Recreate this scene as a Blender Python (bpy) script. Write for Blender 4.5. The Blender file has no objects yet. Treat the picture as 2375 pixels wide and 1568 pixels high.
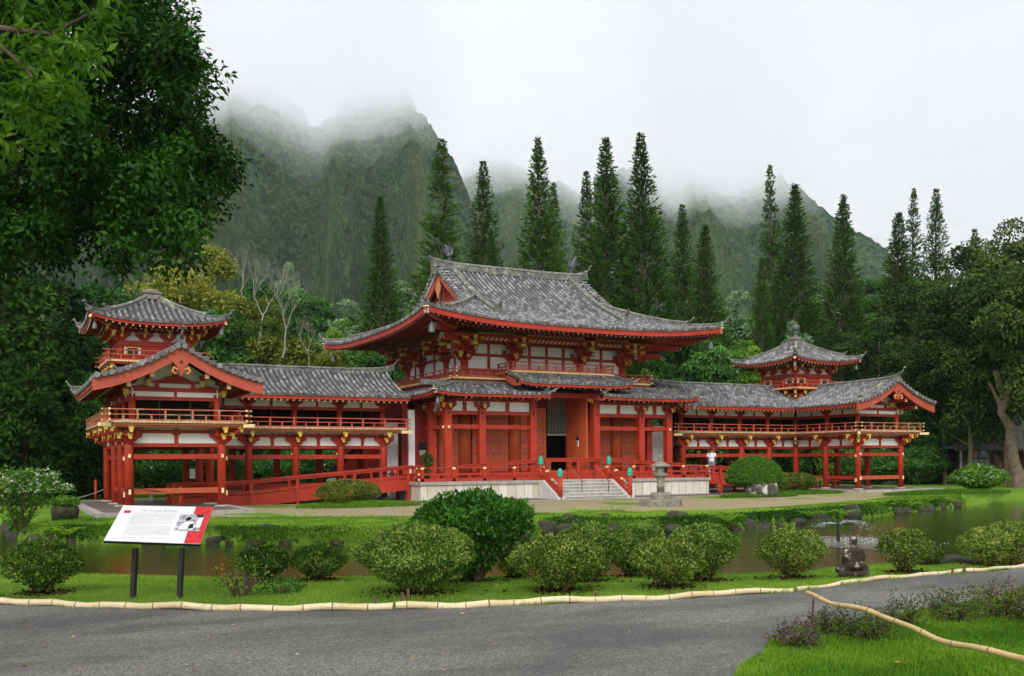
import bpy, bmesh, math, random
import numpy as np
from mathutils import Vector, Matrix, noise
R = math.radians
rng = np.random.default_rng(7)
random.seed(7)
sc = bpy.context.scene
COL = sc.collection

# ---------------------------------------------------------------- camera model (metres, hall axis = +Y)
CAM = Vector((-24.9207, -43.4217, 1.6752))
YAW, PITCH, ROLL, FPX, PV = 0.4865, -0.0043, 0.0063, 2251.98, 1079.4
_F = Vector((math.sin(YAW)*math.cos(PITCH), math.cos(YAW)*math.cos(PITCH), math.sin(PITCH)))
_Rt0 = Vector((math.cos(YAW), -math.sin(YAW), 0))
_Up0 = _Rt0.cross(_F)
_Rt = _Rt0*math.cos(ROLL) - _Up0*math.sin(ROLL)
_Up = _Rt0*math.sin(ROLL) + _Up0*math.cos(ROLL)
cam = bpy.data.cameras.new('camera'); co = bpy.data.objects.new('camera', cam); COL.objects.link(co)
co.matrix_world = Matrix(((_Rt.x, _Up.x, -_F.x, CAM.x), (_Rt.y, _Up.y, -_F.y, CAM.y), (_Rt.z, _Up.z, -_F.z, CAM.z), (0, 0, 0, 1)))
cam.sensor_width = 36; cam.lens = 36*FPX/2374; cam.shift_y = (PV-784)/2374; cam.clip_end = 9000; cam.clip_start = .1
sc.camera = co

def ray(u, v):
    return (_Rt*((u-1187)/FPX) - _Up*((v-PV)/FPX) + _F)
def gp(u, v, z=0.0):                      # point on the level z seen in direction (u, v)
    d = ray(u, v); t = (z-CAM.z)/d.z; return CAM + d*t
def dp(u, v, dep):                        # point at a given distance ahead
    return CAM + ray(u, v)*dep

# ---------------------------------------------------------------- object helpers
ORG = {}
def thing(name, label, cat, loc=(0, 0, 0), group=None, rz=0):
    o = bpy.data.objects.new(name, None); COL.objects.link(o)
    o.location = loc; o.rotation_euler.z = rz; o.empty_display_size = .3
    o['label'] = label; o['category'] = cat
    if group: o['group'] = group
    ORG[o.name] = Vector(loc) if rz == 0 else Vector((0, 0, 0))
    return o
def tag(o, label=None, cat=None, group=None, kind=None):
    if label: o['label'] = label
    if cat: o['category'] = cat
    if group: o['group'] = group
    if kind: o['kind'] = kind
    return o
def copy_tree(o, loc=None, scale=None, rz=None, label=None, group=None):
    c = o.copy(); COL.objects.link(c)
    for ch in o.children:
        d = ch.copy(); COL.objects.link(d); d.parent = c
        for g in ch.children:
            e = g.copy(); COL.objects.link(e); e.parent = d
    if loc is not None: c.location = loc
    if scale is not None: c.scale = scale
    if rz is not None: c.rotation_euler.z = rz
    if label: c['label'] = label
    if group: c['group'] = group
    return c

class MB:
    def __init__(s): s.v = []; s.f = []; s.m = []; s.sm = []; s.att = None; s.ch = []
    def add(s, vs, fs, m=0, smooth=False):
        b = len(s.v); s.ch.append((b, len(s.f))); s.v += [tuple(p) for p in vs]
        for f in fs: s.f.append([i+b for i in f]); s.m.append(m); s.sm.append(smooth)
        return s
    def box(s, x0, x1, y0, y1, z0, z1, m=0):
        if x0 > x1: x0, x1 = x1, x0
        if y0 > y1: y0, y1 = y1, y0
        return s.add([(x0, y0, z0), (x1, y0, z0), (x1, y1, z0), (x0, y1, z0), (x0, y0, z1), (x1, y0, z1), (x1, y1, z1), (x0, y1, z1)],
                     [(0, 3, 2, 1), (4, 5, 6, 7), (0, 1, 5, 4), (1, 2, 6, 5), (2, 3, 7, 6), (3, 0, 4, 7)], m)
    def bar(s, a, b, w, h, m=0, up=(0, 0, 1)):       # rectangular bar from a to b
        a, b = Vector(a), Vector(b); d = (b-a).normalized(); up = Vector(up)
        if abs(d.dot(up)) > .99: up = Vector((0, 1, 0))
        r = d.cross(up).normalized(); u = r.cross(d)
        vs = [p + r*i*w/2 + u*j*h/2 for p in (a, b) for i, j in ((-1, -1), (1, -1), (1, 1), (-1, 1))]
        return s.add(vs, [(0, 1, 2, 3), (7, 6, 5, 4), (0, 4, 5, 1), (1, 5, 6, 2), (2, 6, 7, 3), (3, 7, 4, 0)], m)
    def prism(s, poly, frame, t0, t1, m=0):          # poly in 2D, frame(a, b, t) -> point
        n = len(poly)
        vs = [frame(a, b, t0) for a, b in poly] + [frame(a, b, t1) for a, b in poly]
        fs = [tuple(range(n)), tuple(range(2*n-1, n-1, -1))] + [(i, i+n, (i+1) % n+n, (i+1) % n) for i in range(n)]
        return s.add(vs, fs, m)
    def tube(s, pts, rad, n=8, m=0, cap=True, smooth=True, squash=1):
        pts = [Vector(p) for p in pts]; k = len(pts)
        if not hasattr(rad, '__len__'): rad = [rad]*k
        vs = []; ref = None
        for i, p in enumerate(pts):
            d = (pts[min(i+1, k-1)]-pts[max(i-1, 0)])
            d = d.normalized() if d.length > 1e-9 else Vector((0, 0, 1))
            if ref is None: ref = Vector((0, 0, 1)) if abs(d.z) < .9 else Vector((1, 0, 0))
            a = d.cross(ref).normalized(); b = a.cross(d).normalized(); ref = b
            for j in range(n):
                t = 2*math.pi*j/n; vs.append(p + a*(math.cos(t)*rad[i]) + b*(math.sin(t)*rad[i]*squash))
        fs = [(i*n+j, i*n+(j+1) % n, (i+1)*n+(j+1) % n, (i+1)*n+j) for i in range(k-1) for j in range(n)]
        s.add(vs, fs, m, smooth)
        if cap: s.add([vs[j] for j in range(n)], [tuple(range(n-1, -1, -1))], m); s.add(vs[-n:], [tuple(range(n))], m)
        return s
    def lathe(s, c, prof, n=16, m=0, smooth=True, sx=1, sy=1):
        vs = []; k = len(prof)
        for r, z in prof:
            for j in range(n):
                t = 2*math.pi*(j+.5)/n; vs.append((c[0]+math.cos(t)*r*sx, c[1]+math.sin(t)*r*sy, c[2]+z))
        fs = [(i*n+j, i*n+(j+1) % n, (i+1)*n+(j+1) % n, (i+1)*n+j) for i in range(k-1) for j in range(n)]
        fs += [tuple(range(n-1, -1, -1)), tuple((k-1)*n+j for j in range(n))]
        return s.add(vs, fs, m, smooth)
    def ball(s, c, r, m=0, n=12, k=8):
        if not hasattr(r, '__len__'): r = (r, r, r)
        prof = [(math.sin(math.pi*i/k), -math.cos(math.pi*i/k)) for i in range(k+1)]
        vs = []
        for a, z in prof:
            for j in range(n):
                t = 2*math.pi*j/n; vs.append((c[0]+math.cos(t)*a*r[0], c[1]+math.sin(t)*a*r[1], c[2]+z*r[2]))
        return s.add(vs, [(i*n+j, i*n+(j+1) % n, (i+1)*n+(j+1) % n, (i+1)*n+j) for i in range(k) for j in range(n)], m, True)
    def sweep(s, frames, prof, m=0, smooth=False):   # frames: (point, side vector); prof: closed polygon (side, up)
        n = len(prof); vs = []
        for P, A in frames:
            P = Vector(P); A = Vector(A)
            vs += [P + A*a + Vector((0, 0, b)) for a, b in prof]
        fs = [(i*n+j, i*n+(j+1) % n, (i+1)*n+(j+1) % n, (i+1)*n+j) for i in range(len(frames)-1) for j in range(n)]
        fs += [tuple(range(n-1, -1, -1)), tuple((len(frames)-1)*n+j for j in range(n))]
        return s.add(vs, fs, m, smooth)
    def build(s, name, mats, parent=None, root=None, label=None, org=None):
        if not isinstance(mats, (list, tuple)): mats = [mats]
        r = root or parent
        o3 = Vector(org) if org is not None else (ORG.get(r.name, Vector((0, 0, 0))) if r else Vector((0, 0, 0)))
        me = bpy.data.meshes.new(name)
        vs = np.array(s.v, dtype=np.float64) - np.array(o3)
        me.from_pydata(vs.tolist(), [], s.f)
        for m in mats: me.materials.append(m)
        me.polygons.foreach_set('material_index', s.m); me.polygons.foreach_set('use_smooth', s.sm)
        if s.att is not None:
            a = me.attributes.new('tile', 'FLOAT_VECTOR', 'POINT'); a.data.foreach_set('vector', np.array(s.att, dtype=np.float32).ravel())
        me.update()
        ob = bpy.data.objects.new(name, me); COL.objects.link(ob)
        if parent: ob.parent = parent
        elif org is not None: ob.location = org
        if label: ob['label'] = label
        return ob

def build_each(mb, per, name, mats, parent=None, root=None):
    """one object for every run of `per` shapes"""
    ch = mb.ch + [(len(mb.v), len(mb.f))]
    for i in range(0, len(mb.ch), per):
        (v0, f0), (v1, f1) = ch[i], ch[min(i+per, len(mb.ch))]
        q = MB(); q.v = mb.v[v0:v1]; q.f = [[j-v0 for j in f] for f in mb.f[f0:f1]]; q.m = mb.m[f0:f1]; q.sm = mb.sm[f0:f1]; q.build(name, mats, parent, root)
class BS:
    def __init__(s, *a): s.a = a
    def build(s, *a): pass

# ---------------------------------------------------------------- leaf clouds
def leaf_mesh(name, P, D, N, L, W, tint, mat, parent=None, fold=True, loc=(0, 0, 0), droop=0.0):
    n = len(P); P = P - np.array(loc)
    D = D/np.maximum(np.linalg.norm(D, axis=1, keepdims=True), 1e-9)
    S = np.cross(D, N); S /= np.maximum(np.linalg.norm(S, axis=1, keepdims=True), 1e-9)
    Nn = np.cross(S, D)
    L = np.broadcast_to(L, (n,))[:, None]; W = np.broadcast_to(W, (n,))[:, None]
    V = np.empty((n, 4, 3))
    V[:, 0] = P; mid = P + D*L*.5
    V[:, 1] = mid + S*W*.5 + (Nn*W*.18 if fold else 0); V[:, 3] = mid - S*W*.5 + (Nn*W*.18 if fold else 0)
    V[:, 2] = P + D*L - np.array([0, 0, 1.])*L*droop
    me = bpy.data.meshes.new(name)
    idx = np.arange(n)[:, None]*4
    if fold: F = np.concatenate([idx+np.array([[0, 1, 2]]), idx+np.array([[0, 2, 3]])], 1).ravel(); k = 3; nf = 2*n
    else: F = (idx+np.array([[0, 1, 2, 3]])).ravel(); k = 4; nf = n
    me.vertices.add(4*n); me.vertices.foreach_set('co', V.ravel().astype(np.float32))
    me.loops.add(len(F)); me.loops.foreach_set('vertex_index', F.astype(np.int32))
    me.polygons.add(nf); me.polygons.foreach_set('loop_start', (np.arange(nf)*k).astype(np.int32))
    try: me.polygons.foreach_set('loop_total', np.full(nf, k, dtype=np.int32))
    except Exception: pass
    a = me.attributes.new('tint', 'FLOAT', 'POINT'); a.data.foreach_set('value', np.repeat(np.clip(tint, 0, 1), 4).astype(np.float32))
    me.materials.append(mat); me.update(calc_edges=True); me.validate()
    o = bpy.data.objects.new(name, me); COL.objects.link(o)
    if parent: o.parent = parent
    return o
def rdir(n):
    d = rng.normal(size=(n, 3)); return d/np.linalg.norm(d, axis=1, keepdims=True)
def clump_leaves(C, Rad, per, up=.35, shell=.75, droop=.3):
    """leaves on the shells of many clumps: C (k,3) centres, Rad (k,3) radii"""
    k = len(C); C = np.repeat(C, per, 0); Rr = np.repeat(Rad, per, 0)
    d = rdir(k*per); d[:, 2] += up; d /= np.linalg.norm(d, axis=1, keepdims=True)
    q = shell + (1.05-shell)*rng.random((k*per, 1)); q = np.where(rng.random((k*per, 1)) < .12, q*1.12, q)
    P = C + d*Rr*q
    N = d + rdir(k*per)*.6 + np.array([0, 0, .3])
    D = rdir(k*per) + d*.7 - np.array([0, 0, droop]); 
    t = np.repeat(rng.random(k), per)*.5 + rng.random(k*per)*.35 + .05 + .12*d[:, 2]
    return P, D, N, t
# ---------------------------------------------------------------- materials
class NT:
    def __init__(s, name):
        s.mat = bpy.data.materials.new(name); s.mat.use_nodes = True
        s.t = s.mat.node_tree; s.b = s.t.nodes['Principled BSDF']; s.out = s.t.nodes['Material Output']
    def n(s, typ, **kw):
        x = s.t.nodes.new(typ)
        for k, v in kw.items():
            setattr(x, k, v)
        return x
    def l(s, a, b): s.t.links.new(a, b)
    def noise(s, scale, detail=4, rough=.6, vec=None):
        x = s.n('ShaderNodeTexNoise'); x.inputs['Scale'].default_value = scale; x.inputs['Detail'].default_value = detail; x.inputs['Roughness'].default_value = rough
        if vec: s.l(vec, x.inputs['Vector'])
        return x.outputs['Fac']
    def ramp(s, fac, stops):
        x = s.n('ShaderNodeValToRGB'); e = x.color_ramp.elements
        e[0].position, e[0].color = stops[0][0], (*stops[0][1], 1); e[1].position, e[1].color = stops[-1][0], (*stops[-1][1], 1)
        for p, c in stops[1:-1]:
            q = e.new(p); q.color = (*c, 1)
        s.l(fac, x.inputs['Fac']); return x.outputs['Color']
    def mix(s, fac, a, b, mode='MIX'):
        x = s.n('ShaderNodeMix', data_type='RGBA', blend_type=mode)
        for i, q in ((0, fac), (6, a), (7, b)):
            if isinstance(q, (int, float)): x.inputs[i].default_value = q
            elif isinstance(q, tuple): x.inputs[i].default_value = (*q, 1)
            else: s.l(q, x.inputs[i])
        return x.outputs[2]
    def math(s, op, a, b=0.0, c=None):
        x = s.n('ShaderNodeMath', operation=op)
        for i, q in enumerate((a, b, c)):
            if q is None: continue
            if isinstance(q, (int, float)): x.inputs[i].default_value = q
            else: s.l(q, x.inputs[i])
        return x.outputs[0]
    def pos(s): return s.n('ShaderNodeNewGeometry').outputs['Position']
    def obj(s): return s.n('ShaderNodeTexCoord').outputs['Object']
    def bump(s, h, st=.3, d=.02):
        x = s.n('ShaderNodeBump'); x.inputs['Strength'].default_value = st; x.inputs['Distance'].default_value = d
        s.l(h, x.inputs['Height']); s.l(x.outputs['Normal'], s.b.inputs['Normal'])
    def fin(s, col, rough=.6, spec=.4):
        if isinstance(col, tuple): s.b.inputs['Base Color'].default_value = (*col, 1)
        else: s.l(col, s.b.inputs['Base Color'])
        if isinstance(rough, (int, float)): s.b.inputs['Roughness'].default_value = rough
        else: s.l(rough, s.b.inputs['Roughness'])
        s.b.inputs['Specular IOR Level'].default_value = spec
        return s.mat

def paint(name, c, var=.25, dirt=(0.1, .03, .02), rough=.5, dirtamt=.5, streak=True):
    t = NT(name); p = t.obj()
    a = t.ramp(t.noise(1.3, 5, .6, p), [(.25, tuple(x*(1-var) for x in c)), (.75, tuple(min(1, x*(1+var)) for x in c))])
    if streak:
        mp = t.n('ShaderNodeMapping'); t.l(p, mp.inputs['Vector']); mp.inputs['Scale'].default_value = (9, 9, 1.1)
        f = t.ramp(t.noise(1.6, 6, .7, mp.outputs['Vector']), [(.47, (0, 0, 0)), (.74, (dirtamt,)*3)])
        a = t.mix(f, a, dirt)
    t.bump(t.noise(60, 3, .6, p), .12, .004)
    return t.fin(a, rough)
M = {}
M['red'] = paint('red_lacquer', (.44, .034, .013), .26, (.20, .03, .02), .55, .5)
M['redlight'] = paint('sun_bleached_red_paint', (.47, .085, .048), .22, (.48, .08, .05), .55, .4)
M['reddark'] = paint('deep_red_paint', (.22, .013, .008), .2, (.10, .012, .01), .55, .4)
M['door'] = paint('orange_red_door_paint', (.58, .11, .04), .25, (.62, .17, .06), .5, .55)
M['white'] = paint('white_plaster', (.95, .95, .95), .03, (.45, .44, .41), .8, .25)
M['yellow'] = paint('yellow_paint', (.74, .52, .10), .12, (.55, .35, .1), .5, .4)
M['cream'] = paint('cream_cap_paint', (.86, .70, .36), .12, (.5, .3, .15), .5, .4)
M['ochre'] = paint('ochre_timber', (.36, .12, .045), .3, (.35, .2, .09), .6, .6)
M['pattern'] = None
t = NT('patterned_rafter_cap'); v = t.n('ShaderNodeTexVoronoi'); v.inputs['Scale'].default_value = 22; t.l(t.obj(), v.inputs['Vector'])
M['pattern'] = t.fin(t.ramp(v.outputs['Distance'], [(.3, (.75, .66, .55)), (.5, (.12, .03, .03))]), .6)
t = NT('lichened_timber'); p = t.obj()
a = t.ramp(t.noise(2.2, 6, .7, p), [(.44, (.48, .10, .05)), (.56, (.40, .22, .10)), (.68, (.48, .46, .32))])
M['lichenwood'] = t.fin(a, .8)
def planks(name, c1, c2, gap, axis_scale=7.2):
    t = NT(name); p = t.pos(); sx = t.n('ShaderNodeSeparateXYZ'); t.l(p, sx.inputs[0])
    q = t.math('ADD', sx.outputs['X'], sx.outputs['Y']); q = t.math('MULTIPLY', q, axis_scale)
    fr = t.math('FRACT', q); fl = t.math('FLOOR', q)
    wn = t.n('ShaderNodeTexWhiteNoise', noise_dimensions='1D'); t.l(fl, wn.inputs['W'])
    a = t.mix(wn.outputs['Value'], c1, c2); g = t.math('LESS_THAN', fr, .13)
    return t.fin(t.mix(g, a, gap), .7)
M['plankend'] = planks('plank_end_grain', (.78, .58, .30), (.45, .38, .27), (.16, .06, .02))
M['plankend_y'] = planks('yellow_plank_ends', (.88, .68, .30), (.82, .60, .24), (.25, .10, .03))
M['slat'] = planks('under_slat_timber', (.42, .09, .04), (.50, .13, .06), (.12, .02, .01), 9)

# roof tiles: every tile in a row gets its own weathered grey
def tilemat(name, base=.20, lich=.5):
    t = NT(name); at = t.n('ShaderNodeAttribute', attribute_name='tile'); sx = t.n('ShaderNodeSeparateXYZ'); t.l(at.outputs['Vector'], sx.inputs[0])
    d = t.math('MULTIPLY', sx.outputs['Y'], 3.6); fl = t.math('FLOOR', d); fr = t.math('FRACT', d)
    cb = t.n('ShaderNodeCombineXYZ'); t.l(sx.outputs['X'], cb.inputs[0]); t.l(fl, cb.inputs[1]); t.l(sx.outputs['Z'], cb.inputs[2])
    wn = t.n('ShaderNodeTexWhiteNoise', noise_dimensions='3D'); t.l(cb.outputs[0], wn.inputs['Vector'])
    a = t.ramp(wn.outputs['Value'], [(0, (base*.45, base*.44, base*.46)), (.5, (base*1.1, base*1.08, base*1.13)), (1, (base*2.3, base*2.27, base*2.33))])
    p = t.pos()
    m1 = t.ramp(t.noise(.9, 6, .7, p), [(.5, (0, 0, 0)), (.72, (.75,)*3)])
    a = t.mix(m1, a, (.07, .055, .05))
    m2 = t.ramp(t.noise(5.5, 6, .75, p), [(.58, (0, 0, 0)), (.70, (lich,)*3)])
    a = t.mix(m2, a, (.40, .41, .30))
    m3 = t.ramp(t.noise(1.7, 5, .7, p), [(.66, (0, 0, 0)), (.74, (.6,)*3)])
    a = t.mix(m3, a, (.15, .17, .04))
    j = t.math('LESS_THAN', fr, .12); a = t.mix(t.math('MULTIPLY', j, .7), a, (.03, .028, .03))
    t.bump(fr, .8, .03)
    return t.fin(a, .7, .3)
M['tile'] = tilemat('weathered_roof_tile', .17)
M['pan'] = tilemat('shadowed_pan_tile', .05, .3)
def stone(name, c1, c2, sc_=3, moss=None, rough=.85, bump=.4, mth=.58):
    t = NT(name); p = t.obj()
    a = t.ramp(t.noise(sc_, 8, .7, p), [(.3, c1), (.7, c2)])
    if moss: a = t.mix(t.ramp(t.noise(sc_*.8, 6, .7, t.pos()), [(mth, (0, 0, 0)), (mth+.1, (.9,)*3)]), a, moss)
    t.bump(t.noise(sc_*8, 6, .7, p), bump, .03); return t.fin(a, rough, .2)
M['ridge'] = stone('lichened_ridge_tile', (.05, .05, .05), (.27, .27, .25), 4, (.46, .46, .31), mth=.55)
M['rock'] = stone('mossy_basalt', (.010, .009, .007), (.085, .078, .064), 5, (.06, .10, .018), mth=.50)
M['rockpale'] = stone('white_lichen_rock', (.03, .028, .024), (.13, .12, .10), 3, (.62, .60, .56), mth=.52)
M['statue'] = stone('lichened_stone_statue', (.012, .009, .008), (.075, .06, .05), 9, (.52, .52, .42), mth=.57)
M['lantern'] = stone('old_lantern_stone', (.14, .13, .10), (.34, .32, .26), 6, (.10, .12, .04))
M['concrete'] = stone('grey_concrete', (.26, .24, .21), (.50, .47, .42), 3, (.12, .10, .07), mth=.64)
M['slab'] = stone('dark_paving', (.10, .085, .07), (.20, .17, .14), 2)
t = NT('stone_wall_panels'); p = t.pos(); sx = t.n('ShaderNodeSeparateXYZ'); t.l(p, sx.inputs[0])
q = t.math('MULTIPLY', t.math('ADD', sx.outputs['X'], t.math('MULTIPLY', sx.outputs['Y'], 1.0)), 2.2); fl = t.math('FLOOR', q); fr = t.math('FRACT', q)
wn = t.n('ShaderNodeTexWhiteNoise', noise_dimensions='1D'); t.l(fl, wn.inputs['W'])
a = t.mix(wn.outputs['Value'], (.60, .55, .44), (.78, .74, .66))
mp = t.n('ShaderNodeMapping'); t.l(p, mp.inputs['Vector']); mp.inputs['Scale'].default_value = (5, 5, .8)
a = t.mix(t.ramp(t.noise(1, 6, .7, mp.outputs['Vector']), [(.5, (0, 0, 0)), (.8, (.7,)*3)]), a, (.42, .27, .12))
a = t.mix(t.math('LESS_THAN', fr, .04), a, (.15, .12, .08)); M['panelstone'] = t.fin(a, .8)
M['step'] = stone('pale_stone_steps', (.48, .48, .46), (.68, .68, .65), 8, None, bump=.15)
def flat(name, c, rough=.5, metal=0, spec=.4):
    t = NT(name); t.b.inputs['Metallic'].default_value = metal
    a = t.ramp(t.noise(7, 4, .6, t.obj()), [(.3, tuple(x*.85 for x in c)), (.7, tuple(min(1, x*1.12) for x in c))])
    return t.fin(a, rough, spec)
M['green'] = flat('verdigris_finial', (.02, .42, .30), .4)
M['black'] = flat('black_metal', (.014, .015, .017), .45)
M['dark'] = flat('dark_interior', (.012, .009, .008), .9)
M['darkwood'] = flat('dark_brown_wood', (.05, .028, .02), .7)
M['bronze'] = flat('aged_bronze', (.12, .15, .14), .5, .3)
M['stud'] = flat('dark_door_stud', (.06, .05, .045), .4, .5)
M['studring'] = flat('grey_stud_plate', (.30, .26, .22), .6)
M['grille'] = flat('pale_lattice', (.32, .35, .32), .6)
M['gold'] = flat('orange_carved_wood', (.66, .22, .07), .6)
M['skin'] = flat('brown_skin', (.22, .10, .06), .6)
M['shirt'] = flat('white_shirt_cloth', (.82, .80, .86), .9)
M['shorts'] = flat('blue_grey_shorts_cloth', (.18, .24, .40), .9)
M['hair'] = flat('dark_hair', (.02, .015, .012), .7)
M['bark'] = stone('brown_bark', (.05, .033, .022), (.16, .11, .075), 5)
M['barkdark'] = stone('dark_reddish_bark', (.035, .018, .012), (.10, .05, .035), 5)
M['barkpale'] = stone('pale_peeling_bark', (.11, .075, .05), (.30, .235, .17), 3)
M['barkgrey'] = stone('bleached_grey_bark', (.18, .165, .13), (.42, .39, .32), 4)
M['orange'] = paint('faded_orange_beam', (.46, .09, .03), .2, (.45, .12, .05))
# bamboo with node rings along x of the culm (attribute tile.y = length)
t = NT('weathered_bamboo'); at = t.n('ShaderNodeAttribute', attribute_name='tile'); sx = t.n('ShaderNodeSeparateXYZ'); t.l(at.outputs['Vector'], sx.inputs[0])
fr = t.math('FRACT', sx.outputs['Y']); wn = t.n('ShaderNodeTexWhiteNoise', noise_dimensions='1D'); t.l(t.math('FLOOR', sx.outputs['Y']), wn.inputs['W'])
a = t.mix(wn.outputs['Value'], (.62, .50, .27), (.74, .63, .40))
a = t.mix(t.ramp(t.noise(14, 6, .7, t.pos()), [(.5, (0, 0, 0)), (.8, (.7,)*3)]), a, (.40, .24, .09))
a = t.mix(t.math('LESS_THAN', fr, .035), a, (.13, .08, .04)); M['bamboo'] = t.fin(a, .45)

t = NT('golden_bamboo'); at = t.n('ShaderNodeAttribute', attribute_name='tile'); sx = t.n('ShaderNodeSeparateXYZ'); t.l(at.outputs['Vector'], sx.inputs[0])
fr = t.math('FRACT', sx.outputs['Y']); a = t.ramp(t.noise(9, 6, .7, t.pos()), [(.3, (.50, .33, .13)), (.55, (.62, .45, .20)), (.8, (.38, .24, .09))])
a = t.mix(t.math('LESS_THAN', fr, .03), a, (.16, .08, .03)); M['bamboo_gold'] = t.fin(a, .4)

def foliage(name, c0, c1, c2, trans=.25, spec=.12, rough=.55):
    t = NT(name); at = t.n('ShaderNodeAttribute', attribute_name='tint')
    oi = t.n('ShaderNodeObjectInfo'); f = t.math('ADD', at.outputs['Fac'], t.math('MULTIPLY', t.math('SUBTRACT', oi.outputs['Random'], .5), .34))
    col = t.ramp(f, [(.08, c0), (.5, c1), (.93, c2)])
    t.fin(col, rough, spec)
    tr = t.n('ShaderNodeBsdfTranslucent'); hs = t.n('ShaderNodeHueSaturation'); hs.inputs['Value'].default_value = 1.5; hs.inputs['Saturation'].default_value = 1.1
    t.l(col, hs.inputs['Color']); t.l(hs.outputs['Color'], tr.inputs['Color'])
    mx = t.n('ShaderNodeMixShader'); mx.inputs[0].default_value = trans
    t.l(t.b.outputs[0], mx.inputs[1]); t.l(tr.outputs[0], mx.inputs[2]); t.l(mx.outputs[0], t.out.inputs['Surface'])
    return t.mat
M['f_dark'] = foliage('dark_glossy_leaves', (.007, .027, .003), (.021, .078, .007), (.065, .19, .015), .2, .12, .5)
M['f_hang'] = foliage('light_hanging_leaves', (.016, .062, .005), (.070, .17, .013), (.28, .42, .05), .35)
M['f_pine'] = foliage('pine_needles', (.012, .038, .006), (.032, .092, .011), (.085, .17, .022), .12, .05)
M['f_olive'] = foliage('olive_yellow_leaves', (.04, .06, .008), (.15, .18, .022), (.32, .34, .055), .25)
M['f_mid'] = foliage('mid_green_leaves', (.015, .055, .010), (.04, .13, .022), (.11, .26, .05), .25)
M['f_bright'] = foliage('bright_green_leaves', (.03, .09, .010), (.09, .22, .02), (.24, .42, .05), .3)
M['f_pale'] = foliage('pale_silvery_leaves', (.04, .10, .035), (.12, .22, .09), (.34, .44, .26), .2)
M['f_brown'] = foliage('brownish_dark_leaves', (.010, .028, .005), (.034, .068, .011), (.115, .165, .03), .15)
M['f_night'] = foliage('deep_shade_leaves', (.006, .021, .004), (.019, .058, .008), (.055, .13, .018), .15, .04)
M['f_azalea'] = foliage('azalea_leaves', (.012, .030, .004), (.090, .145, .016), (.40, .45, .10), .2)
M['f_azalea2'] = foliage('azalea_green_leaves', (.010, .035, .004), (.060, .135, .014), (.28, .38, .08), .2)
M['f_tall'] = foliage('bright_camellia_leaves', (.012, .05, .005), (.045, .155, .012), (.17, .40, .03), .25, .2, .45)
M['f_topiary'] = foliage('topiary_leaves', (.02, .07, .008), (.06, .17, .015), (.17, .32, .04), .2)
M['f_fern'] = foliage('fern_fronds', (.05, .15, .01), (.16, .38, .02), (.40, .62, .05), .3)
M['f_bank'] = foliage('bank_creepers', (.02, .07, .008), (.06, .15, .014), (.22, .36, .04), .25)
M['f_grass'] = foliage('grass_blades', (.05, .135, .012), (.135, .28, .022), (.29, .42, .055), .3)
M['f_white'] = foliage('white_petals', (.6, .6, .55), (.8, .8, .75), (.85, .85, .82), .3)
M['f_soil'] = foliage('brown_litter', (.02, .012, .006), (.07, .04, .018), (.18, .11, .05), .05, .02)
M['f_heath'] = foliage('heather_leaves', (.02, .035, .006), (.075, .12, .022), (.22, .17, .06), .15)
M['f_purple'] = foliage('purple_heather', (.12, .045, .09), (.22, .08, .19), (.36, .16, .34), .2)
M['f_litter'] = foliage('dry_leaves', (.20, .10, .03), (.50, .32, .08), (.75, .55, .12), .1)

t = NT('lawn_grass'); p = t.pos()
a = t.ramp(t.noise(.45, 4, .6, p), [(.3, (.070, .170, .012)), (.5, (.12, .250, .018)), (.7, (.20, .32, .03))])
a = t.mix(t.ramp(t.noise(28, 6, .75, p), [(.35, (0, 0, 0)), (.75, (.75,)*3)]), a, (.23, .36, .045))
a = t.mix(t.ramp(t.noise(2.5, 6, .75, p), [(.62, (0, 0, 0)), (.75, (.45,)*3)]), a, (.13, .11, .03))
vl = t.n('ShaderNodeVectorMath', operation='DISTANCE'); t.l(p, vl.inputs[0]); vl.inputs[1].default_value = (0, -14, 0)
a = t.mix(t.ramp(t.math('MULTIPLY', vl.outputs['Value'], .01), [(.36, (0, 0, 0)), (.50, (1, 1, 1))]), a, (.022, .042, .014))
t.bump(t.noise(70, 6, .8, p), .8, .05); M['lawn'] = t.fin(a, .9, .1)
t = NT('asphalt_grit_path'); p = t.pos()
a = t.ramp(t.noise(46, 7, .9, p), [(.37, (.033, .032, .030)), (.50, (.160, .154, .142)), (.63, (.47, .455, .42))])
mp = t.n('ShaderNodeMapping'); t.l(p, mp.inputs['Vector']); mp.inputs['Rotation'].default_value = (0, 0, .48); mp.inputs['Scale'].default_value = (.6, 1.5, 1)
a = t.mix(t.ramp(t.noise(.55, 6, .65, mp.outputs['Vector']), [(.40, (.62,)*3), (.6, (0, 0, 0))]), a, (.055, .055, .058))
a = t.mix(t.ramp(t.noise(6, 5, .7, p), [(.45, (0, 0, 0)), (.8, (.4,)*3)]), a, (.09, .088, .085))
t.bump(t.noise(120, 4, .8, p), .7, .01); M['path'] = t.fin(a, .85, .25)
t = NT('raked_gravel'); p = t.pos()
a = t.ramp(t.noise(60, 5, .8, p), [(.3, (.16, .13, .07)), (.55, (.38, .32, .19)), (.75, (.55, .48, .32))])
a = t.mix(t.ramp(t.noise(.6, 5, .7, p), [(.5, (0, 0, 0)), (.75, (.5,)*3)]), a, (.20, .20, .07)); t.bump(t.noise(60, 4, .7, p), .6, .02); M['gravel'] = t.fin(a, .9, .1)
t = NT('pebble_drain'); v = t.n('ShaderNodeTexVoronoi'); v.inputs['Scale'].default_value = 16; t.l(t.pos(), v.inputs['Vector'])
M['pebble'] = t.fin(t.ramp(v.outputs['Distance'], [(.1, (.35, .34, .33)), (.6, (.05, .05, .05))]), .8)
t = NT('pond_water'); p = t.pos()
t.b.inputs['IOR'].default_value = 1.33
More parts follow.
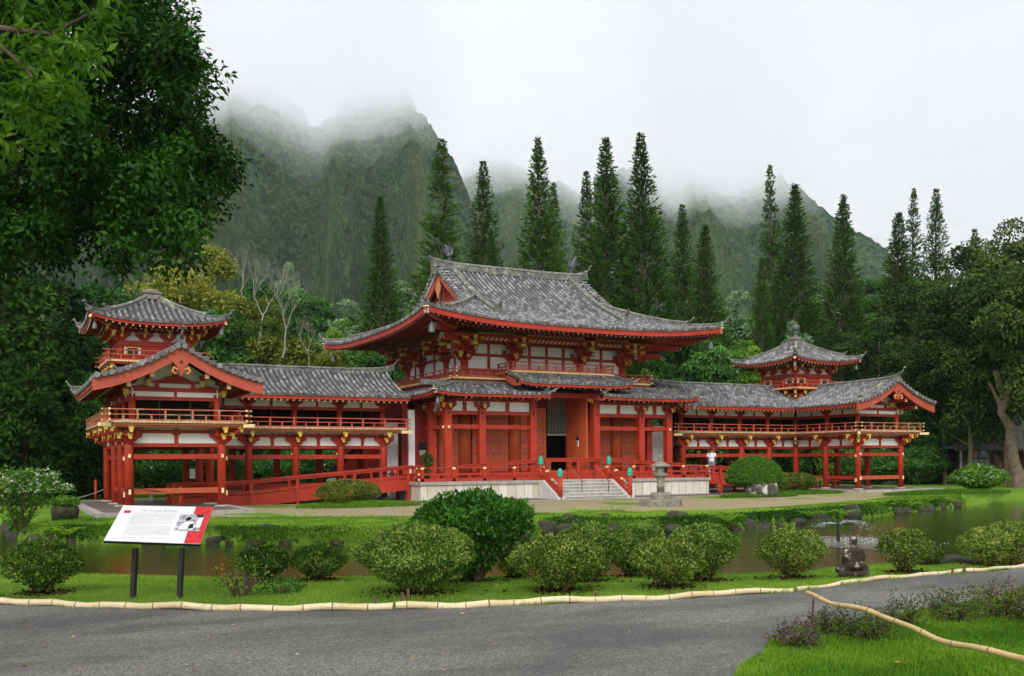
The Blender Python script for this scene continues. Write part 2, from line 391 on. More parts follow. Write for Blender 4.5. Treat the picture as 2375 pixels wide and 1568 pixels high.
mp = t.n('ShaderNodeMapping'); t.l(p, mp.inputs['Vector']); mp.inputs['Rotation'].default_value = (0, 0, .4865); mp.inputs['Scale'].default_value = (1, 2.2, 1)
h = t.math('ADD', t.noise(3.2, 3, .55, mp.outputs['Vector']), t.math('MULTIPLY', t.noise(.8, 2, .5, p), .6))
t.bump(h, .16, .06); M['water'] = t.fin(t.ramp(t.noise(.2, 3, .6, p), [(.3, (.030, .050, .006)), (.7, (.055, .060, .010))]), .10, .45)
t = NT('churned_water'); M['foam'] = t.fin(t.ramp(t.noise(9, 6, .8, t.pos()), [(.35, (.16, .17, .14)), (.7, (.62, .65, .66))]), .5)
t.bump(t.noise(14, 5, .8, t.pos()), .8, .05)
t = NT('water_spray'); M['spray'] = t.fin((.75, .8, .82), .3)
t.b.inputs['Alpha'].default_value = .35
t = NT('mountain_forest'); p = t.pos()
a = t.ramp(t.noise(.022, 9, .72, p), [(.32, (.026, .105, .036)), (.47, (.064, .19, .054)), (.58, (.15, .26, .070)), (.72, (.25, .29, .09))])
v = t.n('ShaderNodeTexVoronoi'); v.inputs['Scale'].default_value = .26; t.l(p, v.inputs['Vector'])
a = t.mix(.62, a, t.ramp(v.outputs['Color'], [(.15, (.008, .045, .014)), (.5, (.068, .21, .058)), (.9, (.34, .45, .14))]))
at = t.n('ShaderNodeAttribute', attribute_name='spur')
a = t.mix(t.math('MULTIPLY', at.outputs['Fac'], t.ramp(t.noise(.04, 6, .75, p), [(.36, (0, 0, 0)), (.60, (.85,)*3)])), a, (.20, .24, .065))
a = t.mix(t.ramp(t.noise(.06, 8, .8, p), [(.62, (0, 0, 0)), (.66, (.75,)*3)]), a, (.23, .215, .20))
t.bump(t.noise(.3, 7, .85, p), 1, 5); M['mountain'] = t.fin(a, .95, .05)
# ---------------------------------------------------------------- tiled roofs
def tile_rows(mb, strips, side, r=.062, disc=True, m=0, seed=0, seg=None):
    """strips: polylines from the eave up to the ridge; side: horizontal unit vector across the rows"""
    side = Vector(side)
    for k, st in enumerate(strips):
        st = [Vector(p) for p in st]
        if (st[-1]-st[0]).length < .12: continue
        L = 0; vs = []; at = []; pts = []
        tot = sum((st[i+1]-st[i]).length for i in range(len(st)-1)); n = seg or max(2, int(tot/.42))
        # resample
        acc = [0]
        for i in range(len(st)-1): acc.append(acc[-1]+(st[i+1]-st[i]).length)
        for q in range(n+1):
            d = tot*q/n; j = 0
            while j < len(st)-2 and acc[j+1] < d: j += 1
            f = (d-acc[j])/max(1e-9, acc[j+1]-acc[j]); pts.append(st[j].lerp(st[j+1], f)); at.append(d)
        for q, p in enumerate(pts):
            t = (pts[min(q+1, n)]-pts[max(q-1, 0)]).normalized(); nr = side.cross(t)
            if nr.z < 0: nr = -nr
            for a in (0, 45, 90, 135, 180):
                vs.append(p + side*math.cos(R(a))*r + nr*math.sin(R(a))*r*1.15 + nr*.01)
        fs = [(q*5+j, q*5+j+1, (q+1)*5+j+1, (q+1)*5+j) for q in range(n) for j in range(4)]
        b = len(mb.v); mb.add(vs, fs, m, True)
        mb.att += [(k+seed, at[i//5], seed) for i in range(len(vs))]
        if disc:
            p = pts[0]; t = (pts[1]-pts[0]).normalized(); nr = side.cross(t); nr = nr if nr.z > 0 else -nr
            c = p + nr*.015 - t*.02; rr = r*1.25
            dv = [c + side*math.cos(R(a))*rr + nr*math.sin(R(a))*rr for a in range(0, 360, 45)]
            dv2 = [x + t*.05 for x in dv]
            mb.add(dv+dv2, [tuple(range(8)), tuple(range(15, 7, -1))] + [(i, i+8, (i+1) % 8+8, (i+1) % 8) for i in range(8)], m)
            mb.att += [(k+seed+.5, 0.1, seed)]*16
def tile_base(mb, strips, m=1, seed=0, K=8):
    rs = []
    for st in strips:
        st = [Vector(p) for p in st]; tot = sum((st[i+1]-st[i]).length for i in range(len(st)-1))
        acc = [0]
        for i in range(len(st)-1): acc.append(acc[-1]+(st[i+1]-st[i]).length)
        row = []
        for q in range(K+1):
            d = tot*q/K; j = 0
            while j < len(st)-2 and acc[j+1] < d: j += 1
            f = (d-acc[j])/max(1e-9, acc[j+1]-acc[j]); row.append((st[j].lerp(st[j+1], min(1, f)), d))
        rs.append(row)
    vs = [p for r_ in rs for p, d in r_]; 
    mb.add(vs, [(i*(K+1)+j, (i+1)*(K+1)+j, (i+1)*(K+1)+j+1, i*(K+1)+j+1) for i in range(len(rs)-1) for j in range(K)], m)
    mb.att += [(i+seed+.2, d, seed+3) for i, r_ in enumerate(rs) for p, d in r_]
def ridge_line(mb, pts, side, w=.20, h=.28, m=0, horn=(True, True), hr=.35):
    """stacked ridge with rounded cap; horns curl up at the ends"""
    fr = [(p, side) for p in pts]
    mb.sweep(fr, [(-w/2, -.06), (w/2, -.06), (w/2, h*.62), (w/2+.03, h*.64), (w*.32, h*.86), (0, h), (-w*.32, h*.86), (-w/2-.03, h*.64), (-w/2, h*.62)], m)
    for e, on in ((0, horn[0]), (-1, horn[1])):
        if not on: continue
        p = Vector(pts[e]); q = Vector(pts[1 if e == 0 else -2]); d = (p-q); d.normalize(); s = Vector(side)
        mb.bar(p-d*.04+Vector((0, 0, h*.45)), p+d*.08+Vector((0, 0, h*.45)), w*1.5, h*1.35, m)
        u = Vector((0, 0, 1)); k = hr
        mb.tube([p+u*h*.8-d*.1, p+d*.12+u*(h*.95), p+d*k*.75+u*(h*.95+k*.25), p+d*k+u*(h+k*.65)], [.07, .06, .045, .03], 6, m)
        mb.tube([p+d*k*.97+u*(h+k*.62), p+d*(k+.07)+u*(h+k*.72)], [.055, .055], 8, m)
def eave(roof, root, pts, inn, W, slope, mats, spacing=.26, cap='cream', soffit=True, fh=.15, rl=.75, drop=0, hips=(False, False)):
    """light edge board, red fascia, rafters with painted ends and the boarded soffit under one eave; hips = ends that are mitred"""
    fr = [(Vector(p)+Vector((0, 0, -drop)), Vector(a)) for p, a in zip(pts, inn)]
    cum = [0]
    for i in range(len(fr)-1): cum.append(cum[-1]+(fr[i+1][0]-fr[i][0]).length)
    room = lambda d: min(d if hips[0] else 99, cum[-1]-d if hips[1] else 99)
    mb = MB()
    mb.sweep(fr, [(0, -.015), (0, -.055), (.4, -.045), (.4, 0)], 0)
    mb.sweep(fr, [(.05, -.056), (.05, -.056-fh), (.34, -.056-fh+.06), (.34, -.05)], 1)
    if soffit:
        k = len(fr); vs = []
        if hips[0] or hips[1]:                       # finer stations near the mitres
            st = sorted(set([0, cum[-1]]+[cum[-1]*i/28 for i in range(29)]+[x for x in (W*.5, W, cum[-1]-W*.5, cum[-1]-W) if 0 < x < cum[-1]]))
        else: st = cum
        S = []
        for d in st:
            j = 0
            while j < k-2 and cum[j+1] < d: j += 1
            f = (d-cum[j])/max(1e-9, cum[j+1]-cum[j]); P = fr[j][0].lerp(fr[j+1][0], f); A = (fr[1][1] if len(fr) > 2 else fr[0][1]) if (hips[0] or hips[1]) else fr[j][1].lerp(fr[j+1][1], f)
            if hips[0] or hips[1]: A = fr[len(fr)//2][1]
            w_ = min(W, max(.02, room(d))); a0 = min(.30, w_*.9); S.append([P+A*a+Vector((0, 0, z)) for a, z in ((a0, -.08), (a0, -.13), (w_, -.15+w_*slope), (w_, -.11+w_*slope))])
        for q in S: vs += q
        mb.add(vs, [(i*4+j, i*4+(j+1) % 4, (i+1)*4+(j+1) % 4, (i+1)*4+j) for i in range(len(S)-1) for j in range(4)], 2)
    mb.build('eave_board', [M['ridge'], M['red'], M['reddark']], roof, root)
    mb = MB()
    for row, (i0, dz, ww, hh) in enumerate(((.12, -.056-fh-.035, .065, .075), (rl+.05, -.056-fh-.06+rl*slope*.6, .075, .09))):
        acc = .1 + row*.05
        for i in range(len(fr)-1):
            a, b = fr[i], fr[i+1]; L = (b[0]-a[0]).length
            if L < 1e-6: continue
            while acc < L:
                f = acc/L; P = a[0].lerp(b[0], f); A = a[1].lerp(b[1], f); rm = room(cum[i]+acc); l_ = min(rl, rm-i0-.1); acc += spacing
                if l_ < .12: continue
                p0 = P + A*i0 + Vector((0, 0, dz)); p1 = P + A*(i0+l_) + Vector((0, 0, dz+l_*slope*.9))
                mb.bar(p0, p1, ww, hh, 0); d = (p1-p0).normalized()
                mb.bar(p0-d*.012, p0-d*.001, ww*1.04, hh*1.04, 1)
            acc -= L
    mb.build('rafter_row', [M['reddark'], M[cap]], roof, root)
def bracket(mb, P, out, side, z0=0, s=1.0, arms=2, cap=1, red=0):
    """bracket cluster on a column head: P = face point, out = outward unit, side = along the wall"""
    if isinstance(mb, BS):
        q = MB(); bracket(q, P, out, side, z0, s, arms, cap, red); q.build(*mb.a); return
    P = Vector(P); out = Vector(out); side = Vector(side); U = Vector((0, 0, 1))
    fr = lambda a, b, t: P + side*a*s + U*(z0+b*s) + out*t
    arm = [(-.46, .36), (-.46, .26), (-.40, .20), (-.30, .16), (-.24, .06), (-.13, 0), (.13, 0), (.24, .06), (.30, .16), (.40, .20), (.46, .26), (.46, .36)]
    mb.prism(arm, fr, -.06*s, .09*s, red)
    for a in (-.38, 0, .38): mb.prism([(a-.07, .38), (a-.10, .48), (a+.10, .48), (a+.07, .38)], fr, -.05*s, .10*s, red)
    fo = lambda a, b, t: P + out*a*s + U*(z0+b*s) + side*t*s
    for k in range(arms):
        x = .34 + .34*k; z = .10 + .24*k
        mb.prism([(-.1, z), (x-.10, z), (x, z+.07), (x+.04, z+.15), (-.1, z+.15)], fo, -.055, .055, red)
        mb.prism([(x-.05, z+.15), (x-.09, z+.26), (x+.09, z+.26), (x+.05, z+.15)], fo, -.09, .09, cap)
        mb.prism([(x+.045, z+.03), (x+.07, z+.05), (x+.07, z+.15), (x+.045, z+.15)], fo, -.06, .06, cap)
def railing(parent, root, path, zb, mat, zt=.38, posts=1.05, capm=None, name='railing', ext=.22, r=.028, mid=.56):
    """round top rail, two flat rails and posts along a path"""
    pts = [Vector(p) for p in path]; mb = MB(); n = len(pts)
    for k, (f, h) in enumerate(((1.0, 0), (mid, .035), (.06, .07))):
        for i in range(n-1):
            a, b = pts[i].copy(), pts[i+1].copy(); d = (b-a).normalized()
            if i > 0 or ext: a -= d*(ext if 0 < i or True else 0)
            b = b + d*ext
            za = a.z; a.z = a.z; 
            A = Vector((a.x, a.y, a.z+zb+zt*f)); B = Vector((b.x, b.y, b.z+zb+zt*f))
            if k == 0: mb.tube([A, B], r, 8, 0)
            else: mb.bar(A, B, .05, h, 0)
            if capm:
                for q, s_ in ((A, -1), (B, 1)): mb.bar(q+d*s_*.002, q+d*s_*.03, .07, .07, 1)
    for i in range(n-1):
        a, b = pts[i], pts[i+1]; L = (b-a).length; m = max(1, round(L/posts))
        for j in range(m+1):
            if j == 0 and i > 0: continue
            p = a.lerp(b, j/m); mb.box(p.x-.035, p.x+.035, p.y-.035, p.y+.035, p.z+zb, p.z+zb+zt-.01)
            if j < m:
                q = a.lerp(b, (j+.5)/m); mb.box(q.x-.03, q.x+.03, q.y-.03, q.y+.03, q.z+zb, q.z+zb+zt*mid)
    return mb.build(name, [mat, M['cream']], parent, root)
# ---------------------------------------------------------------- gallery wing (built on the right, mirrored to the left)
CX = [8.82+2.106*i for i in range(5)]; XI, XO = CX[4], CX[4]+3.37; XM, YM = (XI+XO)/2, 1.685
YF = -4.76; HW = 3.0
W0 = thing('gallery_wing', 'right red gallery wing with gable end beyond the domed bush', 'temple wing', (14.5, 0, 0), 'gallery wings of the temple')
def wp(t): return 1.36*(.55*(1-t)+.45*(1-t)**2)         # concave section, t = 0 ridge, 1 eave
ZE = 4.68
def wz(d, endlift=0): return ZE + wp(min(d/HW, 1)) + endlift*(d/HW)**2
low = [(x, 0) for x in CX] + [(x, 3.37) for x in CX] + [(XO, 3.37), (XI, -2.38), (XI, YF), (XO, YF), (XO, -2.38), (XO, 0)]
ci = 0
for x, y in low:
    mb = MB(); mb.lathe((x, y, 0), [(.30, -.02), (.28, .04), (.2, .06)], 12, 1); mb.lathe((x, y, .05), [(.165, 0), (.165, 2.2), (.155, 2.5)], 16, 0)
    mb.build('column', [M['red'], M['concrete']], W0)
    ux = x + (.0 if XI > x else (.14 if x == XI else -.14)) if y < 0 or x >= XI else x
    uy = y + (.14 if y in (YF, 0) else -.14 if y == 3.37 else 0)
    mb = MB(); mb.lathe((ux, uy, 3.2), [(.125, 0), (.125, 1.1)], 14, 0); mb.build('upper_column', M['red'], W0)
segs = [((CX[i], 0), (CX[i+1], 0), (0, -1)) for i in range(4)] + [((XI, 0), (XI, -2.38), (-1, 0)), ((XI, -2.38), (XI, YF), (-1, 0)), ((XI, YF), (XO, YF), (0, -1)),
        ((XO, YF), (XO, -2.38), (1, 0)), ((XO, -2.38), (XO, 0), (1, 0)), ((XO, 0), (XO, 3.37), (1, 0)), ((XO, 3.37), (XI, 3.37), (0, 1))] + [((CX[i+1], 3.37), (CX[i], 3.37), (0, 1)) for i in range(4)]
for a, b, o in segs:
    a3, b3 = Vector((*a, 0)), Vector((*b, 0)); U = Vector((0, 0, 1)); O = Vector((*o, 0)); d = (b3-a3).normalized(); L = (b3-a3).length
    for z0, z1, w, mt in ((1.84, 2.03, .11, 'red'), (2.30, 2.44, .14, 'red')):
        m = MB().bar(a3+U*(z0+z1)/2, b3+U*(z0+z1)/2, w, z1-z0); m.build('beam', M[mt], W0)
    if a[1] < 0 or b[1] < 0 or o == (0, -1): MB().bar(a3+U*.64, b3+U*.64, .11, .20).build('low_beam', M['orange' if o == (0, -1) and a[1] < -1 else 'red'], W0)
    mb = MB().bar(a3+U*2.63, b3+U*2.63, .05, .38, 0); mb.bar(a3+d*L/2+U*2.63, a3+d*L/2+U*2.6301+d*.0, .1, .1, 1) if 0 else None
    mb.build('plaster_panel', M['white'], W0)
    mb = MB(); c = a3+d*L/2+O*.03
    mb.box(c.x-.06*abs(d.x)-.03*abs(O.x)-.01, c.x+.06*abs(d.x)+.03*abs(O.x)+.01, c.y-.06*abs(d.y)-.03*abs(O.y)-.01, c.y+.06*abs(d.y)+.03*abs(O.y)+.01, 2.441, 2.99)
    mb.prism([(-.07, 2.74), (-.17, 2.80), (-.17, 2.819), (.17, 2.819), (.17, 2.80), (.07, 2.74)], lambda p, q, t: c+d*p+U*q+O*t, -.04, .05)
    mb.build('panel_strut', M['red'], W0)
    MB().bar(a3+U*2.885, b3+U*2.885, .16, .13).build('beam', M['red'], W0)
    MB().bar(a3+U*3.0, b3+U*3.0, .04, .1).build('plaster_panel', M['white'], W0)
    # upper storey: head beam and plaster band, darkness of the loft behind
    ia = a3 - O*.14; ib = b3 - O*.14
    MB().bar(ia+U*4.14, ib+U*4.14, .13, .14).build('beam', M['red'], W0)
    mb = MB().bar(ia+U*4.36, ib+U*4.36, .05, .30, 0); mb.build('plaster_panel', M['white'], W0)
    c = (ia+ib)/2 + O*.03; MB().bar(c+U*4.211, c+U*4.49, .10, .08).build('panel_strut', M['red'], W0)
# brackets at every lower column head
mb = BS('bracket', [M['red'], M['yellow']], W0); mu = BS('upper_bracket', [M['red'], M['reddark']], W0)
def br(x, y, o, s_, s=1.0): bracket(mb, (x+o[0]*.1, y+o[1]*.1, 0), (*o, 0), (*s_, 0), 2.45, s)
for x in CX[:4]: br(x, 0, (0, -1), (1, 0))
for y in (-2.38,): br(XI, y, (-1, 0), (0, 1))
for x in (XI, XO): br(x, YF, (0, -1), (1, 0))
br(XI, YF, (-1, 0), (0, 1)); br(XI, YF, (-.707, -.707), (.707, -.707), 1.1); br(XO, YF, (.707, -.707), (.707, .707), 1.1); br(XI, 0, (-.707, -.707), (.707, -.707), 1.0)
for y in (YF, -2.38, 0, 3.37): br(XO, y, (1, 0), (0, 1))
mb.build('bracket', [M['red'], M['yellow']], W0)
for x in CX[:4]: bracket(mu, (x, .05, 0), (0, -1, 0), (1, 0, 0), 4.20, .75, 1)
for y in (-2.38,): bracket(mu, (XI+.05, y, 0), (-1, 0, 0), (0, 1, 0), 4.20, .75, 1)
for y in (-2.38, 0, 3.2): bracket(mu, (XO-.05, y, 0), (1, 0, 0), (0, 1, 0), 4.20, .75, 1)
mu.build('upper_bracket', [M['red'], M['reddark']], W0)
# square brass-yellow beam keys on the columns
mb = MB()
for x, y in ((XI, YF), (XO, YF)):
    for z, s_ in ((1.96, 1.0), (.62, 1.35)):
        mb.box(x-.045, x+.045, y-.21, y-.14, z-.07*s_, z+.07*s_)
        q = -1 if x == XI else 1; mb.box(x+q*.14, x+q*.21, y-.045, y+.045, z-.07*s_-.1, z+.07*s_-.1)
for x in CX[1:4]: mb.box(x+.14, x+.20, -.04, .04, 2.03, 2.11)
build_each(mb, 1, 'beam_key', M['cream'], W0)
# balcony: deck with plank ends, slatted underside, railing
bo = .82
path = [(7.95, -bo), (XI-bo, -bo), (XI-bo, YF-bo), (XO+bo, YF-bo), (XO+bo, 4.2)]
inner = [(7.95, .2), (XI+.2, .2), (XI+.2, YF+.2), (XO-.2, YF+.2), (XO-.2, 4.2)]
dk = MB()
def band(mb, p0, p1, z0, z1, m):
    n = len(p0); vs = [(*p, z0) for p in p0]+[(*p, z0) for p in p1]+[(*p, z1) for p in p0]+[(*p, z1) for p in p1]
    for i in range(n-1):
        mb.add([vs[i], vs[i+1], vs[n+i+1], vs[n+i], vs[2*n+i], vs[2*n+i+1], vs[3*n+i+1], vs[3*n+i]], [(0, 3, 2, 1), (4, 5, 6, 7), (0, 1, 5, 4), (2, 3, 7, 6), (1, 2, 6, 5), (3, 0, 4, 7)], m)
band(dk, path, inner, 3.185, 3.25, 0)
off = lambda k: [(7.95, -bo+k), (XI-bo+k, -bo+k), (XI-bo+k, YF-bo+k), (XO+bo-k, YF-bo+k), (XO+bo-k, 4.2)]
band(dk, off(.06), inner, 3.10, 3.184, 1); band(dk, off(.12), inner, 3.03, 3.099, 2)
bal = dk.build('balcony', [M['plankend'], M['ochre'], M['slat']], W0)
railing(bal, W0, [(*p, 0) for p in [(7.95, -bo+.07), (XI-bo+.07, -bo+.07), (XI-bo+.07, YF-bo+.07)]], 3.25, M['redlight'], .42, 1.05, True)
railing(bal, W0, [(*p, 0) for p in [(XI-bo+.07, YF-bo+.07), (XO+bo-.07, YF-bo+.07), (XO+bo-.07, 4.1)]], 3.25, M['lichenwood'], .42, 1.05, True)
# corner beam ends sticking out of the balcony
mb = MB(); mb.bar((XI-bo+.1, YF-bo+.1, 3.10), (XI-bo-.22, YF-bo-.22, 3.10), .13, .13); mb.bar((XO+bo-.1, YF-bo+.1, 3.10), (XO+bo+.28, YF-bo-.22, 3.10), .13, .13); mb.bar((8.2, -bo+.1, 3.08), (7.65, -bo+.1, 3.08), .12, .14)
build_each(mb, 1, 'beam_end', M['cream'], W0)
# near-black panels added as the loft's shade, with floor and ceiling of the open storey
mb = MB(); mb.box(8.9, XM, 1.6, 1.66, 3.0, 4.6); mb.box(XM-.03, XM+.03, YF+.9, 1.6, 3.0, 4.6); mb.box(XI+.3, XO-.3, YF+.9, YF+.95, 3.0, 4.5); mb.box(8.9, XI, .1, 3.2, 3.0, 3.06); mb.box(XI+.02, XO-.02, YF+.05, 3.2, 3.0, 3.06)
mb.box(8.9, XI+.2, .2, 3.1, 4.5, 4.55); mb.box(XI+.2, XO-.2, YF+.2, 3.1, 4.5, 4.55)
build_each(mb, 1, 'loft_shade_panel', M['dark'], W0)
mb = MB()
for x in CX[:4]: mb.box(x+1.03, x+1.07, .05, .09, 3.2, 4.1)
for k in (1, 2): mb.box(XI+k*1.12-.02, XI+k*1.12+.02, YF+.2, YF+.24, 3.2, 4.1)
build_each(mb, 1, 'slender_post', M['darkwood'], W0)

# --- the L-shaped tiled roof
NS = 9
def cs(x, d0, d1):      # corridor slope strip, front side, at x
    return [(x, YM-(d1+(d0-d1)*i/NS), wz(d1+(d0-d1)*i/NS)) for i in range(NS+1)]
def csb(x, d0, d1): return [(x, YM+(d1+(d0-d1)*i/NS), wz(d1+(d0-d1)*i/NS)) for i in range(NS+1)]
def lift(y, x): return .10*max(0, 1-(y-(-6.0))/2.2)**2
def cl(X, Y): # outer back corner lift
    return .28*max(0, 1-max(XM+HW-X, YM+HW-Y, 0)/2.2)**2
def psi(y, d0, d1): return [(XM-(d1+(d0-d1)*i/NS), y, wz(d1+(d0-d1)*i/NS)+lift(y, 0)*((d1+(d0-d1)*i/NS)/HW)**2) for i in range(NS+1)]
def pso(y, d0, d1): return [(XM+(d1+(d0-d1)*i/NS), y, wz(d1+(d0-d1)*i/NS)+lift(y, 0)*((d1+(d0-d1)*i/NS)/HW)**2+cl(XM+(d1+(d0-d1)*i/NS), y)) for i in range(NS+1)]
TS = .25; mb = MB(); mb.att = []
f = lambda a, b: [a+TS*i for i in range(int((b-a)/TS+.001)+1)]
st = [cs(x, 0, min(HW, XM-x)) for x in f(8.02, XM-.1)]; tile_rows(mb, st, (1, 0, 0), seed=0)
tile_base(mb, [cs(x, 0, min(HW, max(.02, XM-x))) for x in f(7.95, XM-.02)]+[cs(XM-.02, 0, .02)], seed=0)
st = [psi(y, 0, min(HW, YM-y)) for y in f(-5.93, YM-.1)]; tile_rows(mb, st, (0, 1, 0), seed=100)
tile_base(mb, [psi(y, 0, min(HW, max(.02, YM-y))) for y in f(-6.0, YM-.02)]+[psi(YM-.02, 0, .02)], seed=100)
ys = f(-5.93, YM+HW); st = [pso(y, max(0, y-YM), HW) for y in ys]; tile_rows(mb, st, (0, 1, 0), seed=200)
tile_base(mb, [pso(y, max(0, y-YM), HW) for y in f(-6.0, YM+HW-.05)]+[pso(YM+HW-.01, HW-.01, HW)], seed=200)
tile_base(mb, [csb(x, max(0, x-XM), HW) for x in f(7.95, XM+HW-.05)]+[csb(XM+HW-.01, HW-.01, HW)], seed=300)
# verge tiles lying across the gable edge
for sg in (-1, 1):
    for i in range(12):
        d = .12+i*.25; z = wz(d)+lift(-6, 0)*(d/HW)**2; x = XM+sg*d
        tile_rows(mb, [[(x, -6.16, z+.02), (x, -5.75, z+.04)]], (1, 0, 0), r=.085, seed=400+i, seg=1)
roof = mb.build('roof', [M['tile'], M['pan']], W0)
mb = MB()
ridge_line(mb, [(7.75, YM, 6.22), (8.4, YM, 6.10), (10, YM, 6.02), (XM-.1, YM, 6.0)], (0, 1, 0), .20, .22, horn=(True, False), hr=.3)
ridge_line(mb, [(XM, -6.05, 6.12), (XM, -5.2, 6.04), (XM, -3, 6.0), (XM, YM-.1, 6.0)], (1, 0, 0), .20, .22, horn=(True, False), hr=.42)
for sg in (-1, 1):      # descending ridges beside the gable
    pp = [(XM+sg*d, -5.3, wz(d)+.03) for d in (.2, .8, 1.4, 2.0)]; ridge_line(mb, pp, (0, 1, 0), .17, .15, horn=(False, True), hr=.22)
pp = [(XM+d, YM+d, wz(d)+.04+cl(XM+d, YM+d)) for d in (.3, 1, 1.7, 2.4, 2.95)]; ridge_line(mb, pp, (.707, -.707, 0), .18, .18, horn=(False, True), hr=.35)
mb.build('roof_ridge', M['ridge'], roof, W0)
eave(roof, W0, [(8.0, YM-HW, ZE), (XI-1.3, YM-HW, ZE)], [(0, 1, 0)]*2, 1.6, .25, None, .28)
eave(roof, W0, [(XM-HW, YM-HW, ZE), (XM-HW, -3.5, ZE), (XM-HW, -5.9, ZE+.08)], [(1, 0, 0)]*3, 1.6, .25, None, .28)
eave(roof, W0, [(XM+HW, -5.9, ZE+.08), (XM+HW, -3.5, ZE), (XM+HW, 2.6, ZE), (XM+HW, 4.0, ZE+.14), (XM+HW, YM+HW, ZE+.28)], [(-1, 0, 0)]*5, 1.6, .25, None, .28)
mb = MB(); mb.box(XM-.07, XM+.07, YF-.3, YF-.1, 3.2, 3.2001) if 0 else None
# gable end: bargeboards, carved pendant, pediment
G = -6.02; gb = MB()
for sg in (-1, 1):
    ds = [0, .4, .9, 1.4, 1.9, 2.4, 3.02]
    top = [(XM+sg*d, wz(d)-.06+.10*(d/HW)**2) for d in ds]; bot = [(XM+sg*d, wz(d)-.44+.10*(d/HW)**2-.02*d) for d in ds]
    for i in range(len(ds)-1):
        q = [top[i], top[i+1], bot[i+1], bot[i]]
        vs = [(a, G, b) for a, b in q]+[(a, G+.12, b) for a, b in q]
        gb.add(vs, [(0, 1, 2, 3), (7, 6, 5, 4), (0, 4, 5, 1), (1, 5, 6, 2), (2, 6, 7, 3), (3, 7, 4, 0)], 0)
    lt = [(XM+sg*d, wz(d)-.01+.10*(d/HW)**2) for d in ds]
    for i in range(len(ds)-1):
        q = [lt[i], lt[i+1], (top[i+1][0], top[i+1][1]-.001), (top[i][0], top[i][1]-.001)]
        vs = [(a, G-.05, b) for a, b in q]+[(a, G+.3, b) for a, b in q]
        gb.add(vs, [(0, 1, 2, 3), (7, 6, 5, 4), (0, 4, 5, 1), (1, 5, 6, 2), (2, 6, 7, 3), (3, 7, 4, 0)], 1)
gbo = gb.build('bargeboard', [M['redlight'], M['ridge']], W0)
pn = MB(); fr = lambda a, b, t: Vector((XM+a, G+t, b))
pn.prism([(0, 5.74), (-.09, 5.60), (-.31, 5.44), (-.22, 5.30), (-.13, 5.22), (-.12, 5.08), (0, 4.88), (.12, 5.08), (.13, 5.22), (.22, 5.30), (.31, 5.44), (.09, 5.60)], fr, -.07, -.005, 0)
for sg in (-1, 1):
    c = [(XM+sg*.13, G-.06, 5.12), (XM+sg*.26, G-.06, 5.20), (XM+sg*.31, G-.06, 5.08), (XM+sg*.24, G-.06, 4.97), (XM+sg*.15, G-.06, 5.02)]; pn.tube(c, [.05, .055, .06, .055, .035], 6, 1)
pn.ball((XM, G-.09, 5.42), .05, 2)
pn.build('gable_pendant', [M['redlight'], M['gold'], M['stud']], gbo, W0)
P = MB(); py = YF+.14
fr = lambda a, b, t: Vector((XM+a, py+t, b))
P.prism([(-1.65, 4.22), (1.65, 4.22), (1.65, 4.75), (0, 5.75), (-1.65, 4.75)], fr, .03, .06, 0)
P.box(XM-1.7, XM+1.7, py-.08, py+.03, 4.40, 4.55, 1)
P.prism([(-1.65, 4.551), (-1.2, 4.66), (-.75, 4.56), (-.7, 4.551)], fr, -.05, .029, 1); P.prism([(1.65, 4.551), (.7, 4.551), (.75, 4.56), (1.2, 4.66)], fr, -.05, .029, 1)
P.box(XM-1.05, XM+1.05, py-.07, py+.028, 4.72, 4.80, 1)
P.prism([(-1.0, 4.801), (-.6, 4.83), (-.3, 4.97), (0, 5.02), (.3, 4.97), (.6, 4.83), (1.0, 4.801)], fr, -.06, .027, 1)
P.prism([(-.08, 5.0), (.08, 5.0), (.08, 5.7), (-.08, 5.7)], fr, -.04, .026, 1)
for sg in (-1, 1): P.prism([(sg*.66-.09, 4.551), (sg*.66+.09, 4.551), (sg*.66+.06, 4.72), (sg*.66-.06, 4.72)], fr, -.05, .025, 1)
for d in (.98, 1.78):
    for sg in (-1, 1):
        z = wz(d)-.60
        P.box(XM+sg*d-.07, XM+sg*d+.07, G+.25, py, z, z+.17, 1); P.box(XM+sg*d-.075, XM+sg*d+.075, G+.23, G+.25, z-.005, z+.175, 2)
        P.prism([(sg*d-.10, z-.02), (sg*d+.10, z-.02), (sg*d+.09, z-.14), (sg*d+.05, z-.26), (sg*d-.05, z-.26), (sg*d-.09, z-.14)], fr, -.22, -.09, 3)
P.build('gable_pediment', [M['white'], M['red'], M['cream'], M['yellow']], W0)
sf = MB()
for sg in (-1, 1):
    ds = [0, .6, 1.2, 1.8, 2.4, 2.9]
    for i in range(5):
        a, b = ds[i], ds[i+1]
        sf.add([(XM+sg*a, G+.12, wz(a)-.10), (XM+sg*b, G+.12, wz(b)-.10), (XM+sg*b, py, wz(b)-.10), (XM+sg*a, py, wz(a)-.10)], [(0, 1, 2, 3)], 0)
sf.build('gable_soffit', M['reddark'], W0)

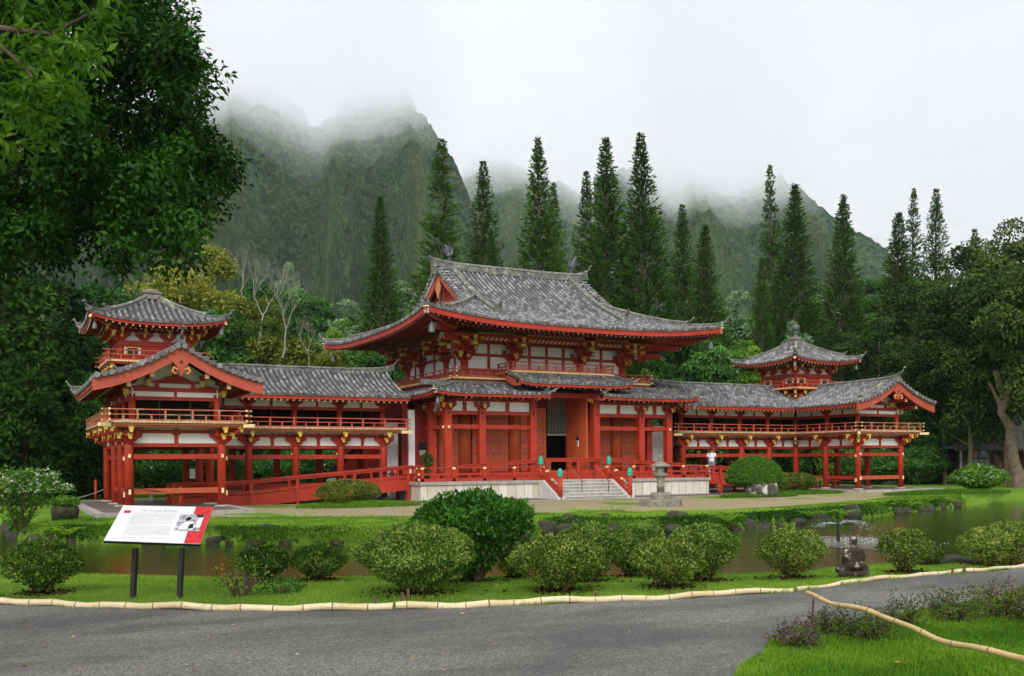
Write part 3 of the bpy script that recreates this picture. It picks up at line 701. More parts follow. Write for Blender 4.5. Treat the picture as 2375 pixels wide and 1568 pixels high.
# --- corner tower
T = MB(); tw = 1.42
def tbox(h, z0, z1, m=0, mbb=None): (mbb or T).box(XM-h, XM+h, YM-h, YM+h, z0, z1, m)
tbox(1.30, 4.6, 5.85, 1); tbox(1.45, 5.55, 5.70, 0); tbox(tw, 6.0, 6.66, 0); tbox(tw+.05, 6.66, 6.86, 0); tbox(tw-.03, 6.861, 7.25, 2); tbox(tw+.04, 7.24, 7.34, 0)
tower = T.build('tower_body', [M['red'], M['reddark'], M['white']], W0)
mb = MB()
for k in (-1, -.34, .34, 1):
    for x, y in ((k, -1), (k, 1)) + (((-1, k), (1, k)) if abs(k) < 1 else ()): mb.lathe((XM+x*tw, YM+y*tw, 6.0), [(.09, 0), (.09, .68)], 10)
build_each(mb, 1, 'tower_column', M['red'], tower, W0)
for (o, s_) in (((0, -1), (1, 0)), ((-1, 0), (0, 1)), ((1, 0), (0, 1))):
    for k in (-.67, .67):
        c = Vector((XM+o[0]*(tw+.01)+s_[0]*k*tw, YM+o[1]*(tw+.01)+s_[1]*k*tw, 6.42)); S = Vector((*s_, 0)); O = Vector((*o, 0)); U = Vector((0, 0, 1))
        w = MB(); 
        for (a, b, c0, d0) in ((-.24, .24, .13, .17), (-.24, .24, -.17, -.13), (-.24, -.20, -.13, .13), (.20, .24, -.13, .13)): w.prism([(a, c0), (b, c0), (b, d0), (a, d0)], lambda p, q, t: c+S*p+U*q+O*t, 0, .03, 0)
        w.prism([(-.20, -.13), (.20, -.13), (.20, .13), (-.20, .13)], lambda p, q, t: c+S*p+U*q+O*t, -.005, .012, 1)
        w.prism([(-.32, -.17), (-.26, -.17), (-.26, .17), (-.32, .17)], lambda p, q, t: c+S*p+U*q+O*t, -.005, .02, 2); w.prism([(.26, -.17), (.32, -.17), (.32, .17), (.26, .17)], lambda p, q, t: c+S*p+U*q+O*t, -.005, .02, 2)
        w.build('tower_window', [M['yellow'], M['black'], M['white']], tower, W0)
mb = BS('tower_bracket', [M['red'], M['yellow']], tower, W0)
for k in (-.98, -.34, .34, .98):
    for o, s_ in (((0, -1), (1, 0)), ((-1, 0), (0, 1)), ((1, 0), (0, 1))):
        bracket(mb, (XM+o[0]*tw+s_[0]*k*tw, YM+o[1]*tw+s_[1]*k*tw, 0), (*o, 0), (*s_, 0), 6.88, .78, 2)
for sx_, sy_ in ((-1, -1), (1, -1)): bracket(mb, (XM+sx_*tw, YM+sy_*tw, 0), (sx_*.707, sy_*.707, 0), (.707, -.707*sx_*sy_*-1 if 0 else .707*(1 if sx_ > 0 else -1), 0), 6.88, 1.05, 2)
mb.build('tower_bracket', [M['red'], M['yellow']], tower, W0)
mb = MB(); bw = 2.0
mb.box(XM-bw, XM+bw, YM-bw, YM+bw, 5.92, 5.985, 0); mb.box(XM-bw+.06, XM+bw-.06, YM-bw+.06, YM+bw-.06, 5.84, 5.919, 1)
tb = mb.build('tower_balcony', [M['plankend_y'], M['red']], W0)
b = bw-.07; railing(tb, W0, [(XM-b, YM-b, 0), (XM+b, YM-b, 0), (XM+b, YM+b, 0), (XM-b, YM+b, 0), (XM-b, YM-b, 0)], 5.985, M['redlight'], .42, .95)
mb = BS('balcony_bracket', [M['red'], M['yellow']], tb, W0)
for k in (-.9, 0, .9):
    for o, s_ in (((0, -1), (1, 0)), ((-1, 0), (0, 1)), ((1, 0), (0, 1))): bracket(mb, (XM+o[0]*1.3+s_[0]*k*1.2, YM+o[1]*1.3+s_[1]*k*1.2, 0), (*o, 0), (*s_, 0), 5.28, .85, 2)
bracket(mb, (XM-1.3, YM-1.3, 0), (-.707, -.707, 0), (.707, -.707, 0), 5.26, 1.0, 2); bracket(mb, (XM+1.3, YM-1.3, 0), (.707, -.707, 0), (.707, .707, 0), 5.26, 1.0, 2)
mb.build('balcony_bracket', [M['red'], M['yellow']], tb, W0)
# tower roof: pyramid with sweeping corners
TH = 2.75
def tz(x, y):
    a, b_ = max(abs(x), abs(y))/TH, min(abs(x), abs(y))/TH
    return 7.56 + 1.42*(.62*(1-a)+.38*(1-a)**2) + .30*(b_**3)*(a**2)
mb = MB(); mb.att = []
for q, (ax, sg) in enumerate(((1, -1), (0, -1), (0, 1), (1, 1))):
    def strip(s_, top=None):
        r0 = max(abs(s_), .12); out = []
        for i in range(9):
            r_ = TH+(r0-TH)*i/8; x, y = (s_, sg*r_) if ax == 1 else (sg*r_, s_)
            out.append((XM+x, YM+y, tz(x, y)))
        return out
    n = 11; ss = [TS*i for i in range(-n+1, n)]
    tile_rows(mb, [strip(s_) for s_ in ss], (1, 0, 0) if ax == 1 else (0, 1, 0), seed=500+q*50)
    tile_base(mb, [strip(s_) for s_ in [-TH+.005]+[TH/12*i for i in range(-11, 12)]+[TH-.005]], seed=500+q*50)
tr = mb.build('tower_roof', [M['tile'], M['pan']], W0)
mb = MB()
for sx_, sy_ in ((-1, -1), (1, -1), (-1, 1), (1, 1)):
    pp = [(XM+sx_*d, YM+sy_*d, tz(d, d)+.04) for d in (.25, .8, 1.4, 1.95)]; ridge_line(mb, pp, (.707, -.707*sx_*sy_, 0), .17, .2, horn=(False, True), hr=.2)
    pp = [(XM+sx_*d, YM+sy_*d, tz(d, d)+.03) for d in (1.9, 2.3, 2.72)]; ridge_line(mb, pp, (.707, -.707*sx_*sy_, 0), .15, .13, horn=(False, True), hr=.24)
mb.build('tower_roof_ridge', M['ridge'], tr, W0)
for ax, sg in ((1, -1), (0, -1), (0, 1), (1, 1)):
    ss = [-TH, -2.3, -1.6, -.8, 0, .8, 1.6, 2.3, TH]
    pts = [(XM+(s_ if ax == 1 else sg*TH), YM+(sg*TH if ax == 1 else s_), tz(s_, TH)) for s_ in ss]
    inn = [Vector((-s_/TH if ax == 1 else -sg, -sg if ax == 1 else -s_/TH, 0)) for s_ in ss]
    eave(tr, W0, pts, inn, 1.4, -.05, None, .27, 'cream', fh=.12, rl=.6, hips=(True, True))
mb = MB()
for sx_, sy_ in ((-1, -1), (1, -1), (-1, 1), (1, 1)):
    a = Vector((XM+sx_*1.5, YM+sy_*1.5, 7.38)); b = Vector((XM+sx_*2.66, YM+sy_*2.66, 7.66)); mb.bar(a, b, .12, .15, 0); d = (b-a).normalized(); mb.bar(b+d*.001, b+d*.03, .13, .16, 1)
build_each(mb, 2, 'hip_rafter', [M['redlight'], M['cream']], tr, W0)
mb = MB()
for sx_, sy_ in ((-1, -1), (1, -1), (-1, 1)): 
    mb.lathe((XM+sx_*2.5, YM+sy_*2.5, 7.14), [(.11, 0), (.10, .03), (.085, .2), (.03, .27), (.015, .42)], 10)
build_each(mb, 1, 'wind_bell', M['bronze'], tr, W0)
fb = MB(); fb.box(XM-.36, XM+.36, YM-.36, YM+.36, 8.84, 9.10); fb.box(XM-.42, XM+.42, YM-.42, YM+.42, 9.10, 9.16); fb.lathe((XM, YM, 9.16), [(.38, 0), (.36, .08), (.2, .14)], 14)
fin0 = fb.build('finial_base', M['lantern'], tr, W0)
# mirrored copy = left wing
WL = copy_tree(W0, loc=(-14.5, 0, 0), scale=(-1, 1, 1), label='left red gallery wing with gable end, nearest the white sign')
mb = MB(); mb.lathe((XM, YM, 9.3), [(.30, 0), (.12, .05), (.10, .18), (.17, .22), (.08, .28), (.08, .34), (.20, .42), (.24, .54), (.19, .68), (.05, .78)], 16)
mb.build('finial_ball', M['bronze'], tr, W0)
# ---------------------------------------------------------------- main hall
H0 = thing('temple_hall', 'red main hall with great curved tiled roof behind the stone steps', 'temple', (0, 3.5, 0))
U = Vector((0, 0, 1))
PX, PY0, PY1, PZ = 8.25, -3.1, 11.0, .77
mb = MB(); mb.box(-PX+.08, PX-.08, PY0+.08, PY1, -.3, .62, 0); mb.box(-PX, PX, PY0, PY1, .62, PZ, 1); mb.box(-PX+.02, PX-.02, PY0+.02, PY1, -.3, -.06, 1)
mb.build('platform', [M['panelstone'], M['concrete']], H0)
# steps
mb = MB(); n = 6; ys = -4.72
for i in range(n):
    z1 = PZ-.005-(i)*(.90/n); mb.box(-1.72, 1.72, PY0-.27*(i)-.02, PY0-.27*(i+1), -.25, z1-.03, 0); mb.box(-1.73, 1.73, PY0-.27*i-.0, PY0-.27*(i+1)-.02, z1-.03, z1, 1)
mb.build('stone_steps', [M['concrete'], M['step']], H0)
mb = MB()
for sg in (-1, 1):
    fr = lambda a, b, t: Vector((sg*1.95+t, a, b))
    mb.prism([(PY0, -.25), (PY0, PZ), (PY0-.3, PZ), (PY0-1.75, -.02), (PY0-1.75, -.25)], fr, -.20, .20)
build_each(mb, 1, 'step_cheek', M['step'], H0)
# raised inner floor
mb = MB(); mb.box(-6.1, 6.1, -.55, 9, PZ, 1.14); mb.build('inner_floor', M['reddark'], H0)
# mokoshi columns and beams
ZG = 4.07; CXH = (1.83, 4.6, 6.37); YC = -1.89
cols = [(s_*x, YC) for s_ in (-1, 1) for x in CXH] + [(s_*6.37, y) for s_ in (-1, 1) for y in (-.12, 2.6, 5.3, 8.6)]
for x, y in cols:
    MB().box(x-.17, x+.17, y-.17, y+.17, PZ, 4.30 if abs(x) > 2 else 4.9).build('column', M['redlight' if 0 else 'red'], H0)
def hbeam(a, b, z0, z1, w, m, name='beam'): MB().bar(Vector((*a, (z0+z1)/2)), Vector((*b, (z0+z1)/2)), w, z1-z0).build(name, M[m], H0)
spans = [((s_*1.83, YC), (s_*4.6, YC)) for s_ in (-1, 1)] + [((s_*4.6, YC), (s_*6.37, YC)) for s_ in (-1, 1)] + [((s_*6.37, a), (s_*6.37, b)) for s_ in (-1, 1) for a, b in ((YC, -.12), (-.12, 2.6), (2.6, 5.3))]
for a, b in spans:
    hbeam(a, b, 3.22, 3.42, .14, 'red'); hbeam(a, b, 3.89, 4.07, .16, 'red')
    hbeam(a, b, 4.07, 4.52, .05, 'white', 'plaster_panel'); c = ((a[0]+b[0])/2, (a[1]+b[1])/2)
    MB().box(c[0]-.09, c[0]+.09, c[1]-.09, c[1]+.09, 4.071, 4.5).build('panel_strut', M['red'], H0)
    hbeam(a, b, 4.52, 4.66, .2, 'red')
hbeam((-1.83, YC), (1.83, YC), 4.80, 5.05, .2, 'red')
mb = BS('bracket', [M['red'], M['yellow']], H0)
for s_ in (-1, 1):
    bracket(mb, (s_*4.6, YC-.1, 0), (0, -1, 0), (1, 0, 0), 4.08, .85, 1); bracket(mb, (s_*6.37, YC-.1, 0), (0, -1, 0), (1, 0, 0), 4.08, .85, 1)
    bracket(mb, (s_*6.47, YC, 0), (s_, 0, 0), (0, 1, 0), 4.08, .85, 1); bracket(mb, (s_*6.37, YC, 0), (s_*.707, -.707, 0), (.707, s_*.707, 0), 4.08, 1.0, 2)
    for y in (-.12, 2.6, 5.3): bracket(mb, (s_*6.47, y, 0), (s_, 0, 0), (0, 1, 0), 4.08, .85, 1)
    MB().prism([(0, 4.6), (.25, 4.7), (.3, 4.9), (0, 5.0)], lambda a, b, t: Vector((s_*(1.66-a), YC+t, b)), -.08, .08, 0).build('corbel', M['yellow'], H0)
mb.build('bracket', [M['red'], M['yellow']], H0)
mb = MB()
for x, y in cols[:6]:
    mb.ball((x, y-.19, 3.97), .05, 0, 8, 5)
    if abs(x) > 5: mb.box(x-.05, x+.05, y-.24, y-.171, 3.24, 3.36, 1); mb.box(x+math.copysign(.171, x), x+math.copysign(.24, x), y-.05, y+.05, 3.24, 3.36, 1)
build_each(mb, 1, 'column_fitting', [M['stud'], M['cream']], H0)
# core columns, doors with studs
for x in (-4.49, -1.72, 1.72, 4.49): MB().lathe((x, .25, 1.14), [(.34, 0), (.33, 3.6)], 20).build('core_column', M['door'], H0)
def door(x0, x1, y, lab=None, rows=5, z0=1.2, z1=4.4, cols_=None):
    mb = MB(); mb.box(x0, x1, y, y+.08, z0, z1, 0); mb.box(x0-.01, x1+.01, y-.02, y+.1, z0-.08, z0, 3)
    n = cols_ or max(2, int((x1-x0)/.27)); 
    for i in range(n):
        for j in range(rows):
            cx, cz = x0+(i+.5)*(x1-x0)/n, 1.48+.583*j
            mb.tube([(cx, y-.002, cz), (cx, y-.012, cz)], .075, 10, 2, smooth=False); mb.ball((cx, y-.02, cz), (.045, .04, .045), 1, 8, 5)
    return mb.build('studded_door', [M['door'], M['stud'], M['studring'], M['red']], H0, label=lab)
for a, b in ((-6.0, -4.86), (-4.10, -3.10), (-3.09, -2.09), (-1.36, -.62), (-.61, .13), (2.10, 3.1), (3.11, 4.1), (4.86, 5.8)): door(a, b, .15)
mb = MB(); mb.box(-6.1, -4.85, .30, .36, 1.14, 4.7); mb.box(-4.2, -2.0, .30, .36, 1.14, 4.7); mb.box(2.0, 6.1, .30, .36, 1.14, 4.7); mb.box(-6.1, -6.0, -.1, 8, .77, 4.7); mb.box(6.0, 6.1, -.1, 3, .77, 4.7); mb.box(-1.45, .13, .30, .36, 1.14, 4.9); mb.box(-6.1, 6.1, .12, .4, 4.4, 5.2)
build_each(mb, 1, 'core_wall', M['reddark'], H0)
mb = MB(); mb.box(1.38, 1.46, -1.75, .1, 1.16, 5.0, 0); mb.box(1.30, 1.38, -.02, .1, 1.14, 5.0, 1); mb.box(1.28, 1.379, -1.0, -.55, 1.45, 1.62, 2)
mb.build('open_door_leaf', [M['door'], M['red'], M['stud']], H0, label='plain door leaf swung open beside the entrance')
mb = MB(); mb.box(1.355, 1.378, -1.05, -.80, 2.72, 2.90, 1); mb.box(1.35, 1.377, -1.03, -.84, 2.42, 2.71, 0)
for k in range(4): mb.box(1.345, 1.349, -.99+k*.04, -.97+k*.04, 2.46+.02*(k % 2), 2.68, 1)
mb.build('door_notice', [M['white'], M['black']], H0)
mb = MB()
for i in range(14): x = .16+i*.088; mb.box(x, x+.016, .02, .036, 3.05, 4.9)
for j in range(17): z = 3.10+j*.11; mb.box(.14, 1.34, .037, .05, z, z+.016)
mb.box(.13, 1.36, .0, .07, 2.99, 3.06, 0); mb.build('lattice_screen', M['grille'], H0)
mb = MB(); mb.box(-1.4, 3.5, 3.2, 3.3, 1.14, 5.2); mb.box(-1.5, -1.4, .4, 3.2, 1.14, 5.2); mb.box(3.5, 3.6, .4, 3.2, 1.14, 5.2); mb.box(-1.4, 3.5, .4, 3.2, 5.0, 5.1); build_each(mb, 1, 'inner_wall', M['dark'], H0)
mb = MB(); mb.lathe((.75, .9, 1.14), [(.09, 0), (.10, .1), (.085, .4), (.11, .5)], 12); mb.build('incense_urn', M['gold'], H0)
# left side recess: white plaster walls, dark wall with notices
mb = MB(); mb.box(-8.55, -7.62, 1.2, 1.3, PZ-.6, 3.6); mb.box(-7.30, -6.98, .6, .7, PZ, 4.2); mb.box(7.4, 8.5, 1.2, 1.3, .0, 3.6); build_each(mb, 1, 'white_wall', M['white'], H0)
mb = MB(); mb.box(-7.6, -7.3, .7, .8, PZ, 4.5); mb.box(-6.97, -6.1, .6, .7, PZ, 4.5); mb.box(-8.5, -6.1, 1.35, 1.4, 3.5, 4.6); mb.box(6.1, 8.5, 2.6, 2.7, 3.3, 4.6); mb.box(-8.6, 8.6, 8, 8.1, 0, 4.6); build_each(mb, 1, 'side_wall', M['reddark'], H0)
mb = MB(); mb.box(-6.75, -6.42, .57, .598, 2.0, 2.25, 0); mb.box(-6.8, -6.38, .57, .597, 2.27, 2.65, 1); build_each(mb, 1, 'wall_notice', [M['grille'], M['black']], H0)

# platform railing (front, split by the steps)
rz = PZ+.02
def plat_rail(pts):
    mb = MB()
    for i in range(len(pts)-1):
        a, b = Vector((*pts[i], 0)), Vector((*pts[i+1], 0)); d = (b-a).normalized(); L = (b-a).length
        mb.bar(a-d*.14+U*.84, b+d*.0+U*.84, .14, .13, 0); mb.bar(a-d*.14+U*1.10, b+U*1.10, .08, .08, 0); mb.tube([a-d*.22+U*1.38, b+U*1.38], .035, 8, 0)
        n = max(1, round(L/1.45))
        for j in range(n+1):
            p = a+d*(L*j/n); mb.box(p.x-.07, p.x+.07, p.y-.07, p.y+.07, PZ, 1.30, 0); mb.box(p.x-.075, p.x+.075, p.y-.075, p.y+.075, 1.33, 1.415, 1)
            if j < n: q = a+d*(L*(j+.5)/n); mb.box(q.x-.05, q.x+.05, q.y-.05, q.y+.05, PZ, 1.10, 0)
        for z in (.86, 1.10): mb.bar(a-d*.141+U*z, a-d*.17+U*z, .15, .10, 1)
    return mb.build('platform_railing', [M['red'], M['cream']], H0)
e = .16
plat_rail([(-PX+e, PY0+e), (-1.85, PY0+e)]); plat_rail([(PX-e, PY0+e), (1.85, PY0+e)])
plat_rail([(-PX+e, PY0+e+.45), (-PX+e, 4)]); plat_rail([(PX-e, PY0+e+.45), (PX-e, 4)])
for sg in (-1, 1):
    mb = MB(); x = sg*1.95; A = Vector((x, PY0+e, 0)); B = Vector((x, -4.72, 0))
    sl = lambda z, y: Vector((x, y, z))
    mb.tube([sl(1.38, PY0+e), sl(1.33, PY0-.2), sl(1.12, PY0-.6), sl(.62, -4.70)], .038, 8, 0)
    mb.bar(sl(1.06, PY0+e), sl(1.02, PY0-.15), .08, .09); mb.bar(sl(1.02, PY0-.15), sl(.36, -4.70), .08, .09, 0)
    mb.bar(sl(.80, PY0+e), sl(.84, PY0-.2), .12, .12, 0); mb.bar(sl(.82, PY0-.2), sl(.10, -4.70), .12, .16, 0)
    for k, (yy, z0, z1) in enumerate(((PY0-.45, .5, 1.2), (PY0-1.0, .3, .8))): mb.box(x-.045, x+.045, yy-.05, yy+.05, z0, z1, 0); mb.box(x-.05, x+.05, yy-.09, yy+.09, z1-.05, z1+.06, 1)
    mb.build('stair_railing', [M['red'], M['cream']], H0)
    for (yy, z0, z1) in ((PY0+e, PZ, 1.50), (-4.74, -.2, .93)):
        mb = MB(); mb.lathe((x, yy, z0), [(.115, 0), (.115, z1-z0)], 16, 0)
        po = mb.build('newel_post', M['red'], H0)
        mb = MB(); mb.lathe((x, yy, z1), [(.125, 0), (.125, .10), (.10, .13), (.13, .17), (.13, .24), (.10, .27), (.105, .30), (.08, .36), (.02, .41)], 16); mb.build('newel_cap', M['green'], po, H0)
# handrails on the steps
for x in (-.55, .95):
    mb = MB(); mb.tube([(x, PY0+.05, 1.42), (x, PY0-.15, 1.42), (x, -4.45, .68), (x, -4.55, .68)], .028, 8, 0)
    mb.tube([(x, PY0, PZ), (x, PY0, 1.42)], .015, 6, 1); mb.tube([(x, -4.4, -.1), (x, -4.4, .7)], .015, 6, 1); mb.build('handrail', [M['redlight'], M['black']], H0)
# ramp across the platform with its fence
mb = MB(); y = -2.15
rp = [(-6.0, 1.50, .79), (-1.2, 1.82, 1.14), (2.4, 1.82, 1.14), (7.3, 1.50, .79)]
for (x0, t0, d0), (x1, t1, d1) in zip(rp[:-1], rp[1:]):
    mb.bar((x0, y, t0-.03), (x1, y, t1-.03), .14, .06); mb.bar((x0, y, t0-.12), (x1, y, t1-.12), .06, .12)
    mb.prism([(x0, PZ), (x1, PZ), (x1, d1+.08), (x0, d0+.08)], lambda a, b, t: Vector((a, y+t, b)), -.03, .03)
    mb.prism([(x0, d0-.03), (x1, d1-.03), (x1, d1), (x0, d0)], lambda a, b, t: Vector((a, y+t, b)), .04, 1.5)
    n = max(1, round((x1-x0)/1.7))
    for j in range(n+1):
        if j == 0 and x0 > -5: continue
        f = j/n; x = x0+(x1-x0)*f; mb.box(x-.055, x+.055, y-.06, y+.06, d0+(d1-d0)*f-.1 if 0 else PZ, t0+(t1-t0)*f-.06)
mb.build('platform_ramp', M['red'], H0)

# --- skirt roofs
TS = .27
def skirt(x0, x1, ye, ze, yt, zt, hipx=None, seed=600, name='skirt_roof', slift=.14):
    """front lean-to: eave y=ye z=ze, top y=yt z=zt; hipx = (sign) outer end is hipped"""
    mb = MB(); mb.att = []; dep = yt-ye
    def z(x, y):
        t = (y-ye)/dep; xe = max(0, 1-min(abs(x-x0), abs(x-x1))/1.3) if hipx is None else max(0, 1-abs(x-(x0 if hipx < 0 else x1))/1.6)
        xe2 = 0 if hipx is None else max(0, 1-abs(x-(x1 if hipx < 0 else x0))/1.2)*.7
        return ze+(zt-ze)*(.8*t+.2*t*t)+slift*(xe**2+xe2**2)*(1-t)
    def st(x):
        top = yt
        if hipx: dd = abs(x-(x0 if hipx < 0 else x1)); top = min(yt, ye+dd)
        return [(x, ye+(top-ye)*i/5, z(x, ye+(top-ye)*i/5)) for i in range(6)]
    n = int((x1-x0)/TS); xs = [x0+.12+i*(x1-x0-.24)/n for i in range(n+1)]
    tile_rows(mb, [st(x) for x in xs], (1, 0, 0), seed=seed); tile_base(mb, [st(x) for x in [x0+.01]+xs+[x1-.01]], seed=seed)
    out = mb, z
    if hipx:
        sx_ = x0 if hipx < 0 else x1; sg = hipx
        def st2(y):
            dd = min(dep, y-ye); return [(sx_-sg*dd*i/5, y, zs(dd*i/5, y)) for i in range(6)]
        def zs(d, y):
            t = d/dep; xe = max(0, 1-(y-ye)/1.6); return ze+(zt-ze)*(.8*t+.2*t*t)+slift*xe**2*(1-t)
        ys_ = [ye+.12+TS*i for i in range(int((9.9-ye)/TS))]
        tile_rows(mb, [st2(y) for y in ys_], (0, 1, 0), seed=seed+60); tile_base(mb, [st2(y) for y in [ye+.02]+ys_], seed=seed+60)
    ro = mb.build(name, [M['tile'], M['pan']], H0)
    K = 8; xs = [x0+(x1-x0)*i/K for i in range(K+1)]
    inn = [Vector((0, 1, 0))]*(K+1)
    if hipx: k0 = 0 if hipx < 0 else K; inn = list(inn); inn[k0] = Vector((-hipx, 1, 0))
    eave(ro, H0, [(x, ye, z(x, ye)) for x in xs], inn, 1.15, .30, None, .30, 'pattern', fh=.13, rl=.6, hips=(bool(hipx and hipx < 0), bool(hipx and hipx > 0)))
    if hipx:
        yy = [ye, ye+.5, ye+1, ye+1.6, ye+3, ye+6, 9.9]; eave(ro, H0, [(sx_, q, zs(0, q)) for q in yy], [Vector((-sg, 1 if q == ye else 0, 0)) for q in yy], 1.15, .30, None, .30, 'pattern', fh=.13, rl=.6, hips=(True, False))
        mb = MB(); ridge_line(mb, [(sx_-sg*d, ye+d, z(sx_-sg*d, ye+d)+.03) for d in (1.6, 1.1, .6, .12)], (.707, .707*sg*1, 0), .15, .14, horn=(False, True), hr=.2)
        mb.build('roof_ridge', M['ridge'], ro, H0)
        mb = MB(); a = Vector((sx_-sg*1.2, ye+1.2, ze-.02)); b = Vector((sx_-sg*.05, ye+.05, ze+slift-.12)); mb.bar(a, b, .16, .20, 0); d = (b-a).normalized(); mb.bar(b+d*.001, b+d*.02, .17, .2, 1); mb.box(sx_-.12, sx_+.12, ye-.02, ye+.2, ze+slift-.05, ze+slift-.02, 2)
        mb.build('hip_rafter', [M['redlight'], M['pattern'], M['cream']], ro, H0)
        mb = MB(); mb.lathe((sx_-sg*.25, ye+.25, ze-.55), [(.10, 0), (.09, .04), (.08, .22), (.03, .3), (.012, .42)], 10); mb.build('wind_bell', M['bronze'], ro, H0)
    # curved bargeboards at free ends
    for xe, on in ((x0, hipx is None or hipx > 0), (x1, hipx is None or hipx < 0)):
        if not on: continue
        s_ = -1 if xe == x0 else 1; mb = MB()
        yy = [ye+.08+(dep+.0)*i/6 for i in range(7)]; tp = [(q, z(xe, min(q, yt))-.06) for q in yy]; bt = [(q, z(xe, min(q, yt))-.30-.10*math.sin(math.pi*i/6)) for i, q in enumerate(yy)]
        for i in range(6):
            q = [tp[i], tp[i+1], bt[i+1], bt[i]]; vs = [(xe, a, b) for a, b in q]+[(xe-s_*.09, a, b) for a, b in q]
            mb.add(vs, [(0, 1, 2, 3), (7, 6, 5, 4), (0, 4, 5, 1), (1, 5, 6, 2), (2, 6, 7, 3), (3, 7, 4, 0)], 0)
        mb.build('bargeboard', M['redlight'], ro, H0)
        mb = MB(); pp = [(xe-s_*.18, ye+dep*f, z(xe-s_*.18, ye+dep*f)+.04) for f in (.95, .6, .3, .05)]; ridge_line(mb, pp, (1, 0, 0), .15, .14, horn=(False, True), hr=.18)
        mb.tube([(xe-s_*.05, ye+.02, z(xe, ye)+.05), (xe+s_*.15, ye-.08, z(xe, ye)+.12), (xe+s_*.25, ye-.12, z(xe, ye)+.22)], [.07, .06, .05], 8)
        mb.build('roof_ridge', M['ridge'], ro, H0)
    # dark flashing ridge where it meets the wall above
    MB().box(x0+.1, x1-.1, yt-.04, yt+.10, zt-.1, zt+.14).build('wall_ridge', M['ridge'], ro, H0)
    return ro
skirt(-7.55, -1.5, -3.2, 4.86, -1.35, 5.40, -1, 600)
skirt(1.5, 7.55, -3.2, 4.86, -1.35, 5.40, 1, 800)
skirt(-3.25, 3.25, -3.25, 5.42, -1.95, 5.88, None, 1000, 'entrance_roof', .12)
for sg in (-1, 1): MB().box(sg*6.36-.06, sg*6.36+.06, -1.9, 9.5, 4.66, 5.3).build('side_wall', M['reddark'], H0)
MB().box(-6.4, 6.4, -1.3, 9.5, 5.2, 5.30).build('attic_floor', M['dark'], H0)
mb = MB(); mb.box(-5.5, 5.5, -1.1, 8.2, 5.3, 5.62); mb.box(-2.9, 2.9, -1.9, -1.0, 5.5, 6.0); mb.build('balcony_base', M['reddark'], H0)
# --- upper balcony (lower side part + raised centre)
mb = MB(); bx, by, bY = 5.74, -1.3, 8.3
mb.box(-bx, bx, by, bY, 5.65, 5.73, 0); mb.box(-bx+.05, bx-.05, by+.05, bY-.05, 5.55, 5.649, 1)
ub = mb.build('upper_balcony', [M['plankend_y'], M['reddark']], H0)
k = .08
railing(ub, H0, [(-3.0, by+k, 0), (-bx+k, by+k, 0), (-bx+k, bY-k, 0)][::1], 5.73, M['redlight'], .42, .85, True, mid=.62)
railing(ub, H0, [(3.0, by+k, 0), (bx-k, by+k, 0), (bx-k, bY-k, 0)], 5.73, M['redlight'], .42, .85, True, mid=.62)
mb = MB(); mb.box(-2.95, 2.95, -2.0, -.3, 6.0, 6.08, 0); mb.box(-2.9, 2.9, -1.95, -.3, 5.9, 5.999, 1); cb = mb.build('centre_balcony', [M['plankend_y'], M['reddark']], H0)
railing(cb, H0, [(-2.88, -.4, 0), (-2.88, -1.93, 0), (2.88, -1.93, 0), (2.88, -.4, 0)], 6.08, M['redlight'], .42, .98, False, mid=.62, ext=.12)
mb = MB()
for z in (5.80, 5.84, 5.88, 5.92): mb.box(-bx+k-.01, bx-k+.01, by+k-.01, by+k+.01, z, z+.02) if 0 else None; mb.bar((-bx+k, by+k, z), (-3, by+k, z), .02, .018); mb.bar((3, by+k, z), (bx-k, by+k, z), .02, .018); mb.bar((-bx+k, by+k, z), (-bx+k, bY-k, z), .02, .018)
for z in (6.15, 6.19, 6.23, 6.27): mb.bar((-2.88, -1.93, z), (2.88, -1.93, z), .02, .018)
mb.build('railing_slats', M['redlight'], ub, H0)
# --- upper walls
ux, uy, uY = 4.65, -.15, 7.15
mb = MB(); mb.box(-ux, ux, uy, uY, 5.62, 7.9); mb.build('upper_wall', M['white'], H0)
mb = MB()
def ring(h0, h1, z0, z1, w=.06):
    mb.box(-ux-w, ux+w, uy-w, uy-.001, z0, z1); mb.box(-ux-w, -ux-.001, uy-w+.001, uY, z0+.001, z1-.001); mb.box(ux+.001, ux+w, uy-w+.001, uY, z0+.001, z1-.001)
ring(0, 0, 5.95, 6.22, .08); ring(0, 0, 6.88, 7.02); ring(0, 0, 7.50, 7.70, .1)
ucx = (-4.65, -2.0, 2.0, 4.65); ucy = (-.15, 1.9, 5.1, 7.15)
for x in (-3.32, 0, -1.0, 1.0, 3.32): mb.box(x-.07, x+.07, uy-.05, uy-.0015, 6.22, 7.5)
for y in (.9, 3.5, 6.1): mb.box(-ux-.05, -ux-.0015, y-.07, y+.07, 6.22, 7.5); mb.box(ux+.0015, ux+.05, y-.07, y+.07, 6.22, 7.5)
mb.build('wall_frame', M['red'], H0)
for x in ucx:
    MB().lathe((x, uy, 5.7), [(.20, 0), (.20, 1.1)], 14).build('upper_column', M['red'], H0)
for y in ucy[1:]:
    MB().lathe((-ux, y, 5.7), [(.20, 0), (.20, 1.1)], 14).build('upper_column', M['red'], H0)
    MB().lathe((ux, y, 5.7), [(.20, 0), (.20, 1.1)], 14).build('upper_column', M['red'], H0)
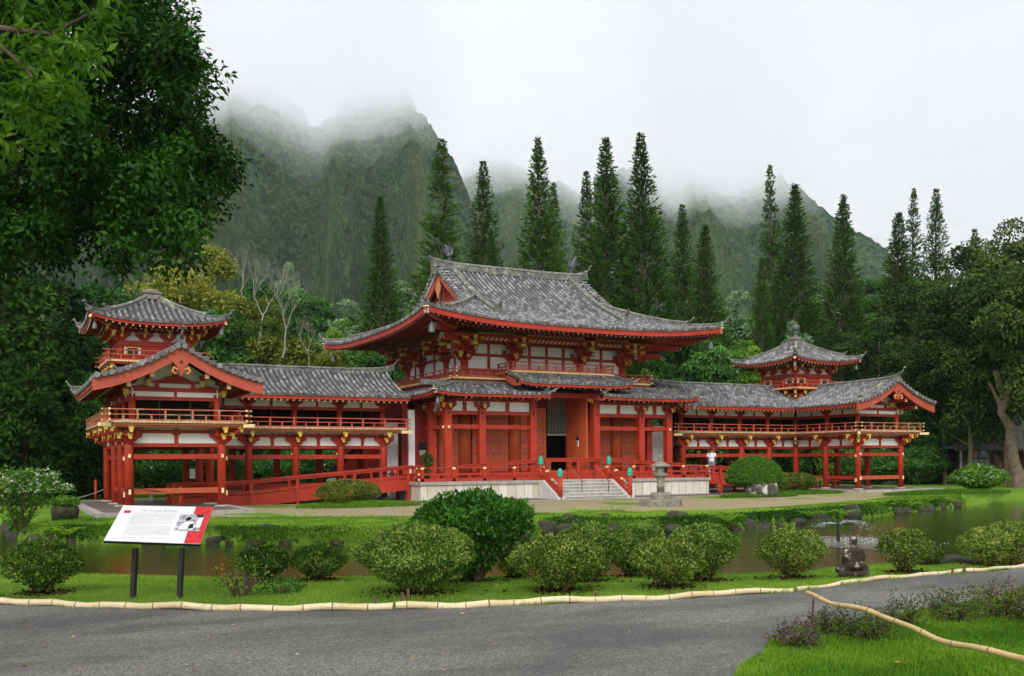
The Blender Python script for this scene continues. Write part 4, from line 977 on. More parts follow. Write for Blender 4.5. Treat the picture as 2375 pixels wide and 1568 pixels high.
# three-step bracket clusters carrying the great eaves
def big(P, out, side, s=1.0, reach=3):
    mb = MB()
    P = Vector(P); out = Vector(out).normalized(); side = Vector(side).normalized()
    bracket(mb, P, out, side, 6.62, 1.25*s, 1)
    for k in range(1, reach):
        q = P + out*(.42*k); bracket(mb, q, out, side, 6.70+.33*k, 1.15*s, 1)
    fo = lambda a, b, t: P + out*a + U*b + side*t
    mb.prism([(-.1, 7.30), (1.25, 6.98), (1.32, 7.02), (1.32, 7.22), (-.1, 7.55)], fo, -.09, .09, 0)
    mb.prism([(1.321, 6.99), (1.34, 6.99), (1.34, 7.23), (1.321, 7.23)], fo, -.10, .10, 2)
    mb.prism([(1.05, 7.30), (1.0, 7.46), (1.30, 7.46), (1.25, 7.30)], fo, -.13, .13, 1)
    mb.prism([(-.5, 7.46), (-.5, 7.58), (.5, 7.58), (.5, 7.46)], lambda a, b, t: P+out*1.15+side*a+U*b+out*t, -.06, .06, 0)
    for a in (-.42, .42): mb.prism([(a-.06, 7.58), (a-.10, 7.70), (a+.10, 7.70), (a+.06, 7.58)], lambda p, q, t: P+out*1.15+side*p+U*q+out*t, -.09, .09, 1)
    mb.build('bracket', [M['red'], M['yellow'], M['pattern']], H0)
for x in ucx: big((x, uy, 0), (0, -1, 0), (1, 0, 0))
for y in ucy: big((-ux, y, 0), (-1, 0, 0), (0, 1, 0)); big((ux, y, 0), (1, 0, 0), (0, 1, 0))
for sx_ in (-1, 1):
    mb = MB()
    big((sx_*ux, uy, 0), (sx_, -1, 0), (1, sx_, 0), 1.0, 3)
    for (a, za, b, zb) in ((.2, 7.35, 2.1, 7.12), (.2, 7.75, 3.0, 7.52), (.3, 8.0, 3.9, 7.86)):
        d = Vector((sx_*.707, -.707, 0)); A = Vector((sx_*ux, uy, 0))+d*a+U*za; B = Vector((sx_*ux, uy, 0))+d*b+U*zb; mb.bar(A, B, .20, .26, 0); dd = (B-A).normalized(); mb.bar(B+dd*.001, B+dd*.02, .21, .27, 2)
    build_each(mb, 2, 'corner_beam', [M['red'], M['yellow'], M['pattern']], H0)
mb = MB(); 
mb.bar((-ux-1.2, uy-1.2, 7.76), (ux+1.2, uy-1.2, 7.76), .16, .16); mb.bar((-ux-1.2, uy-1.2, 7.76), (-ux-1.2, uY+1.2, 7.759), .16, .16); mb.bar((ux+1.2, uy-1.2, 7.76), (ux+1.2, uY+1.2, 7.759), .16, .16)
mb.build('eave_purlin', M['red'], H0)
mb = MB()
for x0, x1 in ((-4.4, -2.3), (-1.7, 1.7), (2.3, 4.4)):
    mb.prism([(uy-.55, 7.62), (uy-.80, 7.72), (uy-1.05, 7.90), (uy-1.05, 7.94), (uy-.80, 7.76), (uy-.55, 7.66)], lambda a, b, t: Vector((t, a, b)), x0, x1, 0)
    n = int((x1-x0)/.24)
    for i in range(n+1):
        x = x0+(x1-x0)*i/n; mb.prism([(uy-.54, 7.58), (uy-.80, 7.68), (uy-1.06, 7.87), (uy-1.06, 7.90), (uy-.80, 7.715), (uy-.54, 7.615)], lambda a, b, t: Vector((t, a, b)), x-.045, x+.045, 1)
mb.build('cove_ribs', [M['white'], M['red']], H0)

# --- the great hip-and-gable roof
RX, RY0, RY1, YR = 8.35, -4.10, 11.10, 3.5; DH = YR-RY0; GX = 4.45; KX = 3.85
def fz(d): return 8.08 + .235*d + .0335*d*d
def rz_(x, y):
    dx = RX-abs(x); dy = min(y-RY0, RY1-y); d = min(dx, dy)
    e_ = max(dx, dy); along = max(0, 1-e_/ (RX)) if dy <= dx else max(0, 1-e_/DH)
    lx = max(0, 1-dx/RX) if dy < dx else max(0, 1-dy/DH)
    return fz(d) + .52*(lx**3)*max(0, 1-d/4.5)**1.5
TS = .262; NN = 14
def mst(x, sgn=-1):
    ax = abs(x); top = DH if ax <= GX else RX-ax
    out = []
    for i in range(NN+1):
        d = top*i/NN; y = RY0+d if sgn < 0 else RY1-d; z = fz(d)+.52*(max(0, 1-(RX-ax)/RX)**3)*max(0, 1-d/4.5)**1.5 + .10*max(0, (ax-2.5)/2)**2*max(0, (d-4.5)/3.1)*(ax <= GX)
        out.append((x, y, z))
    return out
def sst(y, sg):
    dy = min(y-RY0, RY1-y); top = min(RX-KX-.15, max(.02, dy)); out = []
    for i in range(8):
        d = top*i/7; out.append((sg*(RX-d), y, fz(d)+.52*(max(0, 1-dy/DH)**3)*max(0, 1-d/4.5)**1.5))
    return out
mb = MB(); mb.att = []
xs = [(-31.5+i)*TS for i in range(64)]
tile_rows(mb, [mst(x) for x in xs], (1, 0, 0), r=.068, seed=1200)
bx_ = [-RX+.01]+[x for x in np.arange(-8.2, 8.21, .2)]+[RX-.01]
def seg_base(xr, sg, seed): tile_base(mb, [mst(x, sg) for x in xr], seed=seed, K=NN)
seg_base([x for x in bx_ if x <= -GX-.001]+[-GX-.005], -1, 1300); seg_base([-GX+.001]+[x for x in bx_ if abs(x) < GX]+[GX-.001], -1, 1400); seg_base([GX+.005]+[x for x in bx_ if x > GX], -1, 1500)
seg_base([-GX+.001]+[x for x in bx_ if abs(x) < GX]+[GX-.001], 1, 1600); seg_base([GX+.005]+[x for x in bx_ if x > GX], 1, 1700); seg_base([x for x in bx_ if x < -GX]+[-GX-.005], 1, 1750)
ysd = [RY0+.13+TS*i for i in range(57)]
for sg in (-1, 1):
    tile_rows(mb, [sst(y, sg) for y in ysd], (0, 1, 0), r=.068, seed=1800+sg*60); tile_base(mb, [sst(y, sg) for y in [RY0+.01]+ysd+[RY1-.01]], seed=1900+sg*60)
# verge tiles on the gables
for sg in (-1, 1):
    for i in range(17):
        for s2 in (-1, 1):
            d = DH-.25-i*.27
            if d < 3.6: continue
            y = YR+s2*(DH-d); z = fz(d)+.10*max(0, (GX-2.5)/2)**2*max(0, (d-4.5)/3.1)
            tile_rows(mb, [[(sg*(GX+.14), y, z+.0), (sg*(GX-.42), y, z+.05)]], (0, 1, 0), r=.085, seed=2000+i, seg=1)
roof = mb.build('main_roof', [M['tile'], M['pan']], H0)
mb = MB()
zr = fz(DH); lr = lambda x: .10*max(0, (abs(x)-2.5)/2)**2
ridge_line(mb, [(x, YR, zr+.04+lr(x)+.05*(abs(x) > 4.4)) for x in (-4.62, -4.2, -3.6, -2.5, 0, 2.5, 3.6, 4.2, 4.62)], (0, 1, 0), .30, .40, horn=(False, True), hr=.42)
mb.tube([(-4.62, YR, zr+.5), (-4.85, YR, zr+.55), (-4.95, YR, zr+.65)], [.07, .06, .04], 8); mb.box(-4.75, -4.6, YR-.22, YR+.22, zr-.3, zr+.55)
for sg in (-1, 1):
    pp = []
    for d in (DH-.1, 6.6, 5.6, 4.6, 3.6, 2.8, 2.2): pp.append((sg*(3.62+.03*(DH-d)*.2), RY0+d, fz(d)+.05+lr(3.6)*max(0, (d-4.5)/3.1)))
    ridge_line(mb, pp, (1, 0, 0), .26, .26, horn=(False, False)); p = pp[-1]
    mb.box(p[0]-.2, p[0]+.2, p[1]-.16, p[1]+.02, p[2]-.05, p[2]+.34); mb.tube([(p[0], p[1], p[2]+.3), (p[0], p[1]-.25, p[2]+.42), (p[0], p[1]-.38, p[2]+.62)], [.09, .07, .04], 8)
    pp = [(sg*x, RY0+(RX-x), rz_(sg*x, RY0+(RX-x))+.05) for x in (3.75, 4.6, 5.5, 6.3, 7.0)]; ridge_line(mb, pp, (.707, .707*sg, 0), .24, .26, horn=(False, True), hr=.32)
    pp = [(sg*x, RY0+(RX-x), rz_(sg*x, RY0+(RX-x))+.04) for x in (6.9, 7.5, 8.0, 8.28)]; ridge_line(mb, pp, (.707, .707*sg, 0), .18, .17, horn=(False, True), hr=.3)
    pp = [(sg*x, RY1-(RX-x), rz_(sg*x, RY1-(RX-x))+.05) for x in (3.75, 4.6, 5.5, 6.3, 7.0)]; ridge_line(mb, pp, (.707, -.707*sg, 0), .24, .26, horn=(False, True), hr=.32)
    pp = [(sg*x, RY1-(RX-x), rz_(sg*x, RY1-(RX-x))+.04) for x in (6.9, 7.5, 8.0, 8.28)]; ridge_line(mb, pp, (.707, -.707*sg, 0), .18, .17, horn=(False, True), hr=.3)
    # ridge at the foot of the gable, sagging between the knees
    pp = [(sg*(4.55), y, fz(RX-4.55)+.06+ .10*((y-YR)/3.0)**2) for y in (.5, 1.2, 2.2, 3.5, 4.8, 5.8, 6.5)]; ridge_line(mb, [(sg*3.85, .42, fz(4.4)+.16)]+pp+[(sg*3.85, 6.58, fz(4.4)+.16)], (1, 0, 0), .22, .24, horn=(False, False))
mb.build('roof_ridge', M['ridge'], roof, H0)
# gables
for sg in (-1, 1):
    mb = MB(); fr = lambda a, b, t: Vector((sg*(4.02+t), a, b))
    mb.prism([(YR-2.9, 9.75), (YR+2.9, 9.75), (YR, 11.75)], fr, 0, .05, 0)
    mb.prism([(YR-2.0, 9.9), (YR+2.0, 9.9), (YR+2.0, 10.1), (YR-2.0, 10.1)], fr, .05, .12, 1); mb.prism([(YR-.09, 9.8), (YR+.09, 9.8), (YR+.09, 11.5), (YR-.09, 11.5)], fr, .05, .11, 1)
    for s2 in (-1, 1):
        for i in range(5):
            d0, d1 = DH-i*.72, DH-(i+1)*.72
            q = [(YR+s2*(DH-d0), fz(d0)-.10), (YR+s2*(DH-d1), fz(d1)-.10), (YR+s2*(DH-d1), fz(d1)-.48), (YR+s2*(DH-d0), fz(d0)-.52)]
            mb.prism(q, fr, .30, .38, 2)
            q = [(a, b+.09) for a, b in q[:2]]+[(a, b-.001) for a, b in q[1::-1]]; mb.prism(q, fr, .06, .46, 3)
    mb.prism([(YR, 11.35), (YR-.22, 11.0), (YR-.36, 10.8), (YR-.22, 10.55), (YR, 10.25), (YR+.22, 10.55), (YR+.36, 10.8), (YR+.22, 11.0)], fr, .382, .42, 4)
    mb.build('gable', [M['reddark'], M['red'], M['redlight'], M['white'], M['gold']], roof, H0)
K = 22; xs = [-RX+2*RX*i/K for i in range(K+1)]; iv = lambda x: max(-1, min(1, -x/RX))*(abs(x)/RX)**4
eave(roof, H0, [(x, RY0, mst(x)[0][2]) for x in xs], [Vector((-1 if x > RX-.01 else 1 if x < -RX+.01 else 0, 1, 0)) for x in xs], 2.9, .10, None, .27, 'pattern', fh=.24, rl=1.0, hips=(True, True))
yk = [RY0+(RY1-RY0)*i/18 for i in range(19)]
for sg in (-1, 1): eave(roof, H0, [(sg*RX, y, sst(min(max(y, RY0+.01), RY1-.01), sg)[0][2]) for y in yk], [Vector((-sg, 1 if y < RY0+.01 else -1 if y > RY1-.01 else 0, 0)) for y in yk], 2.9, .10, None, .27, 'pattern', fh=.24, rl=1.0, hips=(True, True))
mb = MB()
for sx_, yy, sy in ((-1, RY0, 1), (1, RY0, 1), (-1, RY1, -1)):
    a = Vector((sx_*(RX-2.6), yy+sy*2.6, 8.05)); b = Vector((sx_*(RX-.08), yy+sy*.08, 8.34)); mb.bar(a, b, .24, .26, 0); d = (b-a).normalized(); mb.bar(b+d*.002, b+d*.03, .25, .27, 1); mb.bar(b-d*.05+U*.15, b+d*.10+U*.16, .24, .05, 2)
build_each(mb, 3, 'hip_rafter', [M['redlight'], M['pattern'], M['cream']], roof, H0)
mb = MB()
for x, y in ((-RX+.5, RY0+.5), (RX-.5, RY0+.5), (-RX+.5, RY1-.5)): mb.lathe((x, y, 7.42), [(.16, 0), (.15, .05), (.12, .34), (.04, .44), (.014, .6)], 12)
build_each(mb, 1, 'wind_bell', M['bronze'], roof, H0)
# phoenix figures on the ridge ends
for sg in (-1, 1):
    mb = MB(); x = sg*3.75; z = zr+.42
    mb.tube([(x-.05, YR, z), (x-.04, YR, z+.28)], .03, 6); mb.tube([(x+.05, YR, z), (x+.04, YR, z+.28)], .03, 6)
    mb.tube([(x+sg*.18, YR, z+.32), (x, YR, z+.36), (x-sg*.14, YR, z+.50), (x-sg*.16, YR, z+.68), (x-sg*.26, YR, z+.70)], [.05, .12, .07, .045, .015], 8)
    for k in range(6): a = R(35+k*18); mb.tube([(x+sg*.12, YR, z+.36), (x+sg*(.12+.25*math.cos(a)), YR, z+.36+.30*math.sin(a)), (x+sg*(.12+.55*math.cos(a)), YR, z+.34+.55*math.sin(a))], [.03, .04, .012], 5)
    for s2 in (-1, 1): mb.prism([(0, 0), (.25, .30), (.45, .62), (.30, .60), (.12, .48), (-.05, .2)], lambda a, b, t: Vector((x-sg*.02+sg*a*.5, YR+s2*(.08+.5*a+t*.2), z+.36+b)), 0, .1)
    mb.build('phoenix_statue', M['bronze'], H0)

# ---------------------------------------------------------------- access ramps (timber, red)
def ramp(name, label, pts, y, out):
    t = thing(name, label, 'ramp', (pts[-1][0] if pts[0][0] < 0 else pts[0][0], y, 0), 'red timber access ramps')
    w = 1.35
    for yy, nm in ((y, 'side_rail'), (y+w, 'side_rail')):
        mb = MB()
        for (x0, r0, d0), (x1, r1, d1) in zip(pts[:-1], pts[1:]):
            mb.bar((x0, yy, r0-.03), (x1, yy, r1-.03), .15, .05); mb.bar((x0, yy, r0-.10), (x1, yy, r1-.10), .05, .10)
            mb.prism([(x0, d0-.32), (x1, d1-.32), (x1, d1-.02), (x0, d0-.02)], lambda a, b, t_: Vector((a, yy+t_, b)), -.04, .04)
            mb.prism([(x0, d0-.019), (x1, d1-.019), (x1, d1+.18), (x0, d0+.18)], lambda a, b, t_: Vector((a, yy+t_, b)), -.015, .015)
            mb.bar((x0, yy-.02, d0+.30), (x1, yy-.02, d1+.30), .05, .07)
            n = max(1, round(abs(x1-x0)/2.5))
            for j in range(n+1):
                if j == 0 and x0 != pts[0][0]: continue
                f = j/n; x = x0+(x1-x0)*f; mb.box(x-.06, x+.06, yy-.09, yy+.03, -.2, r0+(r1-r0)*f-.06)
                if j < n: f = (j+.5)/n; x = x0+(x1-x0)*f; mb.box(x-.05, x+.05, yy-.04, yy+.02, d0+(d1-d0)*f, r0+(r1-r0)*f-.08)
        mb.build(nm, M['red'], t)
    mb = MB()
    for (x0, r0, d0), (x1, r1, d1) in zip(pts[:-1], pts[1:]): mb.prism([(x0, d0-.06), (x1, d1-.06), (x1, d1), (x0, d0)], lambda a, b, t_: Vector((a, y+t_, b)), .05, w-.05)
    mb.build('deck', M['reddark'], t)
    return t
ramp('access_ramp', 'long red ramp climbing from the left gallery to the hall', [(-18.6, .86, .02), (-15.45, .92, .12), (-13.45, 1.09, .30), (-8.3, 1.49, .70), (-7.5, 1.52, .765)], -1.75, -1)
ramp('access_ramp', 'red ramp coming down from the hall behind the domed bush', [(8.3, 1.42, .75), (9.3, 1.38, .68), (15.6, .80, .10)], -2.6, 1)
# ---------------------------------------------------------------- terrain, pond, path
def xy(p): return (p.x, p.y)
near_w = [xy(gp(u, v, -.15)) for u, v in [(-1400, 1296), (-500, 1308), (0, 1321), (169, 1328), (338, 1333), (490, 1337), (677, 1340), (826, 1336), (1000, 1336), (1165, 1334), (1226, 1334), (1450, 1334), (1652, 1332), (1802, 1326), (1934, 1315), (2080, 1303), (2215, 1291), (2346, 1311), (2500, 1300), (2900, 1270)]]
far_w = [xy(gp(u, v, -.5)) for u, v in [(3300, 1190), (2700, 1166), (2374, 1163), (2300, 1161), (2293.6, 1167), (2235, 1174), (2177, 1180), (2083, 1191.6), (1971, 1204.7), (1915, 1210), (1795, 1221.6), (1693.7, 1229), (1600, 1236), (1550, 1238), (1450, 1238), (1300, 1237), (1240, 1245), (1000, 1256), (830, 1265), (640, 1266), (470, 1262), (240, 1262), (120, 1256), (35, 1250), (20, 1222), (-200, 1218), (-1400, 1215)]]
POND = near_w + far_w
PA = np.array(POND); PB = np.roll(PA, -1, 0)
def sd_poly(X, Y, A, B):
    """signed distance, positive inside"""
    shp = X.shape; X = X.ravel(); Y = Y.ravel(); best = np.full(X.shape, 1e9); inside = np.zeros(X.shape, bool)
    for (ax, ay), (bx_, by_) in zip(A, B):
        dx, dy = bx_-ax, by_-ay; t = np.clip(((X-ax)*dx+(Y-ay)*dy)/(dx*dx+dy*dy+1e-12), 0, 1)
        best = np.minimum(best, np.hypot(X-ax-t*dx, Y-ay-t*dy))
        c = ((ay > Y) != (by_ > Y)) & (X < (bx_-ax)*(Y-ay)/((by_-ay) if abs(by_-ay) > 1e-9 else 1e-9)+ax); inside ^= c
    return np.where(inside, best, -best).reshape(shp)
_nz = np.array([[noise.noise(Vector((i*.37, j*.37, 3.1))) for j in range(64)] for i in range(64)])
def nz2(X, Y, s):
    a = (X/s) % 63; b = (Y/s) % 63; i = np.floor(a).astype(int); j = np.floor(b).astype(int); fa, fb = a-i, b-j; fa = fa*fa*(3-2*fa); fb = fb*fb*(3-2*fb)
    return (_nz[i, j]*(1-fa)*(1-fb)+_nz[i+1, j]*fa*(1-fb)+_nz[i, j+1]*(1-fa)*fb+_nz[i+1, j+1]*fa*fb)
fwx, fwy = math.sin(YAW), math.cos(YAW)
def depth_of(X, Y): return (X-CAM.x)*fwx+(Y-CAM.y)*fwy
def side_of(X, Y): return (X-CAM.x)*fwy-(Y-CAM.y)*fwx
def height(X, Y):
    X = np.asarray(X, float); Y = np.asarray(Y, float)
    sd = sd_poly(X, Y, PA, PB); dp_ = depth_of(X, Y)
    near = dp_ < np.interp(side_of(X, Y), [-60, -6, 6, 14, 40, 90], [20, 22, 22, 24, 30, 45])
    land = np.where(near, .045, -.12)
    back = np.clip((dp_-95)/220, 0, 1); land = land + 34*back**1.6 + np.where(dp_ > 95, nz2(X, Y, 9)*4*back, 0)
    e_ = np.clip(-sd, 0, 9)
    edge_n = -.17 + (.045+.17)*np.clip(e_/3.0, 0, 1)**.8
    edge_f = np.where(e_ < .25, -.60+.25*e_/.25, -.35+.24*np.clip((e_-.25)/1.1, 0, 1)**.7)
    z = np.where(near, np.where(e_ < 3.0, edge_n, land), np.where(e_ < 1.4, np.minimum(edge_f, land), land))
    z = z + np.where((sd < 0) & (~near), nz2(X, Y, .8)*.02, 0)
    return np.where(sd > 0, -.17-1.0*np.clip(sd/.25, 0, 1), z)
def h1(x, y): return float(height(np.array([x]), np.array([y]))[0])
def grid_obj(name, xs, ys, mat, zf, kind='structure', keep=None):
    X, Y = np.meshgrid(xs, ys, indexing='ij'); Z = zf(X, Y); nx, ny = X.shape
    me = bpy.data.meshes.new(name); V = np.stack([X, Y, Z], -1).reshape(-1, 3).astype(np.float32)
    I = np.arange(nx*ny).reshape(nx, ny); q = np.stack([I[:-1, :-1], I[1:, :-1], I[1:, 1:], I[:-1, 1:]], -1).reshape(-1, 4)
    me.vertices.add(len(V)); me.vertices.foreach_set('co', V.ravel()); me.loops.add(q.size); me.loops.foreach_set('vertex_index', q.ravel().astype(np.int32))
    me.polygons.add(len(q)); me.polygons.foreach_set('loop_start', (np.arange(len(q))*4).astype(np.int32)); me.polygons.foreach_set('use_smooth', np.ones(len(q), bool))
    me.materials.append(mat); me.update(calc_edges=True); me.validate(); o = bpy.data.objects.new(name, me); COL.objects.link(o); return tag(o, kind=kind)
xs = np.concatenate([[-3000, -1500, -700, -350, -200, -120], np.arange(-80, -32, 2), np.arange(-32, 14, .17), np.arange(14, 40, .5), np.arange(40, 120, 3), [140, 180, 250, 400, 700, 1500, 3000]])
ys = np.concatenate([[-3000, -1000, -300, -120, -70], np.arange(-50, -34, 1), np.arange(-34, -8, .15), np.arange(-8, 20, .6), np.arange(20, 160, 4), [180, 220, 280, 360, 500, 900, 3000]])
ground = grid_obj('ground', xs, ys, M['lawn'], height)
# water sheet
def poly_obj(name, pts, z, mat, kind='structure', thick=0, sub=False):
    bm = bmesh.new(); f = bm.faces.new([bm.verts.new((x, y, z)) for x, y in pts]); bm.normal_update()
    if f.normal.z < 0: f.normal_flip()
    bmesh.ops.triangulate(bm, faces=[f]); me = bpy.data.meshes.new(name); bm.to_mesh(me); bm.free(); me.materials.append(mat)
    o = bpy.data.objects.new(name, me); COL.objects.link(o)
    if kind: o['kind'] = kind
    return o
ext = [(a+(a-c)*0, b) for (a, b), c in zip(POND, [0]*len(POND))]
cxm, cym = np.mean(PA, 0)
out_n = [(x-fwx*1.2, y-fwy*1.2) for x, y in near_w]; out_f = [(x+fwx*.6, y+fwy*.6) for x, y in far_w]
poly_obj('pond_water', out_n+out_f, -.5, M['water'])
# the grit path between the bamboo edging and the heather bed
edge = [xy(gp(u, v, .05)) for u, v in [(-1500, 1370), (-600, 1390), (0, 1401), (169, 1406), (325, 1411), (558, 1415), (804, 1414), (945, 1413), (1148, 1406), (1385, 1397), (1545, 1391), (1690, 1382), (1836, 1373), (1842, 1371), (2038, 1345), (2271, 1328), (2374, 1317), (2700, 1290)]]
bed = [xy(gp(u, v, .05)) for u, v in [(2700, 1340), (2374, 1366), (2177, 1409), (2100, 1432), (1960, 1450), (1850, 1458), (1786, 1478), (1772, 1500), (1770, 1516), (1735, 1532), (1716, 1545), (1700, 1575), (1690, 1700), (1680, 2200)]]
edge_l = [(x+.02*math.sin(i*2.1), y) for i, (x, y) in enumerate(edge)]
poly_obj('path', [(x+fwx*.05, y+fwy*.05) for x, y in edge_l]+bed+[(-21.8, -43.5), (-40, -60), (-60, -30)], .056, M['path'])
# gravel court before the hall
gl = [xy(gp(u, v, -.115)) for u, v in [(430, 1199), (500, 1200), (740, 1198.6), (962, 1197), (1243, 1190), (1545, 1185), (1671, 1182), (1800, 1176), (1971, 1163.5), (2098, 1149), (2200, 1143)]]
poly_obj('gravel_court', gl+[(22, -3), (9, -2.0), (-16, -2.0), (-17, -5)], -.114, M['gravel'])
mb = MB(); mb.box(-9.4, 9.6, -5.4, -1.5, -.2, -.108); mb.build('pebble_drain', M['pebble']); tag(bpy.data.objects['pebble_drain'], kind='structure')
mb = MB(); mb.box(-9.5, 9.7, -5.52, -5.40, -.2, -.075); tag(mb.build('kerb', M['concrete']), kind='structure')
mb = MB(); mb.box(-9.5, -8.5, -1.5, 2, -.2, -.104); mb.box(8.4, 16, -1.5, 4, -.2, -.1045)
tag(mb.build('pavement', M['slab']), kind='structure')
for nm, (a, b, c, d_) in (('left', (-22.1, -16.8, -8.6, 4.6)), ('right', (15.4, 22.0, -6.55, 4.6))):
    mb = MB(); mb.box(a+.3, b-.3, c+.3, d_-.3, -.14, 0, 0); t_ = 1
    for q in ((a, b, c, c+.3), (a, b, d_-.3, d_), (a, a+.3, c+.3, d_-.3), (b-.3, b, c+.3, d_-.3)): mb.box(*q, -.14, .025, 1)
    tag(mb.build('paving_slab', [M['slab'], M['concrete']]), kind='structure')
mb = MB(); mb.box(-16.8, -9.0, -.5, 4.0, -.14, -.02, 0); mb.box(-16.8, -9.4, -.62, -.5, -.14, .0, 1); tag(mb.build('paving_slab', [M['slab'], M['concrete']]), kind='structure')
mb = MB(); mb.box(9.0, 15.4, -.5, 4.0, -.14, -.02, 0); mb.box(9.8, 15.4, -.75, -.5, -.14, .0, 1); tag(mb.build('paving_slab', [M['slab'], M['concrete']]), kind='structure')
# far path by the house
poly_obj('far_path', [(30, 4), (60, 8), (70, 30), (45, 34), (32, 14)], -.095, M['concrete'])

# ---------------------------------------------------------------- mountains
def ridge(name, crest, D, run, spurs, seed, step=2.0, vb=700, rough=5.5, base=(0, .0)):
    """crest: (u, v) skyline seen at distance D; the face falls towards the viewer with spurs and gullies"""
    us = [c[0] for c in crest]; u0, u1 = us[0], us[-1]
    n = int((u1-u0)/FPX*D/step); k = int(math.hypot(run, 380)/step)
    uu = np.linspace(u0, u1, n); zc = np.interp(uu, us, [(1089-c[1])/FPX*D for c in crest])
    S = (uu-1187)/FPX*D
    jag = np.array([noise.noise(Vector((s/24., seed, 0)))*6+noise.noise(Vector((s/9., seed, 5)))*5 for s in S]); zc = zc + jag*np.clip(zc/120, 0, 1)
    V = np.zeros((n, k, 3)); SP = np.zeros((n, k))
    for i in range(n):
        s = S[i]; z0 = zc[i]
        for j in range(k):
            t = j/(k-1)                 # 0 foot, 1 crest
            bend = noise.noise(Vector((t*1.5, s/160., seed+9)))*22
            a = 0
            for (wl, am, ph) in spurs:
                q = abs(math.sin(math.pi*((s+bend)/wl+ph+.35*noise.noise(Vector((s/wl*.7, seed, 2))))))
                a += am*(1-q)**1.35
            amax = sum(x[1] for x in spurs); f = a/amax
            grow = (1-t)**1.35*min(1, t*2.2+.3)*1.25
            dep = D - run*(1-t)**1.25 - a*2.8*grow - 18*noise.noise(Vector((s/70, t*4, seed)))*(1-t)
            z = z0*t**.92 + f*36*math.sin(math.pi*t**.7)*(1-t)**.5
            lump = noise.noise(Vector((s/13, z/13, seed)))*rough + abs(noise.noise(Vector((s/6.5, z/6.5, seed))))*-rough*1.1 + noise.noise(Vector((s/3.4, z/3.4, seed)))*rough*.5
            dep -= lump*1.2; z += lump*.55
            s2 = s*(.15+.85*dep/D)
            V[i, j] = (CAM.x+fwx*dep+fwy*s2, CAM.y+fwy*dep-fwx*s2, z+1.6); SP[i, j] = f**1.5
    me = bpy.data.meshes.new(name); I = np.arange(n*k).reshape(n, k); q = np.stack([I[:-1, :-1], I[1:, :-1], I[1:, 1:], I[:-1, 1:]], -1).reshape(-1, 4)
    me.vertices.add(n*k); me.vertices.foreach_set('co', V.ravel().astype(np.float32)); me.loops.add(q.size); me.loops.foreach_set('vertex_index', q.ravel().astype(np.int32))
    me.polygons.add(len(q)); me.polygons.foreach_set('loop_start', (np.arange(len(q))*4).astype(np.int32)); me.polygons.foreach_set('use_smooth', np.ones(len(q), bool))
    a = me.attributes.new('spur', 'FLOAT', 'POINT'); a.data.foreach_set('value', SP.ravel().astype(np.float32))
    me.materials.append(M['mountain']); me.update(calc_edges=True); me.validate(); o = bpy.data.objects.new(name, me); COL.objects.link(o); return tag(o, kind='structure')
ridge('mountain', [(-700, 330), (-400, 260), (-100, 300), (150, 270), (300, 290), (420, 235), (560, 200), (640, 212), (700, 262), (745, 312), (785, 275), (820, 215), (880, 195), (935, 215), (975, 270), (1010, 320), (1035, 355), (1062, 395), (1080, 450), (1120, 560), (1160, 640)], 900, 300, [(78, 62, .1), (33, 16, .4)], 3)
ridge('mountain_ridge', [(1020, 380), (1090, 372), (1150, 372), (1190, 392), (1240, 425), (1300, 440), (1340, 470), (1400, 440), (1480, 420), (1550, 420)], 1300, 380, [(110, 70, .0), (45, 20, .2)], 11, 5)
ridge('mountain_slope', [(1380, 430), (1500, 400), (1600, 395), (1700, 395), (1800, 420), (1850, 452), (1890, 490), (1950, 530), (2000, 565), (2055, 600), (2080, 640), (2150, 690), (2300, 720)], 1050, 420, [(120, 75, .35), (40, 18, .1)], 23, 4)
